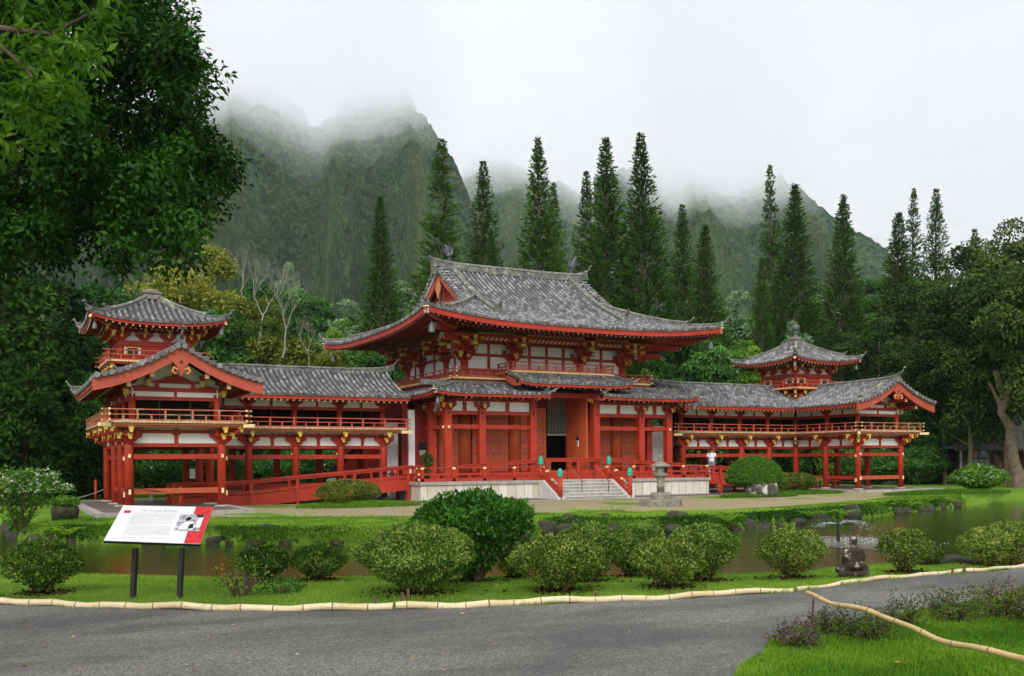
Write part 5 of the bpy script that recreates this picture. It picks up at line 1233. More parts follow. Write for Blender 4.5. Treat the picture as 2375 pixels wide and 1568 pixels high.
# ---------------------------------------------------------------- low cloud on the peaks and the damp air
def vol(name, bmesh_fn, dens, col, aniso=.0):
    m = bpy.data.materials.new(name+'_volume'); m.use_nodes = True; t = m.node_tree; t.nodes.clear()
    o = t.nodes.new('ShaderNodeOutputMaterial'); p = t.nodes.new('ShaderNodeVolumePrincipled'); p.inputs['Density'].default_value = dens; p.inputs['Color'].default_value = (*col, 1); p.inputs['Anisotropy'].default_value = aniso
    if 'cloud' in name: p.inputs['Color'].default_value = (.5, .5, .5, 1); p.inputs['Emission Strength'].default_value = dens*.5*.79; p.inputs['Emission Color'].default_value = (.86, .88, .91, 1)  # cloud glow added, standing in for light scattered inside it
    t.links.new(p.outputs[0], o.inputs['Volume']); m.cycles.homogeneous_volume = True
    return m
def slab(name, z0f, z1, dens, D0=380, D1=1700, S0=-900, S1=1100):
    S = np.arange(S0, S1+1, 22.); Dd = np.arange(D0, D1+1, 22.)
    X, Y = np.meshgrid(S, Dd, indexing='ij'); n, k = X.shape; 
    B = np.array([[z0f(s, d) for d in Dd] for s in S])
    P = lambda Z: np.stack([CAM.x+fwx*Y+fwy*X, CAM.y+fwy*Y-fwx*X, Z], -1).reshape(-1, 3)
    T = B + z1*np.clip((Dd[None, :]-D0)/130, .02, 1)*np.clip(1.15+.5*np.sin(S[:, None]/61)*np.sin(Dd[None, :]/47), .5, 1.6)
    V = np.concatenate([P(B), P(T)]); I = np.arange(n*k).reshape(n, k); J = I+n*k
    q = [np.stack([I[:-1, :-1], I[:-1, 1:], I[1:, 1:], I[1:, :-1]], -1).reshape(-1, 4), np.stack([J[:-1, :-1], J[1:, :-1], J[1:, 1:], J[:-1, 1:]], -1).reshape(-1, 4)]
    for a in (I[0], I[-1], I[:, 0], I[:, -1]):
        b = a+n*k; q.append(np.stack([a[:-1], a[1:], b[1:], b[:-1]], -1))
    q = np.concatenate(q); me = bpy.data.meshes.new(name); me.from_pydata(V.tolist(), [], q.tolist()); 
    bm = bmesh.new(); bm.from_mesh(me); bmesh.ops.recalc_face_normals(bm, faces=bm.faces); bm.to_mesh(me); bm.free()
    me.materials.append(vol(name, None, dens, (1, 1, 1), .0)); o = bpy.data.objects.new(name, me); COL.objects.link(o); return tag(o, kind='stuff')
def base(off, amp):
    def f(s, d):
        u = s/d*FPX+1187; z = np.interp(u, [300, 600, 700, 850, 980, 1040, 1100, 1250, 1350, 1450, 1540, 1700, 1830, 1950, 2400], [322, 318, 302, 302, 318, 345, 385, 380, 356, 322, 268, 262, 290, 340, 360])
        return z+off+amp*noise.noise(Vector((s/90., d/90., off)))+amp*.6*noise.noise(Vector((s/33., d/33., off+4)))
    return f
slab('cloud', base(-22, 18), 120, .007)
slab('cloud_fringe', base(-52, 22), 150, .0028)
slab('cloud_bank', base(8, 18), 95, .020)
mb = MB(); mb.box(-1900, 2500, -300, 2100, -2.5, 760); hz = mb.build('haze', vol('haze', None, .00012, (.84, .93, 1.0), .3)); tag(hz, kind='stuff')
# ---------------------------------------------------------------- trees
def limb_tree(mb, base, h, r, spread, n_l=9, lean=(0, 0), top=.85, seed=0, m=0):
    rr = random.Random(seed); base = Vector(base); pts = []
    for i in range(7):
        t = i/6; pts.append(base+Vector((lean[0]*t+rr.uniform(-.1, .1)*h*.05, lean[1]*t+rr.uniform(-.1, .1)*h*.05, h*top*t)))
    mb.tube(pts, [r*(1-.75*i/6) for i in range(7)], 8, m)
    for i in range(n_l):
        t = .35+.6*i/n_l; p = pts[0].lerp(pts[-1], t); k = min(5, int(t*6)); p = pts[k].lerp(pts[k+1], t*6-k); a = rr.uniform(0, 6.28); L = spread*rr.uniform(.6, 1.0)*(1.15-t*.6)
        q = p+Vector((math.cos(a)*L*.5, math.sin(a)*L*.5, L*.25)); e = p+Vector((math.cos(a)*L, math.sin(a)*L, L*.6))
        mb.tube([p, q, e], [r*.42*(1-t*.5), r*.26*(1-t*.5), r*.08], 5, m, cap=False)
def proto_tree(name, fm, bm_, h=10., w=8., ncl=42, per=150, leaf=.46, style='round', seed=1, low=.2):
    t = thing(name, 'x', 'tree', (0, 0, -500))
    rr = np.random.default_rng(seed); C = []; Rd = []; cs_ = []
    for i in range(ncl):
        for _ in range(80):
            x, y = rr.uniform(-1, 1, 2); z = rr.uniform(0, 1)
            if style == 'round': env = math.sqrt(max(0, 1-((z-.42)/.60)**2))
            elif style == 'tall': env = (.72*math.sqrt(max(0, 1-((z-.48)/.54)**2))+.2)*(1+.25*math.sin(z*9+seed))
            else: env = 1.0 if z > .45 else .35
            q = math.hypot(x, y)
            if env*.5 < q < env*.95 or (q < env and rr.random() < .15): break
        if style == 'flat': z = .55+.12*round(rr.random()*3)
        C.append((x*w/2*.85, y*w/2*.85, h*(low+(1-low)*z*.95)-w*.05)); s = rr.uniform(.5, 1.25)*w*.155
        Rd.append((s*1.15, s*1.15, s*(.4 if style == 'flat' else .72)))
    C = np.array(C); Rd = np.array(Rd)
    P, D, N, tt = clump_leaves(C, Rd, per, up=.6, shell=.8)
    mb = MB(); limb_tree(mb, (0, 0, -.3), h, w*.024+.06, w*.36, 8, top=.82, seed=seed); mb.build('trunk', bm_, t, org=(0, 0, 0))
    leaf_mesh('crown', P, D, N, leaf*(.7+.6*rng.random(len(P))), leaf*.62, tt, fm, t, fold=False)
    return t
KIND = {'mid': ('broadleaf_tree', 'f_mid', 'bark', {}), 'night': ('broadleaf_tree', 'f_night', 'barkdark', dict(low=.02)), 'olive': ('olive_leaved_tree', 'f_olive', 'barkgrey', dict(leaf=.34, per=230, low=.1)),
        'brown': ('paperbark_tree', 'f_brown', 'bark', dict(style='tall', leaf=.32, per=260, low=.10)), 'canopy': ('paperbark_tree', 'f_brown', 'barkpale', dict(style='tall', leaf=.32, per=260, low=.34)), 'bright': ('broadleaf_tree', 'f_bright', 'bark', {}), 'pale': ('umbrella_tree', 'f_pale', 'barkgrey', dict(leaf=.5, per=120)), 'flat': ('umbrella_tree', 'f_mid', 'barkgrey', dict(style='flat'))}
CACHE = {}
def plant(kind, u, vtop, wpx, D, label, group='trees behind the temple', v=0, zb=None):
    P = dp(u, 1089, D); x, y = P.x, P.y; zg = h1(x, y) if zb is None else zb
    top = CAM.z+(1089-vtop)/FPX*D - (.5 if kind == 'pine' else 0); H = top-zg; W_ = wpx/FPX*D; rz = (u*7.3) % 6.28
    if kind == 'pine':
        t, h, w = PROT['pine'][v]; key = ('pine', v)
    else:
        asp = min((.7, 1.0, 1.5, 2.1, 2.9), key=lambda q: abs(math.log(q*W_/H))); key = (kind, v % 2, asp); nm, fm, bk, kw = KIND[kind]
        if key not in CACHE: CACHE[key] = proto_tree(nm, M[fm], M[bk], h=8*asp, w=8., ncl=int(16+26*asp), seed=int(asp*10)+v*7+len(kind)*3, **kw)
        t = CACHE[key]; h, w = 8*asp, 8.
    sc_ = (W_/w, W_/w, H/h)
    if key not in USED:
        USED.add(key); o = t; o.location = (x, y, zg); o.scale = sc_; o.rotation_euler.z = rz; o['label'] = label; o['group'] = group
    else: o = copy_tree(t, (x, y, zg), sc_, rz, label, group)
    return o
USED = set(); PROT = {}
G1 = 'dark trees behind the left gallery'; G2 = 'trees on the slope behind the temple'; G3 = 'dark trees on the right'
for a in [
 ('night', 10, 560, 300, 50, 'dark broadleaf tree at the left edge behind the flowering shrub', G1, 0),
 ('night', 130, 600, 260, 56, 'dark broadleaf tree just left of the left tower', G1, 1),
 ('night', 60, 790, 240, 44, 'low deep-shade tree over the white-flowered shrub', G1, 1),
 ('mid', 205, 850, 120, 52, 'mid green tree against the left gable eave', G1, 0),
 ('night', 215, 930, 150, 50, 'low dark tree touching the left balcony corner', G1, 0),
 ('mid', 250, 640, 200, 80, 'mid green tree rising behind the left tower roof', G2, 1),
 ('olive', 470, 505, 210, 84, 'tall olive yellow tree right below the overhanging foliage', G2, 0),
 ('olive', 420, 600, 230, 76, 'olive tree directly behind the left tower', G2, 1),
 ('olive', 330, 650, 170, 72, 'olive tree behind the stone cap of the left tower', G2, 0),
 ('olive', 560, 650, 230, 76, 'broad olive tree among the bare white branches', G2, 1),
 ('olive', 650, 735, 230, 70, 'low olive tree above the left gallery ridge', G2, 0),
 ('mid', 520, 700, 150, 72, 'mid green tree in the gap between olive trees', G2, 1),
 ('brown', 610, 745, 170, 72, 'dull brown-green tree low above the left gallery ridge', G2, 0),
 ('mid', 385, 690, 120, 70, 'mid green tree peeping right of the stone cap of the left tower', G2, 0),
 ('mid', 2150, 900, 150, 70, 'leafy green tree just past the right balcony corner', G3, 0),
 ('bright', 2110, 960, 90, 72, 'light green sapling past the right gable column', G3, 0),
 ('olive', 760, 790, 150, 69, 'last olive tree before the main roof eave', G2, 1),
 ('mid', 600, 640, 170, 130, 'mid green tree behind the bare white branches', G2, 0),
 ('pale', 665, 610, 90, 160, 'small pale crowned tree at the foot of the cliffs', G2, 0),
 ('mid', 720, 660, 190, 135, 'green tree at the foot of the left cliff gully', G2, 1),
 ('pale', 800, 700, 170, 105, 'pale green tree left of the nearest pine', G2, 0),
 ('bright', 790, 745, 110, 80, 'bright green tree above the tip of the main eave', G2, 0),
 ('mid', 850, 800, 190, 70, 'green tree under the left main eave', G2, 1),
 ('pale', 945, 650, 130, 120, 'pale green tree between the first two pines', G2, 0),
 ('mid', 1400, 640, 260, 115, 'dense tree low between the central pines', G2, 0),
 ('night', 1500, 780, 210, 72, 'dark tree tight behind the right upper balcony', G2, 0),
 ('night', 1600, 760, 200, 76, 'dark tree under the right tip of the main roof', G2, 1),
 ('mid', 1640, 800, 160, 70, 'green tree above the right gallery ridge', G2, 1),
 ('bright', 1500, 868, 60, 66, 'small bright green bush-like tree at the right gallery roof end', G2, 0),
 ('pale', 1700, 680, 150, 120, 'pale silvery tree right of the main roof tip', G2, 0),
 ('mid', 1690, 770, 150, 88, 'mid green tree left of the right tower roof', G2, 0),
 ('bright', 1740, 800, 130, 80, 'bright green tree behind the left slope of the right tower roof', G2, 0),
 ('pale', 1850, 752, 90, 80, 'pale leafy tree peeping over the right tower finial', G2, 0),
 ('night', 1850, 700, 190, 105, 'dark tree at the foot of the twin tall pines', G2, 1),
 ('pale', 1905, 690, 130, 130, 'pale tree between the twin pines and the lone pine', G2, 0),
 ('flat', 2015, 640, 120, 140, 'flat-topped umbrella tree beside the lone pine', G2, 0),
 ('night', 1990, 720, 190, 100, 'dark tree at the foot of the lone right pine', G2, 0),
 ('bright', 1985, 800, 120, 84, 'bright green tree over the right tower eave', G2, 0),
 ('brown', 1955, 770, 130, 80, 'brownish round tree nearest the right tower', G3, 0),
 ('brown', 2040, 740, 150, 80, 'brownish tree between right tower and right gable', G3, 1),
 ('bright', 2092, 770, 90, 88, 'bright green tree squeezed between two brownish trees', G3, 0),
 ('brown', 2140, 640, 200, 84, 'broad brownish paperbark behind the right gable', G3, 0),
 ('brown', 2100, 830, 170, 72, 'low brownish tree right above the gable ridge', G3, 1),
 ('canopy', 2235, 585, 190, 74, 'tall paperbark left of the tallest right-hand crown', G3, 1),
 ('canopy', 2330, 530, 220, 66, 'tallest dark paperbark at the right edge', G3, 0),
 ('canopy', 2250, 800, 200, 64, 'dark paperbark over the low house', G3, 0),
 ('canopy', 2400, 620, 240, 56, 'dark paperbark cut by the right edge', G3, 1),
 ('canopy', 2345, 640, 260, 62, 'nearest dark paperbark crown hanging over the pale leaning trunks', G3, 0),
 ('canopy', 2190, 690, 170, 68, 'dark paperbark crown hanging over the right gable tip', G3, 1),
 ('night', 2180, 860, 150, 76, 'deep green tree just right of the right gable tip', G3, 0),
 ('mid', 2190, 930, 110, 74, 'green tree beside the right balcony end', G3, 1),
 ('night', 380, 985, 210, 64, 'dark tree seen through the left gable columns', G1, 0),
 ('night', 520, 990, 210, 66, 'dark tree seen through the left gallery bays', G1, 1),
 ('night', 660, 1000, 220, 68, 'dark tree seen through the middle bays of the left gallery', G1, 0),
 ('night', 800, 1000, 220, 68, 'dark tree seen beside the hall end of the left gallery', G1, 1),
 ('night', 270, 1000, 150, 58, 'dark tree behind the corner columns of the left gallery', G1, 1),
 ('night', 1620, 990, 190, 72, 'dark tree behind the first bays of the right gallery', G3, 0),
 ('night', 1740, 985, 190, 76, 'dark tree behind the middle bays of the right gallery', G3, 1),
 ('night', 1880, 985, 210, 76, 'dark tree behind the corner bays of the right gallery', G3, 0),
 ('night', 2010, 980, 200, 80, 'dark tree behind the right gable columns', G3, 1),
 ('mid', 1800, 1030, 130, 70, 'low green tree seen through the right gallery bays', G3, 1),
 ('bright', 1950, 1045, 130, 72, 'bright green shrub-tree seen through the last right bay', G3, 0),
]: plant(*a)
# ---- cook pines
def proto_pine(seed, h=30., Rm=2.2, gap=.16, lift=.0):
    rr = np.random.default_rng(seed); t = thing('cook_pine', 'x', 'pine tree', (0, 0, -500)); mb = MB()
    mb.tube([(0, 0, -.5), (.1, .05, h*.3), (-.05, .1, h*.6), (0, 0, h*.97)], [.30, .24, .15, .03], 7); P = []; D = []; N = []; T = []; LL = []
    z = h*.995; k = 0
    while z > h*.10:
        tt = (h-z)/h; rad = (Rm*(.03+.97*min(1, tt/.52)**.9))*(1 if tt < .7 else 1-.25*(tt-.7)/.3)*rr.uniform(.82, 1.08)
        nb = 6 if tt < .25 else 7; a0 = rr.uniform(0, 6.28)
        for b in range(nb):
            if rr.random() < gap: continue
            a = a0+b*6.283/nb+rr.uniform(-.2, .2); L = rad*rr.uniform(.75, 1.12); d = np.array([math.cos(a), math.sin(a), 0])
            p0 = np.array([0, 0, z]); p1 = p0+d*L*.6+np.array([0, 0, -.06*L+.02]); p2 = p0+d*L+np.array([0, 0, .12*L+.10])
            if L > .5: mb.tube([p0, p1, p2], [.035, .025, .012], 3, 0, cap=False, smooth=False)
            n = int(9+15*min(1, L/Rm)); s0 = .0 if tt < .35 else .40
            q = s0+(1-s0)*rr.random(n)**.75; base = np.where(q[:, None] < .6, p0+(p1-p0)*(q[:, None]/.6), p1+(p2-p1)*((q[:, None]-.6)/.4))
            r2 = rr.normal(size=(n, 3)); dd = d*.8+r2*.42+np.array([0, 0, .75]); LL.append(np.full(n, .20+.30*min(1, tt/.3))); P.append(base+r2*.05); D.append(dd); N.append(rr.normal(size=(n, 3))); T.append(np.clip(.25+.5*q+rr.uniform(-.2, .2, n), 0, 1))
        z -= rr.uniform(.24, .40)*(1 if tt > .15 else .8); k += 1
    P, D, N, T = map(np.concatenate, (P, D, N, T))
    mb.build('trunk', M['bark'], t, org=(0, 0, 0)); LL = np.concatenate(LL); leaf_mesh('crown', P, D, N, LL*(.8+.5*rng.random(len(P))), .12, T, M['f_pine'], t, fold=False)
    return t, h, Rm*2
PROT['pine'] = [proto_pine(3, gap=.04), proto_pine(8, Rm=2.0, gap=.34), proto_pine(15, Rm=2.4, gap=.2), proto_pine(21, Rm=2.2, gap=.10)]
GP = 'cook pines behind the temple'
for a in [
 (888, 465, 78, 80, 'cook pine standing alone left of the main roof ridge', 0), (1019, 328, 104, 84, 'tall sparse pine right behind the left ridge end', 1), (1127, 384, 92, 88, 'pine second from the left ridge end with open crown', 2),
 (1145, 540, 62, 80, 'short bright pine in front of the second ridge pine', 0), (1258, 333, 96, 84, 'tall pine behind the middle of the main ridge', 3), (1292, 430, 74, 93, 'shorter pine hugging the tall mid-ridge pine', 2),
 (1368, 405, 84, 86, 'narrow pine beside the right ridge end statue', 2), (1423, 333, 104, 82, 'dense dark pine, left of the tallest pair', 0), (1505, 318, 104, 80, 'tallest dark pine right of the main ridge', 3),
 (1586, 485, 80, 84, 'shorter pine immediately right of the tallest one', 2), (1632, 537, 86, 80, 'pine above the right slope of the main roof', 0), (1795, 395, 62, 100, 'thin sparse pine, taller of the twin pines', 1),
 (1832, 443, 98, 95, 'fuller darker pine, shorter of the twin pines', 0), (1775, 610, 52, 88, 'small light pine left of the twin pines', 1), (1950, 468, 88, 98, 'lone tall pine right of the twin pines', 3),
 (2082, 512, 92, 105, 'dark pine leftmost of the right-hand trio', 0), (2113, 458, 60, 112, 'thin middle pine of the right-hand trio', 1), (2158, 458, 78, 110, 'rightmost pine of the right-hand trio', 2), (2262, 550, 66, 125, 'small pine tip behind the paperbark crowns', 2)]:
    o = plant('pine', a[0], a[1], a[2]*1.5, a[3], a[4], GP, a[5]); o.rotation_euler.x = R(random.uniform(-1.2, 1.2)); o.rotation_euler.y = R(random.uniform(-1.2, 1.2))
# ---- forest carpet on the far slope
n = 620; D_ = rng.uniform(130, 430, n); S_ = rng.uniform(-.62, .62, n)*D_; X = CAM.x+fwx*D_+fwy*S_; Y = CAM.y+fwy*D_-fwx*S_; Z = height(X, Y)
rad = rng.uniform(3.5, 7, n); C = np.stack([X, Y, Z+rad*1.1+rng.uniform(0, 5, n)], 1); P, D, N, T = clump_leaves(C, np.stack([rad, rad, rad*.8], 1), 150, up=.7)
tag(leaf_mesh('forest', P, D, N, 1.6*(.6+.8*rng.random(len(P))), 1.1, T, M['f_mid'], fold=False), kind='stuff')
# ---- bare white trees
def bare(base, h, seed, label):
    rr = random.Random(seed); t = thing('bare_tree', label, 'tree', base, 'bare pale trees behind the left gallery'); mb = MB(); stack = [(Vector(base), Vector((rr.uniform(-.2, .2), 0, 1)).normalized(), h*.34, h*.010+.015, 0)]
    tw = MB(); 
    while stack:
        p, d, L, r, lv = stack.pop(); pts = [p]; q = p; dd = d
        for i in range(3):
            dd = (dd+Vector((rr.uniform(-.25, .25), rr.uniform(-.25, .25), rr.uniform(-.05, .2)))).normalized(); q = q+dd*L/3; pts.append(q)
        (mb if lv < 2 else tw).tube(pts, [r, r*.85, r*.72, r*.6], 6 if lv < 2 else 4, 0, cap=False)
        if lv < 6:
            for k in range(2+(rr.random() < .45)): a = rr.uniform(0, 6.28); nd = (dd+Vector((math.cos(a), math.sin(a)*.8, rr.uniform(-.1, .5)))*.75).normalized(); stack.append((q, nd, L*rr.uniform(.6, .85), r*.6, lv+1))
    mb.build('trunk', M['barkgrey'], t); tw.build('twigs', M['barkgrey'], t)['kind'] = 'stuff'
for i, (u, vb, vt, D_, lb) in enumerate([(600, 800, 600, 70, 'bare white-branched tree in front of the broad olive tree'), (655, 830, 660, 66, 'bare pale tree leaning over the left gallery ridge'), (570, 720, 600, 78, 'small bare tree beside the olive crowns'), (715, 850, 760, 62, 'low bare tree close to the left tip of the main eave')]):
    b = dp(u, vb, D_); hh = (vb-vt)/FPX*D_*1.15; bare((b.x, b.y, b.z), hh, 5+i, lb)
# ---- big pale trunks of the paperbarks at the right
def big_trunk(u0, v0, u1, v1, wpx, label, fork):
    a = gp(u0, v0, -.12); D = depth_of(a.x, a.y); r = wpx/FPX*D/2; b = dp(u1, v1, D+1); t = thing('leaning_trunk', label, 'tree', tuple(a), 'pale trunks at the right edge'); mb = MB()
    k = (b-a); n = 14; pts = [a-Vector((0, 0, .3))]+[a+k*(i/n)+Vector((.18*math.sin(i*1.3+u0), .1*math.cos(i*2.1), 0))*(i/n*2) for i in range(1, n+1)]
    mb.tube(pts, [r*1.7]+[r*(1.15-.55*i/n+.06*math.sin(i*2.7)) for i in range(1, n+1)], 12); mb.tube([p+Vector((r*.9, 0, 0)) for p in pts[:9]], [r*1.1*(1-.07*i) for i in range(9)], 9)
    mb.build('trunk', M['barkpale'], t); br_ = MB()
    for f, du, dv in fork:
        p = a+k*f; q = dp(u0+(u1-u0)*f+du, v0+(v1-v0)*f+dv, D+1); br_.tube([p, p.lerp(q, .5)+Vector((0, 0, .3)), q], [r*.6, r*.45, r*.25], 7)
    build_each(br_, 1, 'limb', M['barkpale'], t)
big_trunk(2362, 1132, 2312, 860, 21, 'pale leaning trunk at the right edge by the white flowering shrub', [(.5, -45, -110), (.7, 40, -90)])
big_trunk(2392, 1128, 2384, 840, 24, 'pale upright trunk cut by the right edge', [(.4, -22, -120)])
big_trunk(2335, 1122, 2165, 780, 17, 'slender brown trunk arching over the dark house roof', [(.5, 30, -110), (.6, -50, -90)])

# ---- the great dark tree overhead at the left
poly = [(-700, -500), (330, -500), (395, -60), (420, 40), (462, 95), (485, 165), (470, 230), (500, 320), (555, 395), (545, 480), (500, 500), (452, 540), (425, 560), (455, 640), (420, 655), (350, 560), (320, 640), (270, 640), (210, 560), (130, 640), (60, 600), (0, 660), (-200, 680), (-700, 600)]
def inpoly(u, v):
    c = False
    for (a, b), (d, e_) in zip(poly, poly[1:]+poly[:1]):
        if (b > v) != (e_ > v) and u < (d-a)*(v-b)/(e_-b)+a: c = not c
    return c
base = dp(-620, 1089, 12.5); base.z = .05; T0 = thing('shade_tree', 'huge dark glossy tree overhanging the upper left corner', 'tree', tuple(base))
C = []; rr = random.Random(4)
while len(C) < 1000:
    u, v = rr.uniform(-700, 560), rr.uniform(-500, 680)
    if u < -150 and rr.random() < .55: continue
    if inpoly(u, v) and inpoly(u+22, v) and inpoly(u, v+20): C.append(dp(u, v, rr.uniform(9.6, 15.5)))
C = np.array([tuple(c) for c in C]); Rd = np.stack([rng.uniform(.20, .42, len(C))]*3, 1)*np.array([1, 1, .75])
P, D, N, T = clump_leaves(C, Rd, 190, up=.3, shell=.45, droop=.7)
leaf_mesh('foliage', P, D, N, .082*(.6+.8*rng.random(len(P))), .042, T, M['f_dark'], T0, loc=tuple(base))
mb = MB(); tk = [base-Vector((0, 0, .2)), dp(-560, 900, 12.3), dp(-430, 700, 12), dp(-260, 560, 12)]; mb.tube(tk, [.42, .34, .28, .22], 12); mb.build('trunk', M['barkdark'], T0)
for pts, r in (([(-260, 560, 12), (-60, 510, 11.6), (60, 470, 11.4), (150, 400, 11.5), (215, 330, 11.6)], .10), ([(-260, 560, 12), (0, 580, 12), (110, 555, 12), (190, 480, 12), (230, 440, 12.3)], .09), ([(-430, 700, 12), (-200, 300, 11), (0, 60, 11), (150, -100, 11.5)], .16),
              ([(-60, 510, 11.6), (30, 420, 11.5), (70, 330, 11.5), (90, 250, 11.6)], .05), ([(60, 520, 11.8), (150, 450, 11.5), (230, 400, 11.4), (330, 395, 11.4), (400, 380, 11.6)], .03), ([(110, 555, 12), (250, 520, 12), (330, 500, 12.2), (420, 470, 12.3)], .035), ([(150, 400, 11.5), (250, 300, 11.7), (330, 200, 12), (390, 110, 12.2)], .04)):
    mb = MB(); mb.tube([dp(*p) for p in pts], [r*(1-.6*i/(len(pts)-1)) for i in range(len(pts))], 7); mb.build('branch', M['barkdark'], T0)
# ---- the light green bough hanging in closest
b2 = dp(-500, 1089, 7); b2.z = .05; T1 = thing('hanging_bough', 'light green large-leaved bough hanging in the top left corner', 'tree', tuple(b2))
C = []
for (u, v, s_, n) in ((30, 60, 60, 7), (130, 90, 80, 9), (200, 130, 50, 5), (90, 190, 70, 8), (150, 210, 50, 8), (40, 250, 50, 7), (240, 40, 50, 6), (15, 330, 40, 5), (90, 290, 40, 5), (170, 150, 40, 5), (-150, 100, 150, 16), (100, -150, 150, 14)):
    for _ in range(n): C.append(dp(u+rr.gauss(0, s_*.5), v+rr.gauss(0, s_*.5), rr.uniform(6.2, 7.4)))
C = np.array([tuple(c) for c in C]); P, D, N, T = clump_leaves(C, np.full((len(C), 3), .09), 17, up=.1, shell=.2, droop=.5)
leaf_mesh('foliage', P, D, N, .095*(.7+.6*rng.random(len(P))), .040, T*.75, M['f_hang'], T1, loc=tuple(b2))
mb = MB(); mb.tube([b2, dp(-480, 500, 7), dp(-300, 100, 7), dp(-50, 60, 7), dp(120, 80, 7), dp(230, 20, 7)], [.12, .10, .07, .03, .015, .008], 8); mb.tube([dp(-50, 60, 7), dp(60, 160, 7), dp(130, 250, 6.9)], [.025, .012, .006], 6); mb.build('branch', M['bark'], T1)
# dark shrubs under the great tree, left background
# ---------------------------------------------------------------- bushes
def bush(name, label, x, y, z, w, h, fm, leaf=.045, dens=1700, vase=.55, top=1.0, n_st=9, cat='bush', group=None, d=None, petals=None, seed=0, lean=0, lumps=.12):
    """clipped shrub: dome on a vase of stems"""
    t = thing(name, label, cat, (x, y, z), group); rr = np.random.default_rng(seed+int(abs(x*100)))
    d = d or w; A = w/2; B = d/2; zc = h*vase; up = h-zc; dn = h*vase*.86
    area = 2*math.pi*A*B*1.5+math.pi*(A+B)*up*.5; n = int(area*dens)
    q = rr.normal(size=(n, 3)); q /= np.linalg.norm(q, axis=1, keepdims=True); q[:, 2] = np.where(rr.random(n) < .72, np.abs(q[:, 2]), -np.abs(q[:, 2]))
    lump = np.array([noise.noise(Vector((a*2.2+x, b*2.2+y, c*2.2))) for a, b, c in q[:min(n, 20000)]]); lump = np.resize(lump, n)
    fac = 1+lumps*1.6*lump; sh = np.where(rr.random(n) < .65, rr.uniform(.93, 1.04, n), rr.uniform(.55, .95, n))
    hz_ = np.where(q[:, 2] > 0, q[:, 2]*up, q[:, 2]*dn); taper = np.where(q[:, 2] < 0, 1+q[:, 2]*.55, 1)
    P = np.stack([q[:, 0]*A*fac*sh*taper, q[:, 1]*B*fac*sh*taper, zc+hz_*fac*sh], 1)
    Nn = q+rr.normal(size=(n, 3))*.5; D = rr.normal(size=(n, 3))+q*.6+np.array([0, 0, .25])
    T = rr.random(n)*.55+.2+.25*np.clip(lump*2, -1, 1)*.5
    leaf_mesh('foliage', P, D, Nn, leaf*(.65+.7*rr.random(n)), leaf*.5, T, fm, t)
    mb = MB()
    for i in range(n_st):
        a = rr.uniform(0, 6.28); r1 = rr.uniform(.3, .8); e_ = Vector((x+math.cos(a)*A*r1, y+math.sin(a)*B*r1, z+zc+rr.uniform(-.1, .3)*up)); b = Vector((x+math.cos(a)*w*.07, y+math.sin(a)*w*.07, z-.03))
        m_ = b.lerp(e_, .5)+Vector((rr.uniform(-.03, .03), rr.uniform(-.03, .03), .04)); mb.tube([b, m_, e_], [.014*(w+.3), .010*(w+.3), .004], 5, 0, cap=False)
        for k in range(3): f = e_+Vector((rr.uniform(-.2, .2)*A, rr.uniform(-.2, .2)*B, rr.uniform(.05, .25)*up)); mb.tube([m_, m_.lerp(f, .6), f], [.005, .004, .002], 3, 0, cap=False)
    mb.build('stems', M['bark'], t)
    if petals:
        k = petals[0]; j = rr.integers(0, n, k); j = j[q[j, 2] > -.1]; PP = P[j]*np.array([1.02, 1.02, 1.0])+np.array([0, 0, petals[3] if len(petals) > 3 else .02])
        leaf_mesh('flowers', np.repeat(PP, 4, 0), rr.normal(size=(len(j)*4, 3))*np.array([1, 1, .3]), np.tile([0, 0, 1.], (len(j)*4, 1))+rr.normal(size=(len(j)*4, 3))*.4, petals[1], petals[1]*.7, rr.random(len(j)*4), M[petals[2]], t)['kind'] = 'stuff'
    return t
GB = 'azalea bushes along the near bank'
AZ = M['f_azalea']; AZ2 = M['f_azalea2']
B_ = [('round loose azalea bush at the left edge of the near lawn', -24.44, -29.87, .92, .66, AZ2, .5), ('loose azalea bush behind the thin twiggy shrub', -21.47, -29.0, .80, .50, AZ2, .5), ('azalea bush with a pale bare stem, left of the largest bush', -20.77, -29.45, .80, .52, AZ2, .5),
 ('largest domed azalea bush, in front of the glossy green bush', -20.35, -32.22, 1.5, .82, AZ2, .5), ('domed azalea bush right of the glossy green bush, nearest the bamboo', -18.73, -32.96, 1.16, .67, AZ, .5),
 ('small azalea half hidden behind the glossy green bush', -18.1, -30.6, .5, .42, AZ2, .4), ('azalea bush behind the second front bush', -17.6, -31.9, 1.0, .78, AZ2, .55), ('azalea bush at the back, between two front bushes', gp(1470, 1322, 0).x, gp(1470, 1322, 0).y, 1.0, .74, AZ2, .55),
 ('front azalea bush of the middle cluster', gp(1548, 1366, .02).x, gp(1548, 1366, .02).y, .98, .60, AZ, .5), ('azalea bush behind the middle cluster, leaning over the pond', gp(1632, 1342, .02).x, gp(1632, 1342, .02).y, 1.0, .76, AZ2, .58), ('azalea bush left of the seated stone statue', -14.9, -33.0, 1.0, .68, AZ, .52),
 ('azalea bush right of the seated stone statue', -13.05, -33.4, .80, .62, AZ, .55), ('azalea bush farther right by the rising bamboo', -10.95, -33.2, .84, .60, AZ, .52), ('azalea bush cut by the right edge', -9.75, -32.8, .95, .74, AZ, .55), ('small azalea tuft beside the far right bushes', -11.35, -32.5, .42, .28, AZ, .4)]
for i, (lb, x, y, w_, hh, fm, vs_) in enumerate(B_): bush('azalea_bush', lb, x, y, h1(x, y), w_, hh*1.02, fm, .046 if fm is AZ2 else .042, 2300, vs_, group=GB, seed=i, d=w_*.9, lumps=.10)
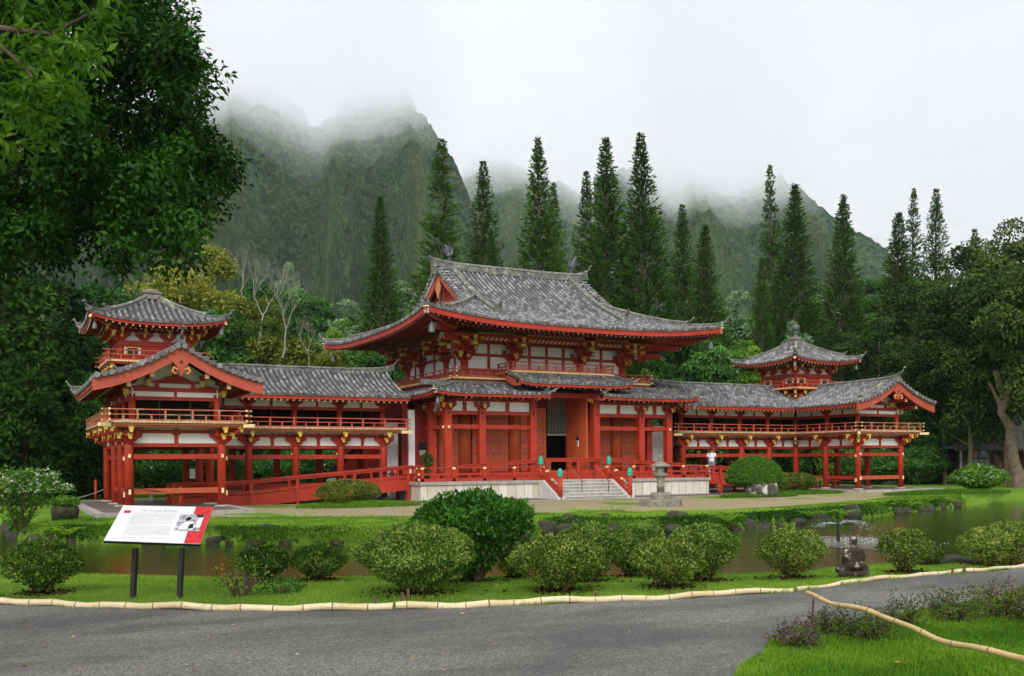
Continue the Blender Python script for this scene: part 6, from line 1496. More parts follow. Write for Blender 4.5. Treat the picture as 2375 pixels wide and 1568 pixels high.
bush('camellia_bush', 'tall glossy bright green bush in the middle of the near lawn', -18.98, -31.0, .0, 1.66, 1.21, M['f_tall'], .085, 900, .60, n_st=14, seed=31, lumps=.12)
bush('twiggy_shrub', 'thin twiggy shrub by the bamboo left of the largest bush', -22.30, -31.30, .03, .70, .48, AZ, .045, 230, .45, n_st=16, seed=32)
bush('twiggy_shrub', 'low spreading weed clump beside the twiggy shrub', -21.78, -31.3, .03, .58, .18, M['f_mid'], .04, 500, .4, n_st=8, seed=33)
x, y = -11.3, -6.0
S1 = bush('clipped_shrub', 'low oval clipped shrub in front of the red ramp', -12.3, -5.2, -.1, 2.75, 1.02, AZ, .07, 900, .45, d=1.6, n_st=8, seed=34)
bush('clipped_shrub', 'small round yellowish clipped shrub at the foot of the oval one', -13.0, -6.0, -.1, .95, .55, M['f_olive'], .06, 1100, .4, n_st=5, seed=35)
bush('clipped_shrub', 'small olive clipped shrub right of the domed bush', 10.2, -5.6, -.1, 1.7, .85, AZ, .08, 700, .5, n_st=6, seed=36)
bush('clipped_shrub', 'reddish olive clipped shrub below the right gallery', 11.9, -5.5, -.1, 2.4, 1.05, AZ, .08, 650, .55, n_st=8, seed=37, petals=(120, .05, 'f_litter', 0))
# domed topiary on a rock
TP = thing('topiary_bush', 'large clipped dome bush growing on a pale rock', 'bush', (7.55, -7.2, -.13))
n = 26000; q = rdir(n); q[:, 2] = np.where(rng.random(n) < .85, np.abs(q[:, 2]), -.22*np.abs(q[:, 2])); sh = rng.uniform(.965, 1.015, n)
P = np.stack([q[:, 0]*1.40, q[:, 1]*1.3, .80+q[:, 2]*1.14], 1)*sh[:, None]; leaf_mesh('foliage', P, rng.normal(size=(n, 3))+q*.3, q+rng.normal(size=(n, 3))*.45, .085*(.7+.6*rng.random(n)), .05, rng.random(n)*.7+.15, M['f_topiary'], TP)
mb = MB(); mb.tube([(7.5, -7.2, -.1), (7.6, -7.15, .8)], [.25, .16], 8); mb.build('trunk', M['bark'], TP)
def rock_mesh(name, c, r, mat, seed, parent=None, k=3, rough=.35):
    bm = bmesh.new(); bmesh.ops.create_icosphere(bm, subdivisions=k, radius=1)
    for v in bm.verts:
        p = v.co.copy(); nn = noise.noise(p*1.3+Vector((seed*3.1, 0, 0)))*rough+noise.noise(p*3.5+Vector((seed, 5, 0)))*rough*.4
        q = p*(1+nn); q = Vector((max(-.95, min(.9, q.x)), max(-.9, min(.95, q.y)), max(-.7, min(.85+.2*p.x, q.z)))); v.co = Vector((q.x*r[0], q.y*r[1], q.z*r[2]))+Vector((0, 0, r[2]*.35))
    me = bpy.data.meshes.new(name); bm.to_mesh(me); bm.free(); me.materials.append(mat); o = bpy.data.objects.new(name, me); COL.objects.link(o); o.location = c
    for p in me.polygons: p.use_smooth = True
    if parent: o.parent = parent
    return o
tag(rock_mesh('boulder', (7.45, -7.85, .0), (.86, .7, .72), M['rockpale'], 2), 'squat white-patched boulder under the domed bush', 'rock')
# flowering plumerias
bush('plumeria_shrub', 'spreading white-flowered shrub at the left edge across the pond', -24.4, -11.6, -.12, 2.3, 1.6, M['f_bright'], .13, 150, .62, n_st=9, group='white-flowered shrubs', petals=(330, .085, 'f_white'), seed=41, lumps=.3)
bush('plumeria_shrub', 'white-flowered shrub seen through the left gable columns', -15.5, 12, -.1, 5.6, 3.0, M['f_mid'], .22, 150, .5, group='white-flowered shrubs', petals=(150, .12, 'f_white'), seed=42, lumps=.3)
bush('plumeria_shrub', 'white-flowered shrub seen through the middle left bays', -8.5, 15, -.1, 5.0, 2.6, M['f_mid'], .22, 150, .5, group='white-flowered shrubs', petals=(120, .12, 'f_white'), seed=43, lumps=.3)
p = dp(2120, 1089, 68); bush('plumeria_shrub', 'white-flowered shrub just right of the last right column', p.x, p.y, -.1, 4.2, 2.4, M['f_mid'], .22, 160, .5, group='white-flowered shrubs', petals=(130, .12, 'f_white'), seed=44, lumps=.3)
p = dp(2030, 1089, 68); bush('plumeria_shrub', 'white-flowered shrub framed by the right gable columns', p.x, p.y, -.1, 4.2, 2.2, M['f_mid'], .22, 160, .5, group='white-flowered shrubs', petals=(110, .12, 'f_white'), seed=45, lumps=.3)
p = dp(2268, 1089, 54); bush('hydrangea_shrub', 'round shrub thick with white blossoms before the dark house', p.x, p.y, -.1, 2.8, 1.35, M['f_bright'], .16, 260, .4, petals=(420, .10, 'f_white'), seed=46)
p = dp(150, 1089, 31.5); bush('potted_shrub', 'small yellowish shrub in a stone planter left of the left paving', p.x, p.y, .25, .9, .35, M['f_bright'], .09, 500, .4, seed=47)
pl = MB(); pl.lathe((p.x, p.y, -.12), [(.40, 0), (.44, .25), (.42, .42), (.36, .40)], 10); tag(pl.build('stone_planter', M['rock']), 'round dark stone planter left of the left paving', 'planter')
# small ficus-like plant on the platform
bush('potted_plant', 'tall drooping potted plant on the left platform corner', -7.75, -2.75, PZ, .42, 1.25, M['f_mid'], .16, 330, .62, n_st=3, seed=48)
# heather bed in the near right corner
GH = 'purple heather clumps in the near bed'
for i, (u, v, w_, hh, lb) in enumerate([(1850, 1500, .62, .26, 'heather clump thick with purple bloom at the rod foot'), (1925, 1470, .62, .30, 'green heather clump right of the rusty rod'), (2010, 1480, .75, .32, 'brownish heather clump under the raised bamboo'), (2095, 1450, .55, .36, 'taller green heather clump behind the raised bamboo'), (2215, 1440, .95, .38, 'wide heather clump above the raised bamboo'), (2320, 1430, .9, .42, 'heather clump with pink bloom near the right edge'), (2400, 1440, .9, .45, 'heather clump cut by the right edge')]):
    g = gp(u, v, .06); bush('heather_clump', lb, g.x, g.y, .05, w_*.68, hh*.80, M['f_heath'], .030, 1500, .35, group=GH, petals=((420, 90, 40, 25, 90, 200, 170)[i], .018, 'f_purple', .0), seed=60+i, lumps=.5, n_st=12)
# ferns
def fern(n=9, L=.55):
    t = thing('fern', 'x', 'fern', (0, 0, -500)); P = []; D = []; N = []
    for i in range(n):
        a = 6.28*i/n+random.uniform(-.2, .2); l_ = L*random.uniform(.7, 1.1)
        for k in range(14):
            f = k/14; p = Vector((math.cos(a)*l_*f, math.sin(a)*l_*f, l_*(.9*f-.75*f*f))); wd = .16*l_*(1-f)**.6*(1 if f > .1 else .3)
            for s_ in (-1, 1): P.append(tuple(p)); D.append((-math.sin(a)*s_+math.cos(a)*.5, math.cos(a)*s_+math.sin(a)*.5, .1)); N.append((0, 0, 1)); 
    n_ = len(P); leaf_mesh('fronds', np.array(P), np.array(D), np.array(N), np.array([.17*L*(1.1-(i % 28)/30) for i in range(n_)]), .035, rng.random(n_)*.7+.2, M['f_fern'], t)
    return t
F0 = fern(); first = True
fl = [(640, 1235), (690, 1215), (745, 1228), (800, 1232), (1350, 1205), (1380, 1218), (1435, 1198), (1500, 1212), (1530, 1202), (1600, 1212), (1625, 1206), (1655, 1210), (1690, 1218), (1740, 1205), (1790, 1198), (1850, 1200), (1880, 1202), (1905, 1198), (1960, 1200), (2060, 1180), (2110, 1176), (2150, 1170), (2185, 1165), (150, 1245), (220, 1240), (300, 1245), (560, 1235), (2240, 1160)]
for i, (u, v) in enumerate(fl):
    g = gp(u, v+8, -.42); s_ = 1.15+.6*random.random()
    g += Vector((fwx, fwy, 0))*.15
    lb = 'bright green fern arching among the far bank rocks'
    if first: F0.location = (g.x, g.y, -.30); F0.scale = (s_,)*3; F0['label'] = lb; F0['group'] = 'ferns on the far bank'; first = False
    else: copy_tree(F0, (g.x, g.y, -.30+.1*random.random()), (s_,)*3, random.uniform(0, 6), lb, 'ferns on the far bank')
# rocks along the far bank
RK = [rock_mesh('bank_rock', (0, 0, -500), (1, 1, 1), M['rock'], s_) for s_ in (1, 2, 3, 4)]; used = set()
def rock(x, y, z, r, k, label, group):
    o = RK[k] if k not in used else RK[k].copy()
    if k in used: COL.objects.link(o)
    used.add(k); o.location = (x, y, z); o.scale = r; o.rotation_euler.z = random.uniform(0, 6.28); o['label'] = label; o['category'] = 'rock'; o['group'] = group
FW = far_w[::-1]; random.seed(3)
for (x0, y0), (x1, y1) in zip(FW[2:-6], FW[3:-5]):
    L = math.hypot(x1-x0, y1-y0); n = max(1, int(L/.62))
    for i in range(n):
        f = (i+random.random()*.6)/n; r = random.uniform(.14, .34)
        if random.random() < .3: continue
        rock(x0+(x1-x0)*f+fwx*.08, y0+(y1-y0)*f+fwy*.08, -.52, (r*1.3, r, r*random.uniform(.5, .95)), random.randrange(4), 'low dark mossy rock in the row edging the far bank', 'rocks edging the far bank')
for u, v, r, lb in ((1318, 1222, .36, 'tall flat-topped dark rock right of the glossy green bush'), (1400, 1215, .30, 'square mossy rock second from the glossy green bush'), (1570, 1215, .36, 'large rounded lichened rock in the middle of the far bank'), (1975, 1196, .34, 'jagged upright rock towards the right of the far bank'), (625, 1243, .30, 'large round rock right of the white sign'), (1265, 1230, .28, 'rounded pitted rock at the water behind the glossy bush')):
    g = gp(u, v, -.35); rock(g.x, g.y, -.42, (r*1.15, r, r*1.1), random.randrange(4), lb, 'large rocks on the far bank')
for u, v, r, lb in ((1075, 1320, .22, 'dark stone at the near water edge left of the statue'), (2195, 1300, .5, 'flat mossy slab on the near shore right of the statue')):
    g = gp(u, v+8, -.12); rock(g.x, g.y, -.16, (r*1.4, r, r*.3), 1, lb, 'stones on the near shore')
# ---- grass and low cover (nobody could count it)
def scatter(name, X, Y, L, W_, mat, zoff=0, up=2.2, kindz=None):
    Z = height(X, Y)+zoff if kindz is None else np.full(len(X), kindz); n = len(X); P = np.stack([X, Y, Z], 1); D = rng.normal(size=(n, 3))*.6+np.array([0, 0, up]); N = rng.normal(size=(n, 3))*np.array([1, 1, .2])
    return tag(leaf_mesh(name, P, D, N, L*(.5+rng.random(n)), W_, np.clip(rng.random(n)*.5+.25+nz2(X, Y, .33)*.7+nz2(X, Y, 1.3)*.6, 0, 1), mat, fold=False), kind='stuff')
def pts_in(A, n, keep=None):
    A = np.array(A); lo, hi = A.min(0), A.max(0); X = rng.uniform(lo[0], hi[0], n*3); Y = rng.uniform(lo[1], hi[1], n*3); s = sd_poly(X, Y, A, np.roll(A, -1, 0)) > 0; return X[s][:n], Y[s][:n]
lawn_n = [(x, y) for x, y in edge]+[(x, y) for x, y in near_w[::-1]]
X, Y = pts_in(lawn_n, 160000); k = (np.abs(side_of(X, Y)) < depth_of(X, Y)*.56) & (sd_poly(X, Y, PA, PB) < -.02); scatter('grass', X[k], Y[k], .030, .007, M['f_grass'])
bedp = [xy(gp(u, v, .05)) for u, v in [(2420, 1375), (2177, 1409), (1960, 1450), (1850, 1458), (1772, 1500), (1770, 1516), (1716, 1545), (1700, 1575), (1720, 1640), (2600, 1640), (2600, 1400)]]
X, Y = pts_in(bedp, 90000); scatter('bed_grass', X, Y, .042, .008, M['f_grass'])
# tufts spilling over the bamboo and path edge
EX = np.array(edge[2:-1]); i = rng.integers(0, len(EX)-1, 5200); f = rng.random((5200, 1)); Q = EX[i]*(1-f)+EX[i+1]*f; m_ = np.array([nz2(np.array([a]), np.array([b]), .25)[0] > .02 for a, b in Q]); Q = Q[m_]-np.array([fwx, fwy])*rng.uniform(-.02, .07, (m_.sum(), 1)); scatter('edge_grass', Q[:, 0], Q[:, 1], .05, .008, M['f_grass'])
# far bank fringe: grass and creeping plants over the rocks
FE = np.array(FW[2:-5]); n = 42000; i = rng.integers(0, len(FE)-1, n); wl = np.hypot(*(FE[1:]-FE[:-1]).T); i = rng.choice(len(FE)-1, n, p=wl/wl.sum()); f = rng.random((n, 1)); Q = FE[i]*(1-f)+FE[i+1]*f+np.array([fwx, fwy])*rng.uniform(-.12, .9, (n, 1))
s_ = np.hypot(0, 0); off_ = ((Q-(FE[i]*(1-f)+FE[i+1]*f))@np.array([fwx, fwy])); Z = np.where(off_ < .35, -.42+.30*np.clip((off_+.12)/.47, 0, 1)+rng.uniform(-.05, .14, n), -.11)
P = np.column_stack([Q, Z]); m_ = nz2(Q[:, 0], Q[:, 1], .5) > -.22; P = P[m_]; n = len(P)
tag(leaf_mesh('bank_plants', P, rng.normal(size=(n, 3))+np.array([0, 0, .7]), rng.normal(size=(n, 3)), .09*(.5+rng.random(n)), .04, np.clip(.25+nz2(P[:, 0], P[:, 1], .9)*1.3+rng.random(n)*.4, 0, 1), M['f_bank'], fold=False), kind='stuff')
X, Y = pts_in([(a+fwx*.3, b+fwy*.3) for a, b in FE]+gl[::-1], 60000); k = sd_poly(X, Y, PA, PB) < -.1; scatter('far_lawn_grass', X[k], Y[k], .05, .016, M['f_grass'])
# mondo grass skirts round the bushes on the court
for nm, cx_, cy_, a_, b_, n in (('ground_cover', 7.4, -7.7, 2.3, .9, 5000), ('ground_cover', 11.2, -6.0, 3.4, 1.1, 7000), ('ground_cover', -12.0, -5.9, 2.6, 1.3, 7000), ('ground_cover', 17.5, -10.4, 4.5, 1.2, 9000)):
    a = rng.uniform(0, 6.28, n); r = np.sqrt(rng.random(n)); X = cx_+np.cos(a)*r*a_; Y = cy_+np.sin(a)*r*b_
    P = np.stack([X, Y, np.full(n, -.12)+.12*(1-r**2)], 1); D = rng.normal(size=(n, 3))*.7+np.array([0, 0, 1.1]); tag(leaf_mesh(nm, P, D, rng.normal(size=(n, 3)), .17, .022, rng.random(n)*.5+.05, M['f_grass'], fold=False), kind='stuff')
# dry leaves and petals fallen on the path
for i, (u, v, s_, m_, lb) in enumerate([(52, 1440, .05, 'f_litter', 'yellow leaf on the path near the left edge'), (230, 1402, .05, 'f_litter', 'dry leaf beside the bamboo near the sign'), (250, 1420, .045, 'f_litter', 'yellow leaf on the path below the sign'), (70, 1458, .06, 'f_litter', 'paired yellow leaves on the dark left path'), (545, 1449, .045, 'f_litter', 'single yellow leaf on the middle of the path'), (370, 1430, .04, 'f_litter', 'small yellow leaf on the path right below the sign post'), (45, 1545, .06, 'f_litter', 'brown leaf low on the path at the left'), (1070, 1425, .06, 'f_litter', 'curled brown leaf by the bamboo join'), (2060, 1385, .045, 'f_litter', 'orange leaf on the path beyond the raised bamboo'), (2110, 1541, .11, 'f_litter', 'big curled brown leaf on the near grass'), (697, 1517, .05, 'f_white', 'white scrap on the open path'), (430, 1541, .05, 'f_white', 'pale petal low on the path'), (100, 1500, .05, 'f_litter', 'yellow leaf in the dark patch of the path'), (165, 1478, .04, 'f_litter', 'tiny yellow leaf near the dark path patch')]):
    g = gp(u, v, .062 if i != 9 else .09); o = leaf_mesh('fallen_leaf', np.array([[0, 0, 0.]]), np.array([[math.cos(i), math.sin(i), .15]]), np.array([[.2, .1, 1.]]), s_*1.3, s_*.8, np.array([.3+.05*i]), M[m_]); o.location = g; tag(o, lb, 'leaf', 'fallen leaves')

#for u_, v_ in ((2355, 1130), (2335, 1122), (2200, 1112), (2268, 1128)): print('D', u_, depth_of(*gp(u_, v_, -.12).xy))

# soil and dead leaves under the bushes, specks on the path
P = []
for lb, x, y, w_, hh, fm, vs_ in B_+[('', -18.98, -31.0, 1.7, 0, 0, 0)]:
    n = 340; r = np.abs(rng.normal(size=n))*w_*.20; a = rng.uniform(0, 6.28, n); P.append(np.stack([x+np.cos(a)*r*1.2, y+np.sin(a)*r], 1))
P = np.concatenate(P); Z = height(P[:, 0], P[:, 1])+.012+rng.random(len(P))*.02; P = np.column_stack([P, Z]); n = len(P)
tag(leaf_mesh('leaf_litter', P, rng.normal(size=(n, 3))*np.array([1, 1, .2]), np.tile([0, 0, 1.], (n, 1))+rng.normal(size=(n, 3))*.4, .06*(.5+rng.random(n)), .04, rng.random(n)*.6, M['f_soil'], fold=False), kind='stuff')
sp0 = None
for i in range(34):
    u = random.uniform(20, 1750); v = random.uniform(1425, 1560); g = gp(u, v, .061)
    if i % 3 == 0: g = gp(u, 1418+random.random()*8, .061)
    if sp0 is None: sp0 = leaf_mesh('petal', np.array([[0, 0, 0.]]), np.array([[1, 0, .1]]), np.array([[0, .1, 1.]]), .028, .018, np.array([.6]), M['f_litter']); o = sp0
    else: o = sp0.copy(); COL.objects.link(o)
    o.location = g; o.rotation_euler.z = random.uniform(0, 6.28); tag(o, 'tiny dry petal lying on the grey path', 'petal', 'tiny petals scattered on the path')
# ---------------------------------------------------------------- bamboo
def bamboo(name, label, pts, r0, r1, node=.24, group=None, seed=0, cap=True):
    pts = [Vector(p) for p in pts]; acc = [0]
    for a, b in zip(pts[:-1], pts[1:]): acc.append(acc[-1]+(b-a).length)
    L = acc[-1]; n = int(L/.03); rr = random.Random(seed); path = []; rad = []; val = []
    ph = rr.random()*.5
    for i in range(n+1):
        d = L*i/n; j = 0
        while j < len(pts)-2 and acc[j+1] < d: j += 1
        f = (d-acc[j])/(acc[j+1]-acc[j]); p0 = pts[max(0, j-1)]; p1 = pts[j]; p2 = pts[j+1]; p3 = pts[min(len(pts)-1, j+2)]
        p = .5*((2*p1)+(p2-p0)*f+(2*p0-5*p1+4*p2-p3)*f*f+(3*p1-p0-3*p2+p3)*f**3)
        p = p+Vector((0, 0, .010*math.sin(d*3.1+seed)+.008*math.sin(d*7.7)))
        q = d/node+ph; fr = q % 1; r = (r0+(r1-r0)*i/n)*(1-.10*math.sin(math.pi*fr)+.05*(fr < .06)+.05*(fr > .96)); path.append(p); rad.append(r); val.append(q)
    mb = MB(); mb.tube(path, rad, 14, 0, cap=False); mb.att = [(0, v, 0) for v in val for _ in range(14)]
    for e_, d in ((0, 1), (-1, -1)):
        k = len(mb.v); c = path[e_]; ring = [mb.v[(0 if e_ == 0 else (n)*14)+j] for j in range(14)]; inn = [tuple(Vector(v).lerp(c, .25)) for v in ring]
        mb.add(ring+inn, [(j, (j+1) % 14, (j+1) % 14+14, j+14) for j in range(14)], 0); mb.add(inn, [tuple(range(14))], 1); mb.att += [(0, .5, 0)]*42
    o = mb.build(name, [M['bamboo_gold' if name == 'raised_bamboo' else 'bamboo'], M['darkwood']]); tag(o, label, 'bamboo pole', group); return o
GBm = 'bamboo poles edging the path'
def bl(L, z=.085): return [gp(u, v-4, z) for u, v in L]
bamboo('bamboo_edging', 'bamboo pole edging the path from the left edge past the white sign', bl([(-300, 1385), (0, 1399), (169, 1404), (325, 1409), (558, 1413), (760, 1413), (912, 1412)]), .038, .042, .335, GBm, 1)
bamboo('bamboo_edging', 'pale bamboo pole edging the path below the bushes, pegged at its left end', bl([(918, 1410), (1060, 1407), (1148, 1403), (1385, 1394), (1545, 1388), (1690, 1379), (1838, 1371)]), .045, .034, .30, GBm, 2)
bamboo('bamboo_edging', 'thin bamboo pole edging the path up to the right edge', bl([(1846, 1371), (1940, 1358), (2038, 1346), (2170, 1333), (2271, 1327), (2374, 1315), (2600, 1295)], .07), .030, .034, .33, GBm, 3)
bamboo('raised_bamboo', 'golden bamboo pole propped up on a rusty rod in the near right corner', [dp(1872, 1373, 9.2), dp(1930, 1397, 8.6), dp(2040, 1428, 7.9), dp(2150, 1470, 7.2), dp(2260, 1502, 6.6), dp(2374, 1528, 6.2), dp(2520, 1570, 5.7)],   .0225, .0225, .40, None, 4)
g = gp(1877, 1486, .05); t_ = dp(1886, 1392, 9.25); mb = MB(); mb.tube([g, g.lerp(t_, .5)+Vector((.005, 0, 0)), t_], .010, 8); mb.tube([t_, t_+Vector((.02, .01, .03))], .007, 6); tag(mb.build('rusty_rod', M['darkwood']), 'rusty rod holding up the end of the raised bamboo', 'rod')
for i, (u, v, h_, lb) in enumerate([(870, 1413, .11, 'short wooden peg left of the bamboo join'), (937, 1415, .17, 'taller leaning peg right of the bamboo join'), (944, 1400, .13, 'peg with a bolt behind the bamboo join'), (1384, 1397, .09, 'small peg on the pale bamboo below the middle bushes'), (2207, 1335, .08, 'peg near the right end of the thin bamboo'), (2236, 1333, .09, 'last peg before the right edge')]):
    g = gp(u, v, .03); g -= Vector((fwx, fwy, 0))*(.02 if i != 2 else -.10); mb = MB(); mb.bar(g, g+Vector((-.02*(i % 2), 0, h_+.03)), .03, .022, 0, up=(0, 1, 0)); tag(mb.build('peg', M['bamboo']), lb, 'peg', 'wooden pegs')
# ---------------------------------------------------------------- information sign
c = gp(365, 1389, .05); rt = Vector((fwy, -fwx, 0)); fw = Vector((fwx, fwy, 0)); yaw_s = R(-5)
SG = thing('information_sign', 'white and red information board on two black posts', 'sign', tuple(c))
A = dp(240, 1254, 11.35); B = dp(464, 1262, 11.75); Cc = dp(495, 1176, 12.25); Dd = dp(286, 1172, 11.85)
ex = (B-A); ey = (Dd-A); nn_ = ex.cross(ey).normalized()
if nn_.z < 0: nn_ = -nn_
def sp(a, b, k=0): return A+ex*a+ey*b+(Cc-B-ey)*a*b+nn_*k
def quad(mb, pts, k, m=0): mb.add([sp(a, b, k) for a, b in pts], [tuple(range(len(pts)))], m)
mb = MB(); vs = [sp(0, 0, -.004), sp(1, 0, -.004), sp(1, 1, -.004), sp(0, 1, -.004)]; vb = [v-nn_*.035 for v in vs]; mb.add(vs+vb, [(0, 1, 2, 3), (7, 6, 5, 4), (0, 4, 5, 1), (1, 5, 6, 2), (2, 6, 7, 3), (3, 7, 4, 0)], 0)
mb.build('board_backing', M['black'], SG)
t = NT('sign_white'); M['signw'] = t.fin(t.ramp(t.noise(4, 5, .6, t.pos()), [(.3, (.78, .80, .83)), (.7, (.86, .87, .89))]), .4)
t = NT('sign_red'); mp = t.n('ShaderNodeMapping'); t.l(t.pos(), mp.inputs['Vector']); mp.inputs['Scale'].default_value = (30, 30, 2); M['signr'] = t.fin(t.ramp(t.noise(1, 5, .7, mp.outputs[0]), [(.35, (.22, .015, .02)), (.5, (.68, .03, .04)), (.75, (.74, .06, .05))]), .4)
t = NT('sign_photo_grey'); M['signp'] = t.fin(t.ramp(t.noise(26, 6, .8, t.pos()), [(.38, (.08, .08, .12)), (.5, (.42, .42, .46)), (.62, (.82, .82, .84))]), .45)
t = NT('sign_ink'); M['ink'] = t.fin((.46, .46, .48), .6)
M['inkred'] = flat('sign_red_rule', (.6, .25, .25), .6)
mb = MB(); quad(mb, [(0, 0), (1, 0), (1, 1), (0, 1)], .001, 0); fc = mb.build('board_face', M['signw'], SG)
mb = MB(); quad(mb, [(.824, .004), (.998, .004), (.998, .996), (.80, .996)], .004, 0); mb.build('red_band', M['signr'], fc, SG); mb = MB(); quad(mb, [(.045, .78), (.115, .78), (.115, .855), (.045, .855)], .004, 0); mb.build('red_square', M['signr'], fc, SG)
mb = MB(); quad(mb, [(.665, .325), (.935, .325), (.935, .775), (.665, .775)], .007, 0); ph = mb.build('board_photo', M['signp'], fc, SG)
mb = MB(); el = lambda cx_, cy_, rx, ry, n=16: [(cx_+rx*math.cos(6.283*i/n), cy_+ry*math.sin(6.283*i/n)) for i in range(n)]
quad(mb, [(.70, .36), (.86, .36), (.875, .45), (.84, .56), (.79, .59), (.74, .53), (.715, .46)], .009, 0); quad(mb, el(.775, .645, .03, .055), .009, 1); quad(mb, [(.80, .37), (.86, .40), (.85, .52), (.81, .50)], .0105, 1); quad(mb, [(.86, .70), (.93, .70), (.93, .77), (.84, .77)], .009, 1); quad(mb, [(.88, .42), (.93, .42), (.93, .68), (.885, .68)], .009, 0)
mb.build('photo_figure', [M['signw'], M['black']], fc, SG)
mb = MB(); quad(mb, [(.15, .800), (.70, .800), (.70, .803), (.15, .803)], .006, 0); mb.build('title_rule', M['inkred'], fc, SG)
mb = MB(); rr = random.Random(5)
def line(y, x0, x1):
    x = x0
    while x < x1:
        w_ = rr.uniform(.012, .045); quad(mb, [(x, y), (min(x+w_, x1), y), (min(x+w_, x1), y+.009), (x, y+.009)], .006, 0); x += w_+.008
for i in range(9): line(.745-i*.034, .155, .615 if i < 8 else .45)
mb.build('paragraph', M['ink'], fc, SG); mb = MB()
for i in range(8): line(.415-i*.034, .155, .625 if i < 7 else .40)
mb.build('paragraph', M['ink'], fc, SG); mb = MB()
for i in range(2): line(.105-i*.03, .155, .60 if i == 0 else .25)
mb.build('paragraph', M['ink'], fc, SG)
fo = bpy.data.curves.new('title_text', 'FONT'); fo.body = 'The Amida Buddha'; fo.size = 1; fo.extrude = 0; tob = bpy.data.objects.new('title_tmp', fo); COL.objects.link(tob)
bpy.context.view_layer.update(); dg = bpy.context.evaluated_depsgraph_get(); me = bpy.data.meshes.new_from_object(tob.evaluated_get(dg)); COL.objects.unlink(tob); bpy.data.objects.remove(tob)
xs_ = [v.co.x for v in me.vertices]; wmx = max(xs_)
for v in me.vertices: a, b = v.co.x/wmx*.40+.215, .835+v.co.y*.075; v.co = sp(a, b, .006)-Vector(c)
me.materials.clear(); me.materials.append(M['ink']); o = bpy.data.objects.new('title_text', me); COL.objects.link(o); o.parent = fc
for (u0, v0, u1, v1) in ((308, 1389, 313, 1262), (416, 1389, 421, 1264)):
    a = gp(u0, v0, .03); b = a+Vector((0, 0, .62))+rt*.03; b = b+fw*.02; mb = MB(); mb.bar(a, Vector((b.x, b.y, 1.03 if False else b.z)), .085, .05, 0, up=rt); mb.build('post', M['black'], SG)
# ---------------------------------------------------------------- stone lantern
LX, LY = -1.95, -12.45; LN = thing('stone_lantern', 'weathered stone lantern on an octagonal base in the gravel', 'lantern', (LX, LY, -.115))
def oct_(name, prof, n=8, parent=LN, mat='lantern', z=0, sm=False):
    mb = MB(); mb.lathe((LX, LY, z), prof, n, smooth=sm); return mb.build(name, M[mat], parent)
oct_('base', [(.86, -.14), (.86, .12), (.82, .15), (.42, .152)]); oct_('pedestal', [(.43, .153), (.43, .33), (.36, .42), (.20, .421)], 8)
oct_('shaft', [(.15, .42), (.14, .62), (.165, .64), (.165, .68), (.14, .70), (.15, .96), (.17, 1.0)], 16, sm=True); oct_('platform', [(.18, 1.0), (.30, 1.08), (.30, 1.13), (.24, 1.15), (.19, 1.151)], 6)
lb = oct_('light_box', [(.205, 1.151), (.205, 1.40), (.19, 1.42)], 6)
mb = MB(); mb.box(LX-.02, LX+.03, LY-.215, LY-.17, 1.24, 1.30); mb.box(LX+.12, LX+.2, LY-.17, LY+.05, 1.2, 1.38); mb.build('opening', M['dark'], lb, LN)
oct_('roof', [(.20, 1.42), (.40, 1.43), (.40, 1.47), (.28, 1.53), (.14, 1.61), (.10, 1.66)], 6); oct_('finial', [(.10, 1.66), (.11, 1.70), (.07, 1.72), (.10, 1.76), (.105, 1.81), (.07, 1.86), (.02, 1.89)], 12, sm=True)
# ---------------------------------------------------------------- seated stone statue (seen from behind)
def blob(name, parts, loc, rz, mat, voxel=.012, parent=None, label=None, cat=None):
    """union of ellipsoids and limbs remeshed into one continuous surface"""
    mb = MB()
    for p_ in parts:
        if p_[0] == 'e': mb.ball(p_[1], p_[2], 0, 20, 12)
        else: mb.tube(p_[1], p_[2], 14, 0)
    me = bpy.data.meshes.new(name); me.from_pydata(mb.v, [], mb.f); ob = bpy.data.objects.new(name, me); COL.objects.link(ob)
    md = ob.modifiers.new('r', 'REMESH'); md.mode = 'VOXEL'; md.voxel_size = voxel; md.use_smooth_shade = True; sm = ob.modifiers.new('s', 'SMOOTH'); sm.factor = .5; sm.iterations = 3
    bpy.context.view_layer.update(); dg = bpy.context.evaluated_depsgraph_get(); m2 = bpy.data.meshes.new_from_object(ob.evaluated_get(dg)); ob.modifiers.clear(); ob.data = m2; bpy.data.meshes.remove(me); m2.name = name
    m2.materials.clear(); m2.materials.append(M[mat] if isinstance(mat, str) else mat); m2.polygons.foreach_set('use_smooth', [True]*len(m2.polygons))
    ob.location = loc; ob.rotation_euler.z = rz
    if parent: ob.parent = parent
    if label: tag(ob, label, cat)
    return ob
g = gp(1980, 1336, .0); sz = 14.3/2252*1.0
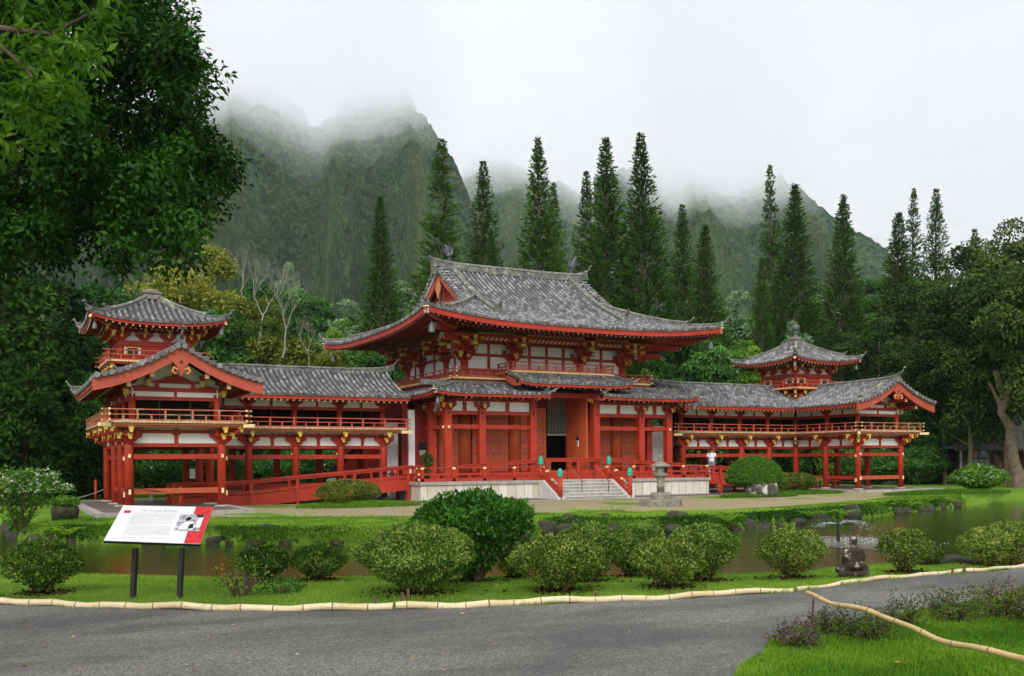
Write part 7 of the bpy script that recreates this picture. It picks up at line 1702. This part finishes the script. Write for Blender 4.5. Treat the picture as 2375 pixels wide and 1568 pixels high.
st_ = [('e', (0, 0, .33), (.135, .10, .18)), ('e', (0, -.01, .46), (.125, .085, .085)), ('t', [(0, .01, .50), (0, .015, .60)], [.06, .055]), ('e', (0, .02, .655), (.068, .075, .088)), ('e', (0, .01, .745), (.035, .035, .03)),
       ('e', (.07, .02, .63), (.012, .02, .04)), ('e', (-.07, .02, .63), (.012, .02, .04)), ('e', (0, .095, .65), (.012, .014, .02)),
       ('t', [(.13, 0, .49), (.19, .0, .34), (.17, .05, .24), (.05, .15, .20)], [.055, .055, .048, .035]), ('t', [(-.13, 0, .49), (-.19, .0, .34), (-.17, .05, .24), (-.05, .15, .20)], [.055, .055, .048, .035]),
       ('e', (0, .0, .19), (.20, .15, .09)), ('t', [(.08, .0, .15), (.27, .08, .13), (.22, .18, .11), (-.05, .22, .10)], [.085, .08, .06, .045]), ('t', [(-.08, .0, .15), (-.27, .08, .13), (-.22, .18, .10), (.05, .20, .09)], [.085, .08, .06, .045]), ('t', [(-.30, .03, .045), (0, -.06, .045), (.30, .03, .045)], [.055, .06, .055])]
st_ = [(a[0], tuple(x*.78 for x in a[1]) if a[0] == 'e' else [tuple(x*.78 for x in p) for p in a[1]], tuple(x*.78 for x in a[2])) for a in st_]
blob('seated_statue', st_, (g.x, g.y, .0), -.25, 'statue', .009, None, 'lichened seated stone figure facing the pond, seen from behind', 'statue')
# ---------------------------------------------------------------- pond fountain
f0 = gp(1943.5, 1256, -.5); FT = thing('fountain', 'small pond fountain throwing two arcs of spray', 'fountain', tuple(f0))
mb = MB(); mb.tube([f0-Vector((0, 0, .1)), f0+Vector((0, 0, .42))], [.05, .035], 10); mb.tube([f0+Vector((0, 0, .42)), f0+Vector((0, 0, .47))], .05, 10); mb.build('nozzle', M['black'], FT)
P = []; rr = np.random.default_rng(9)
for side, n_ in ((-1, 320), (1, 480)):
    a = rr.uniform(-.5, .5, n_); q = rr.random(n_)**.8; R_ = rr.uniform(.45, 1.0, n_)*(1.2 if side > 0 else .85)
    r = q*R_; zz = .45+ (.42 if side > 0 else .22)*q*(1.35-q*1.75)*rr.uniform(.7, 1.1, n_)
    P.append(np.stack([f0.x+side*r*np.cos(a)*fwy+np.sin(a)*r*fwx, f0.y-side*r*np.cos(a)*fwx+np.sin(a)*r*fwy, f0.z+np.maximum(zz, .0)], 1))
P = np.concatenate(P); n = len(P); leaf_mesh('spray', P, rr.normal(size=(n, 3)), rr.normal(size=(n, 3)), .035*(.4+rr.random(n)), .014, rr.random(n), M['spray'], FT, loc=tuple(f0))
pts = []
for i in range(40): a = 6.283*i/40; q = 1+.12*math.sin(a*3+1)+.06*math.sin(a*7); pts.append((f0.x+rt.x*(math.cos(a)*1.55*q+.45)+fwx*(math.sin(a)*2.1*q-.2), f0.y+rt.y*(math.cos(a)*1.55*q+.45)+fwy*(math.sin(a)*2.1*q-.2)))
t = NT('rippled_fountain_water'); p = t.pos(); t.bump(t.noise(11, 5, .8, p), .9, .10); nf = t.noise(18, 6, .85, p)
M['foam'] = t.fin(t.ramp(nf, [(.45, (.07, .08, .05)), (.62, (.20, .21, .19)), (.82, (.5, .52, .52))]), .25)
poly_obj('fountain_ripples', pts, -.494, M['foam'])
X = f0.x+rng.normal(size=900)*.9+rt.x*.4; Y = f0.y+rng.normal(size=900)*.9+rt.y*.4; P = np.stack([X, Y, np.full(900, -.485)], 1); tag(leaf_mesh('fountain_drops', P, rng.normal(size=(900, 3)), rng.normal(size=(900, 3)), .05, .03, rng.random(900), M['spray']), kind='stuff')
# ---------------------------------------------------------------- benches, posts, boards
def bench(x, y, z, w, label, mat, rz=0, h=.42):
    t = thing('bench', label, 'bench', (x, y, z), 'benches around the galleries'); mb = MB(); mb.box(x-w/2, x+w/2, y-.18, y+.18, z+h-.07, z+h); mb.build('seat', M[mat], t)
    for s_ in (-1, 1): mb = MB(); mb.box(x+s_*(w/2-.22)-.06, x+s_*(w/2-.22)+.06, y-.14, y+.14, z, z+h-.07); mb.build('leg', M[mat], t)
bench(-18.3, 2.2, 0, 1.7, 'pale stone bench under the left gable', 'concrete'); bench(-15.6, 2.6, 0, 1.6, 'stone bench deeper under the left gallery', 'concrete'); bench(18.6, -1.0, 0, 1.9, 'orange wooden bench with a seated person under the right gable', 'orange'); bench(15.6, .8, 0, 2.0, 'brown wooden bench in the right gallery corner', 'darkwood')
def post(x, y, z, h, label, r=.06):
    t = thing('rope_post', label, 'post', (x, y, z), 'short red posts'); mb = MB(); mb.lathe((x, y, z), [(r, 0), (r, h)], 12); mb.build('shaft', M['red'], t); mb = MB(); mb.lathe((x, y, z+h), [(r*1.3, 0), (r*1.3, .03), (r*.5, .10), (.01, .13)], 12); mb.build('cap', M['redlight'], t)
p1 = gp(530, 1178, 0); post(-18.75, -4.6, 0, .66, 'red post with pointed cap beside the left gable column')
p = gp(222, 1165, -.1); post(p.x, p.y, -.12, .95, 'red post behind the white-flowered shrub at the left')
for (u, v, lb) in ((1667, 1146, 'red post low behind the domed bush rock'), (2151, 1122, 'red post just right of the right gallery slab'), (2176, 1119, 'red post second from the right gallery slab'), (2198, 1119, 'red post farthest right before the house path')): p = gp(u, v, -.12); post(p.x, p.y, -.12, .42, lb, .05)
rp1, rp2 = gp(2176, 1119, -.12), gp(2198, 1119, -.12); mb = MB(); mb.tube([rp1+Vector((0, 0, .4)), rp1.lerp(rp2, .5)+Vector((0, 0, .33)), rp2+Vector((0, 0, .4))], .015, 5); tag(mb.build('barrier_rope', M['red']), 'red rope between two posts right of the right gallery', 'rope')
mb = MB(); a = Vector((-20.61, 3.3, .62)); b = gp(88, 1168, -.1); pts = [a.lerp(Vector((b.x, b.y, .05)), i/10)-Vector((0, 0, .9*(i/10)*(1-i/10))) for i in range(11)]; mb.tube(pts, .018, 5); tag(mb.build('rope', M['concrete']), 'grey rope sagging left from the left gallery columns', 'rope')
mb = MB(); a = Vector((-20.75, -4.9, .74)); mb.tube([a, a+Vector((.35, -.03, .03)), (-18.9+0, -4.75, .5), (-18.75, -4.62, .72)], .014, 5); mb.tube([(-20.78, -4.95, .72), (-20.3, -4.97, .76), (-20.3, -4.6, .74)], .014, 5); tag(mb.build('rope', M['darkwood']), 'brown rope tied round the front left column', 'rope')
for x, y, lb in ((-16.2, 7.5, 'white notice board behind the left gable columns'), (14.6, 6.5, 'white notice board seen through the last right bay')):
    t = thing('notice_board', lb, 'sign', (x, y, -.1), 'white notice boards'); mb = MB(); mb.box(x-.05, x+.05, y, y+.05, -.1, 1.0); mb.build('post', M['darkwood'], t); mb = MB(); mb.box(x-.4, x+.4, y-.03, y, .9, 1.4); mb.build('panel', M['white'], t)
# timber staircase inside the hall end of the left gallery
t = thing('staircase', 'dark timber staircase inside the hall end of the left gallery', 'staircase', (-9.5, 4.4, 0)); mb = MB()
for i in range(12): x = -11.3+i*.27; mb.box(x, x+.3, 4.0, 5.0, .15+i*.24, .2+i*.24)
mb.build('treads', M['darkwood'], t); mb = MB(); mb.bar((-11.3, 3.97, .15), (-8.0, 3.97, 3.1), .06, .25); mb.bar((-11.3, 3.97, 1.1), (-8.0, 3.97, 4.05), .05, .06)
for i in range(12): x = -11.2+i*.27; mb.box(x, x+.03, 3.96, 3.99, .2+i*.24, 1.1+i*.24)
mb.build('balustrade', M['black'], t)
# ---------------------------------------------------------------- low house at the right
hp_ = dp(2325, 1089, 68); yawh = R(-22); HS = thing('low_house', 'low dark house with swept grey roof behind the paperbarks', 'house', (hp_.x, hp_.y, -.1), rz=yawh)
HS.scale = (1.32, 1.32, 1.32)
def hb(name, boxes, mat, par=None): mb = MB(); [mb.box(*b) for b in boxes]; return mb.build(name, M[mat], par or HS, HS)
t = NT('grey_shingle_roof'); t.bump(t.noise(30, 4, .7, t.obj()), .5, .03); M['shingle'] = t.fin(t.ramp(t.noise(6, 6, .7, t.obj()), [(.3, (.05, .048, .047)), (.7, (.10, .098, .094))]), .9)
hb('wall', [(-2.6, 6, 0, 4, -.3, 1.95)], 'darkwood'); hb('porch_floor', [(-3.4, 6, -1.6, 0, -.3, 0)], 'concrete')
mb = MB(); prof = [(-3.6, 1.85), (-3.0, 1.98), (-2.2, 2.25), (-1.4, 2.65), (-.8, 3.1), (.2, 4.1)]
for (x0, z0), (x1, z1) in zip(prof[:-1], prof[1:]): 
    mb.add([(x0, -1.5+(x0+3.6)*.25, z0), (x0, 6, z0), (x1, 6, z1), (x1, -1.5+(x1+3.6)*.25, z1)], [(0, 1, 2, 3)]); mb.add([(x0, -1.5+(x0+3.6)*.25, z0), (x1, -1.5+(x1+3.6)*.25, z1), (8, -1.5+(x1+3.6)*.25, z1), (8, -1.5+(x0+3.6)*.25, z0)], [(0, 1, 2, 3)])
mb.add([(-3.6, -1.5, 1.85), (8, -1.5, 1.85), (8, 6, 1.85), (-3.6, 6, 1.85)], [(0, 1, 2, 3)]); mb.add([(-3.6, -1.52, 1.75), (8, -1.52, 1.75), (8, -1.52, 1.86), (-3.6, -1.52, 1.86)], [(0, 1, 2, 3)])
mb.build('roof', M['shingle'], HS, HS)
for x in (-3.2, -.3, 2.2): hb('porch_post', [(x, x+.09, -1.4, -1.31, 0, 1.85)], 'barkgrey')
wn = hb('window', [(-1.75, -.75, -.06, -.001, .55, 1.75)], 'darkwood'); hb('pane', [(-1.70+i*.315, -1.70+i*.315+.27, -.09, -.061, .60+j*.38, .60+j*.38+.33) for i in range(3) for j in range(3)], 'grille', wn); hb('door', [(-2.5, -1.95, -.06, -.001, 0, 1.7)], 'black')
for i, (x, m_) in enumerate(((-2.6, 'red'), (-2.2, 'shorts'), (-1.85, 'f_mid'), (-.8, 'white'), (.1, 'red'), (.6, 'green'))):
    pw = HS.matrix_basis @ Vector((x, -1.6, 1.72)); mb = MB(); d1 = Vector((math.cos(yawh), math.sin(yawh), 0)); mb.add([pw, pw+d1*.3, pw+d1*.29+Vector((0, 0, -.26)), pw+d1*.01+Vector((0, 0, -.22))], [(0, 1, 2, 3)]); mb.add([pw+Vector((0, .01, 0)), pw+d1*.3+Vector((0, .01, 0)), pw+d1*.29+Vector((0, .01, -.26)), pw+d1*.01+Vector((0, .01, -.22))], [(3, 2, 1, 0)])
    tag(mb.build('prayer_flag', M[m_]), ('red flag at the left end of the house eave', 'blue flag second along the house eave', 'green flag third along the house eave', 'white flag in the middle of the house eave', 'red flag farther right on the house eave', 'green flag rightmost on the house eave')[i], 'flag', 'small flags along the house eave')
# ---------------------------------------------------------------- people
def person(loc, rz, label, pose='stand', shirt='shirt', short='shorts', hat=None, s=1.0, scale=1.0, group=None):
    """one continuous remeshed body with separate clothing; +Y is the way the figure faces"""
    t = thing('person', label, 'person', (0, 0, 0), group); ORG.pop(t.name, None); t.location = loc; t.rotation_euler.z = rz; t.scale = (scale,)*3
    if pose == 'stand':
        hip = .92; leg = [[(sx*.09, 0, hip), (sx*.10, .02+.05*sx, .50), (sx*.10, -.01+.06*sx, .08)] for sx in (-1, 1)]; feet = [[(sx*.10, -.05+.06*sx, .04), (sx*.11, .15+.06*sx, .03)] for sx in (-1, 1)]
    else:
        hip = .50; leg = [[(sx*.09, 0, hip), (sx*.11, .42, hip+.01), (sx*.11, .42, .08)] for sx in (-1, 1)]; feet = [[(sx*.11, .38, .04), (sx*.12, .58, .03)] for sx in (-1, 1)]
    up = hip-.92; z = lambda v: v+up
    arms = [[(sx*.19, .0, z(1.42)), (sx*.24, -.02, z(1.16)), (sx*.22, .09, z(.93)), (sx*.20, .13, z(.86))] for sx in (-1, 1)]
    body = [('e', (0, 0, z(1.0)), (.15, .10, .13)), ('e', (0, 0, z(1.22)), (.155, .10, .17)), ('e', (0, 0, z(1.38)), (.17, .09, .08)), ('t', [(0, 0, z(1.42)), (0, .015, z(1.56))], [.055, .05]), ('e', (0, .03, z(1.65)), (.075, .092, .115)),
            ('e', (0, .125, z(1.64)), (.013, .02, .022)), ('e', (.076, .03, z(1.645)), (.012, .02, .03)), ('e', (-.076, .03, z(1.645)), (.012, .02, .03)), ('e', (0, .11, z(1.585)), (.028, .012, .008))]
    for l_ in leg: body.append(('t', l_, [.085, .058, .040]))
    for f_ in feet: body.append(('t', f_, [.042, .032]))
    for a in arms:
        body.append(('t', a[:3], [.05, .040, .028])); body.append(('e', a[3], (.025, .035, .045)))
        w = Vector(a[3]); 
        for k in range(4): body.append(('t', [w+Vector((0, -.022+.015*k, -.02)), w+Vector((0, -.024+.017*k, -.075+.008*abs(k-1.5))), w+Vector((-.008, -.02+.017*k, -.10+.01*abs(k-1.5)))], [.0095, .009, .007]))
        body.append(('t', [w+Vector((0, .03, .01)), w+Vector((-.01, .052, -.03)), w+Vector((-.012, .05, -.055))], [.011, .010, .008]))
    blob('body', body, (0, 0, 0), 0, 'skin', .0085, t)
    sh = [('e', (0, 0, z(1.02)), (.18, .135, .13)), ('e', (0, 0, z(1.22)), (.185, .135, .20)), ('e', (0, -.005, z(1.38)), (.20, .115, .085))]
    for a in arms: sh.append(('t', [a[0], Vector(a[0]).lerp(Vector(a[1]), .75)], [.075, .068]))
    blob('shirt', sh, (0, 0, 0), 0, shirt, .014, t)
    st = [('e', (0, 0, z(.93)), (.165, .125, .10))]
    for l_ in leg: st.append(('t', [l_[0], Vector(l_[0]).lerp(Vector(l_[1]), .95)], [.105, .088]))
    blob('shorts', st, (0, 0, 0), 0, short, .014, t)
    if hat: mb = MB(); mb.lathe((0, .02, z(1.68)), [(.17, 0), (.16, .015), (.09, .03), (.085, .10), (.03, .12)], 16); mb.build('hat', M[hat], t, org=(0, 0, 0))
    else: blob('hair', [('e', (0, .01, z(1.685)), (.083, .092, .095))], (0, 0, 0), 0, 'hair', .012, t)
    return t
person((9.45, -1.7, .68), R(-60), 'man in white shirt and blue-grey shorts walking onto the right ramp, seen from behind', scale=.95)
p = gp(1842, 1124, 0); person((13.8, 1.7, 0), R(160), 'small standing person with a pale hat beyond the domed bush', shirt='shirt', short='shorts', hat='white', scale=.9)
person((18.7, -1.05, 0), R(60), 'seated person in white shirt on the bench under the right gable', pose='sit', shirt='shirt', short='shirt', scale=.95)
# ---------------------------------------------------------------- overcast daylight
EXPO = 0.72
w = bpy.data.worlds.new('World'); sc.world = w; w.use_nodes = True; nt = w.node_tree; bg = nt.nodes['Background']
sky = nt.nodes.new('ShaderNodeTexSky'); sky.sky_type = 'NISHITA'; sky.sun_disc = False; sky.sun_elevation = R(34); sky.sun_rotation = R(214)
tc = nt.nodes.new('ShaderNodeTexCoord'); nz = nt.nodes.new('ShaderNodeTexNoise'); nz.inputs['Scale'].default_value = 1.6; nz.inputs['Detail'].default_value = 4
nt.links.new(tc.outputs['Generated'], nz.inputs['Vector'])
rp_ = nt.nodes.new('ShaderNodeValToRGB'); e = rp_.color_ramp.elements; e[0].position = .3; e[0].color = (6.15, 6.15, 6.2, 1); e[1].position = .7; e[1].color = (6.4, 6.4, 6.4, 1); nt.links.new(nz.outputs['Fac'], rp_.inputs['Fac'])
mx = nt.nodes.new('ShaderNodeMix'); mx.data_type = 'RGBA'; mx.inputs[0].default_value = .93; nt.links.new(sky.outputs[0], mx.inputs[6]); nt.links.new(rp_.outputs[0], mx.inputs[7])
nt.links.new(mx.outputs[2], bg.inputs['Color']); bg.inputs['Strength'].default_value = .1
sun = bpy.data.lights.new('sun', 'SUN'); sun.energy = 1.5; sun.angle = R(35); sun.color = (1, .97, .93); so = bpy.data.objects.new('sun', sun); COL.objects.link(so)
d = Vector((.46, .68, -.62)).normalized(); so.rotation_euler = d.to_track_quat('-Z', 'Y').to_euler()
sc.cycles.max_bounces = 10; sc.cycles.diffuse_bounces = 2; sc.cycles.glossy_bounces = 3; sc.cycles.transmission_bounces = 3; sc.cycles.transparent_max_bounces = 8; sc.cycles.volume_bounces = 8
sc.cycles.use_adaptive_sampling = True; sc.cycles.adaptive_threshold = .02
sc.view_settings.view_transform = 'Standard'; sc.view_settings.look = 'None'; sc.view_settings.exposure = EXPO; sc.view_settings.gamma = 1
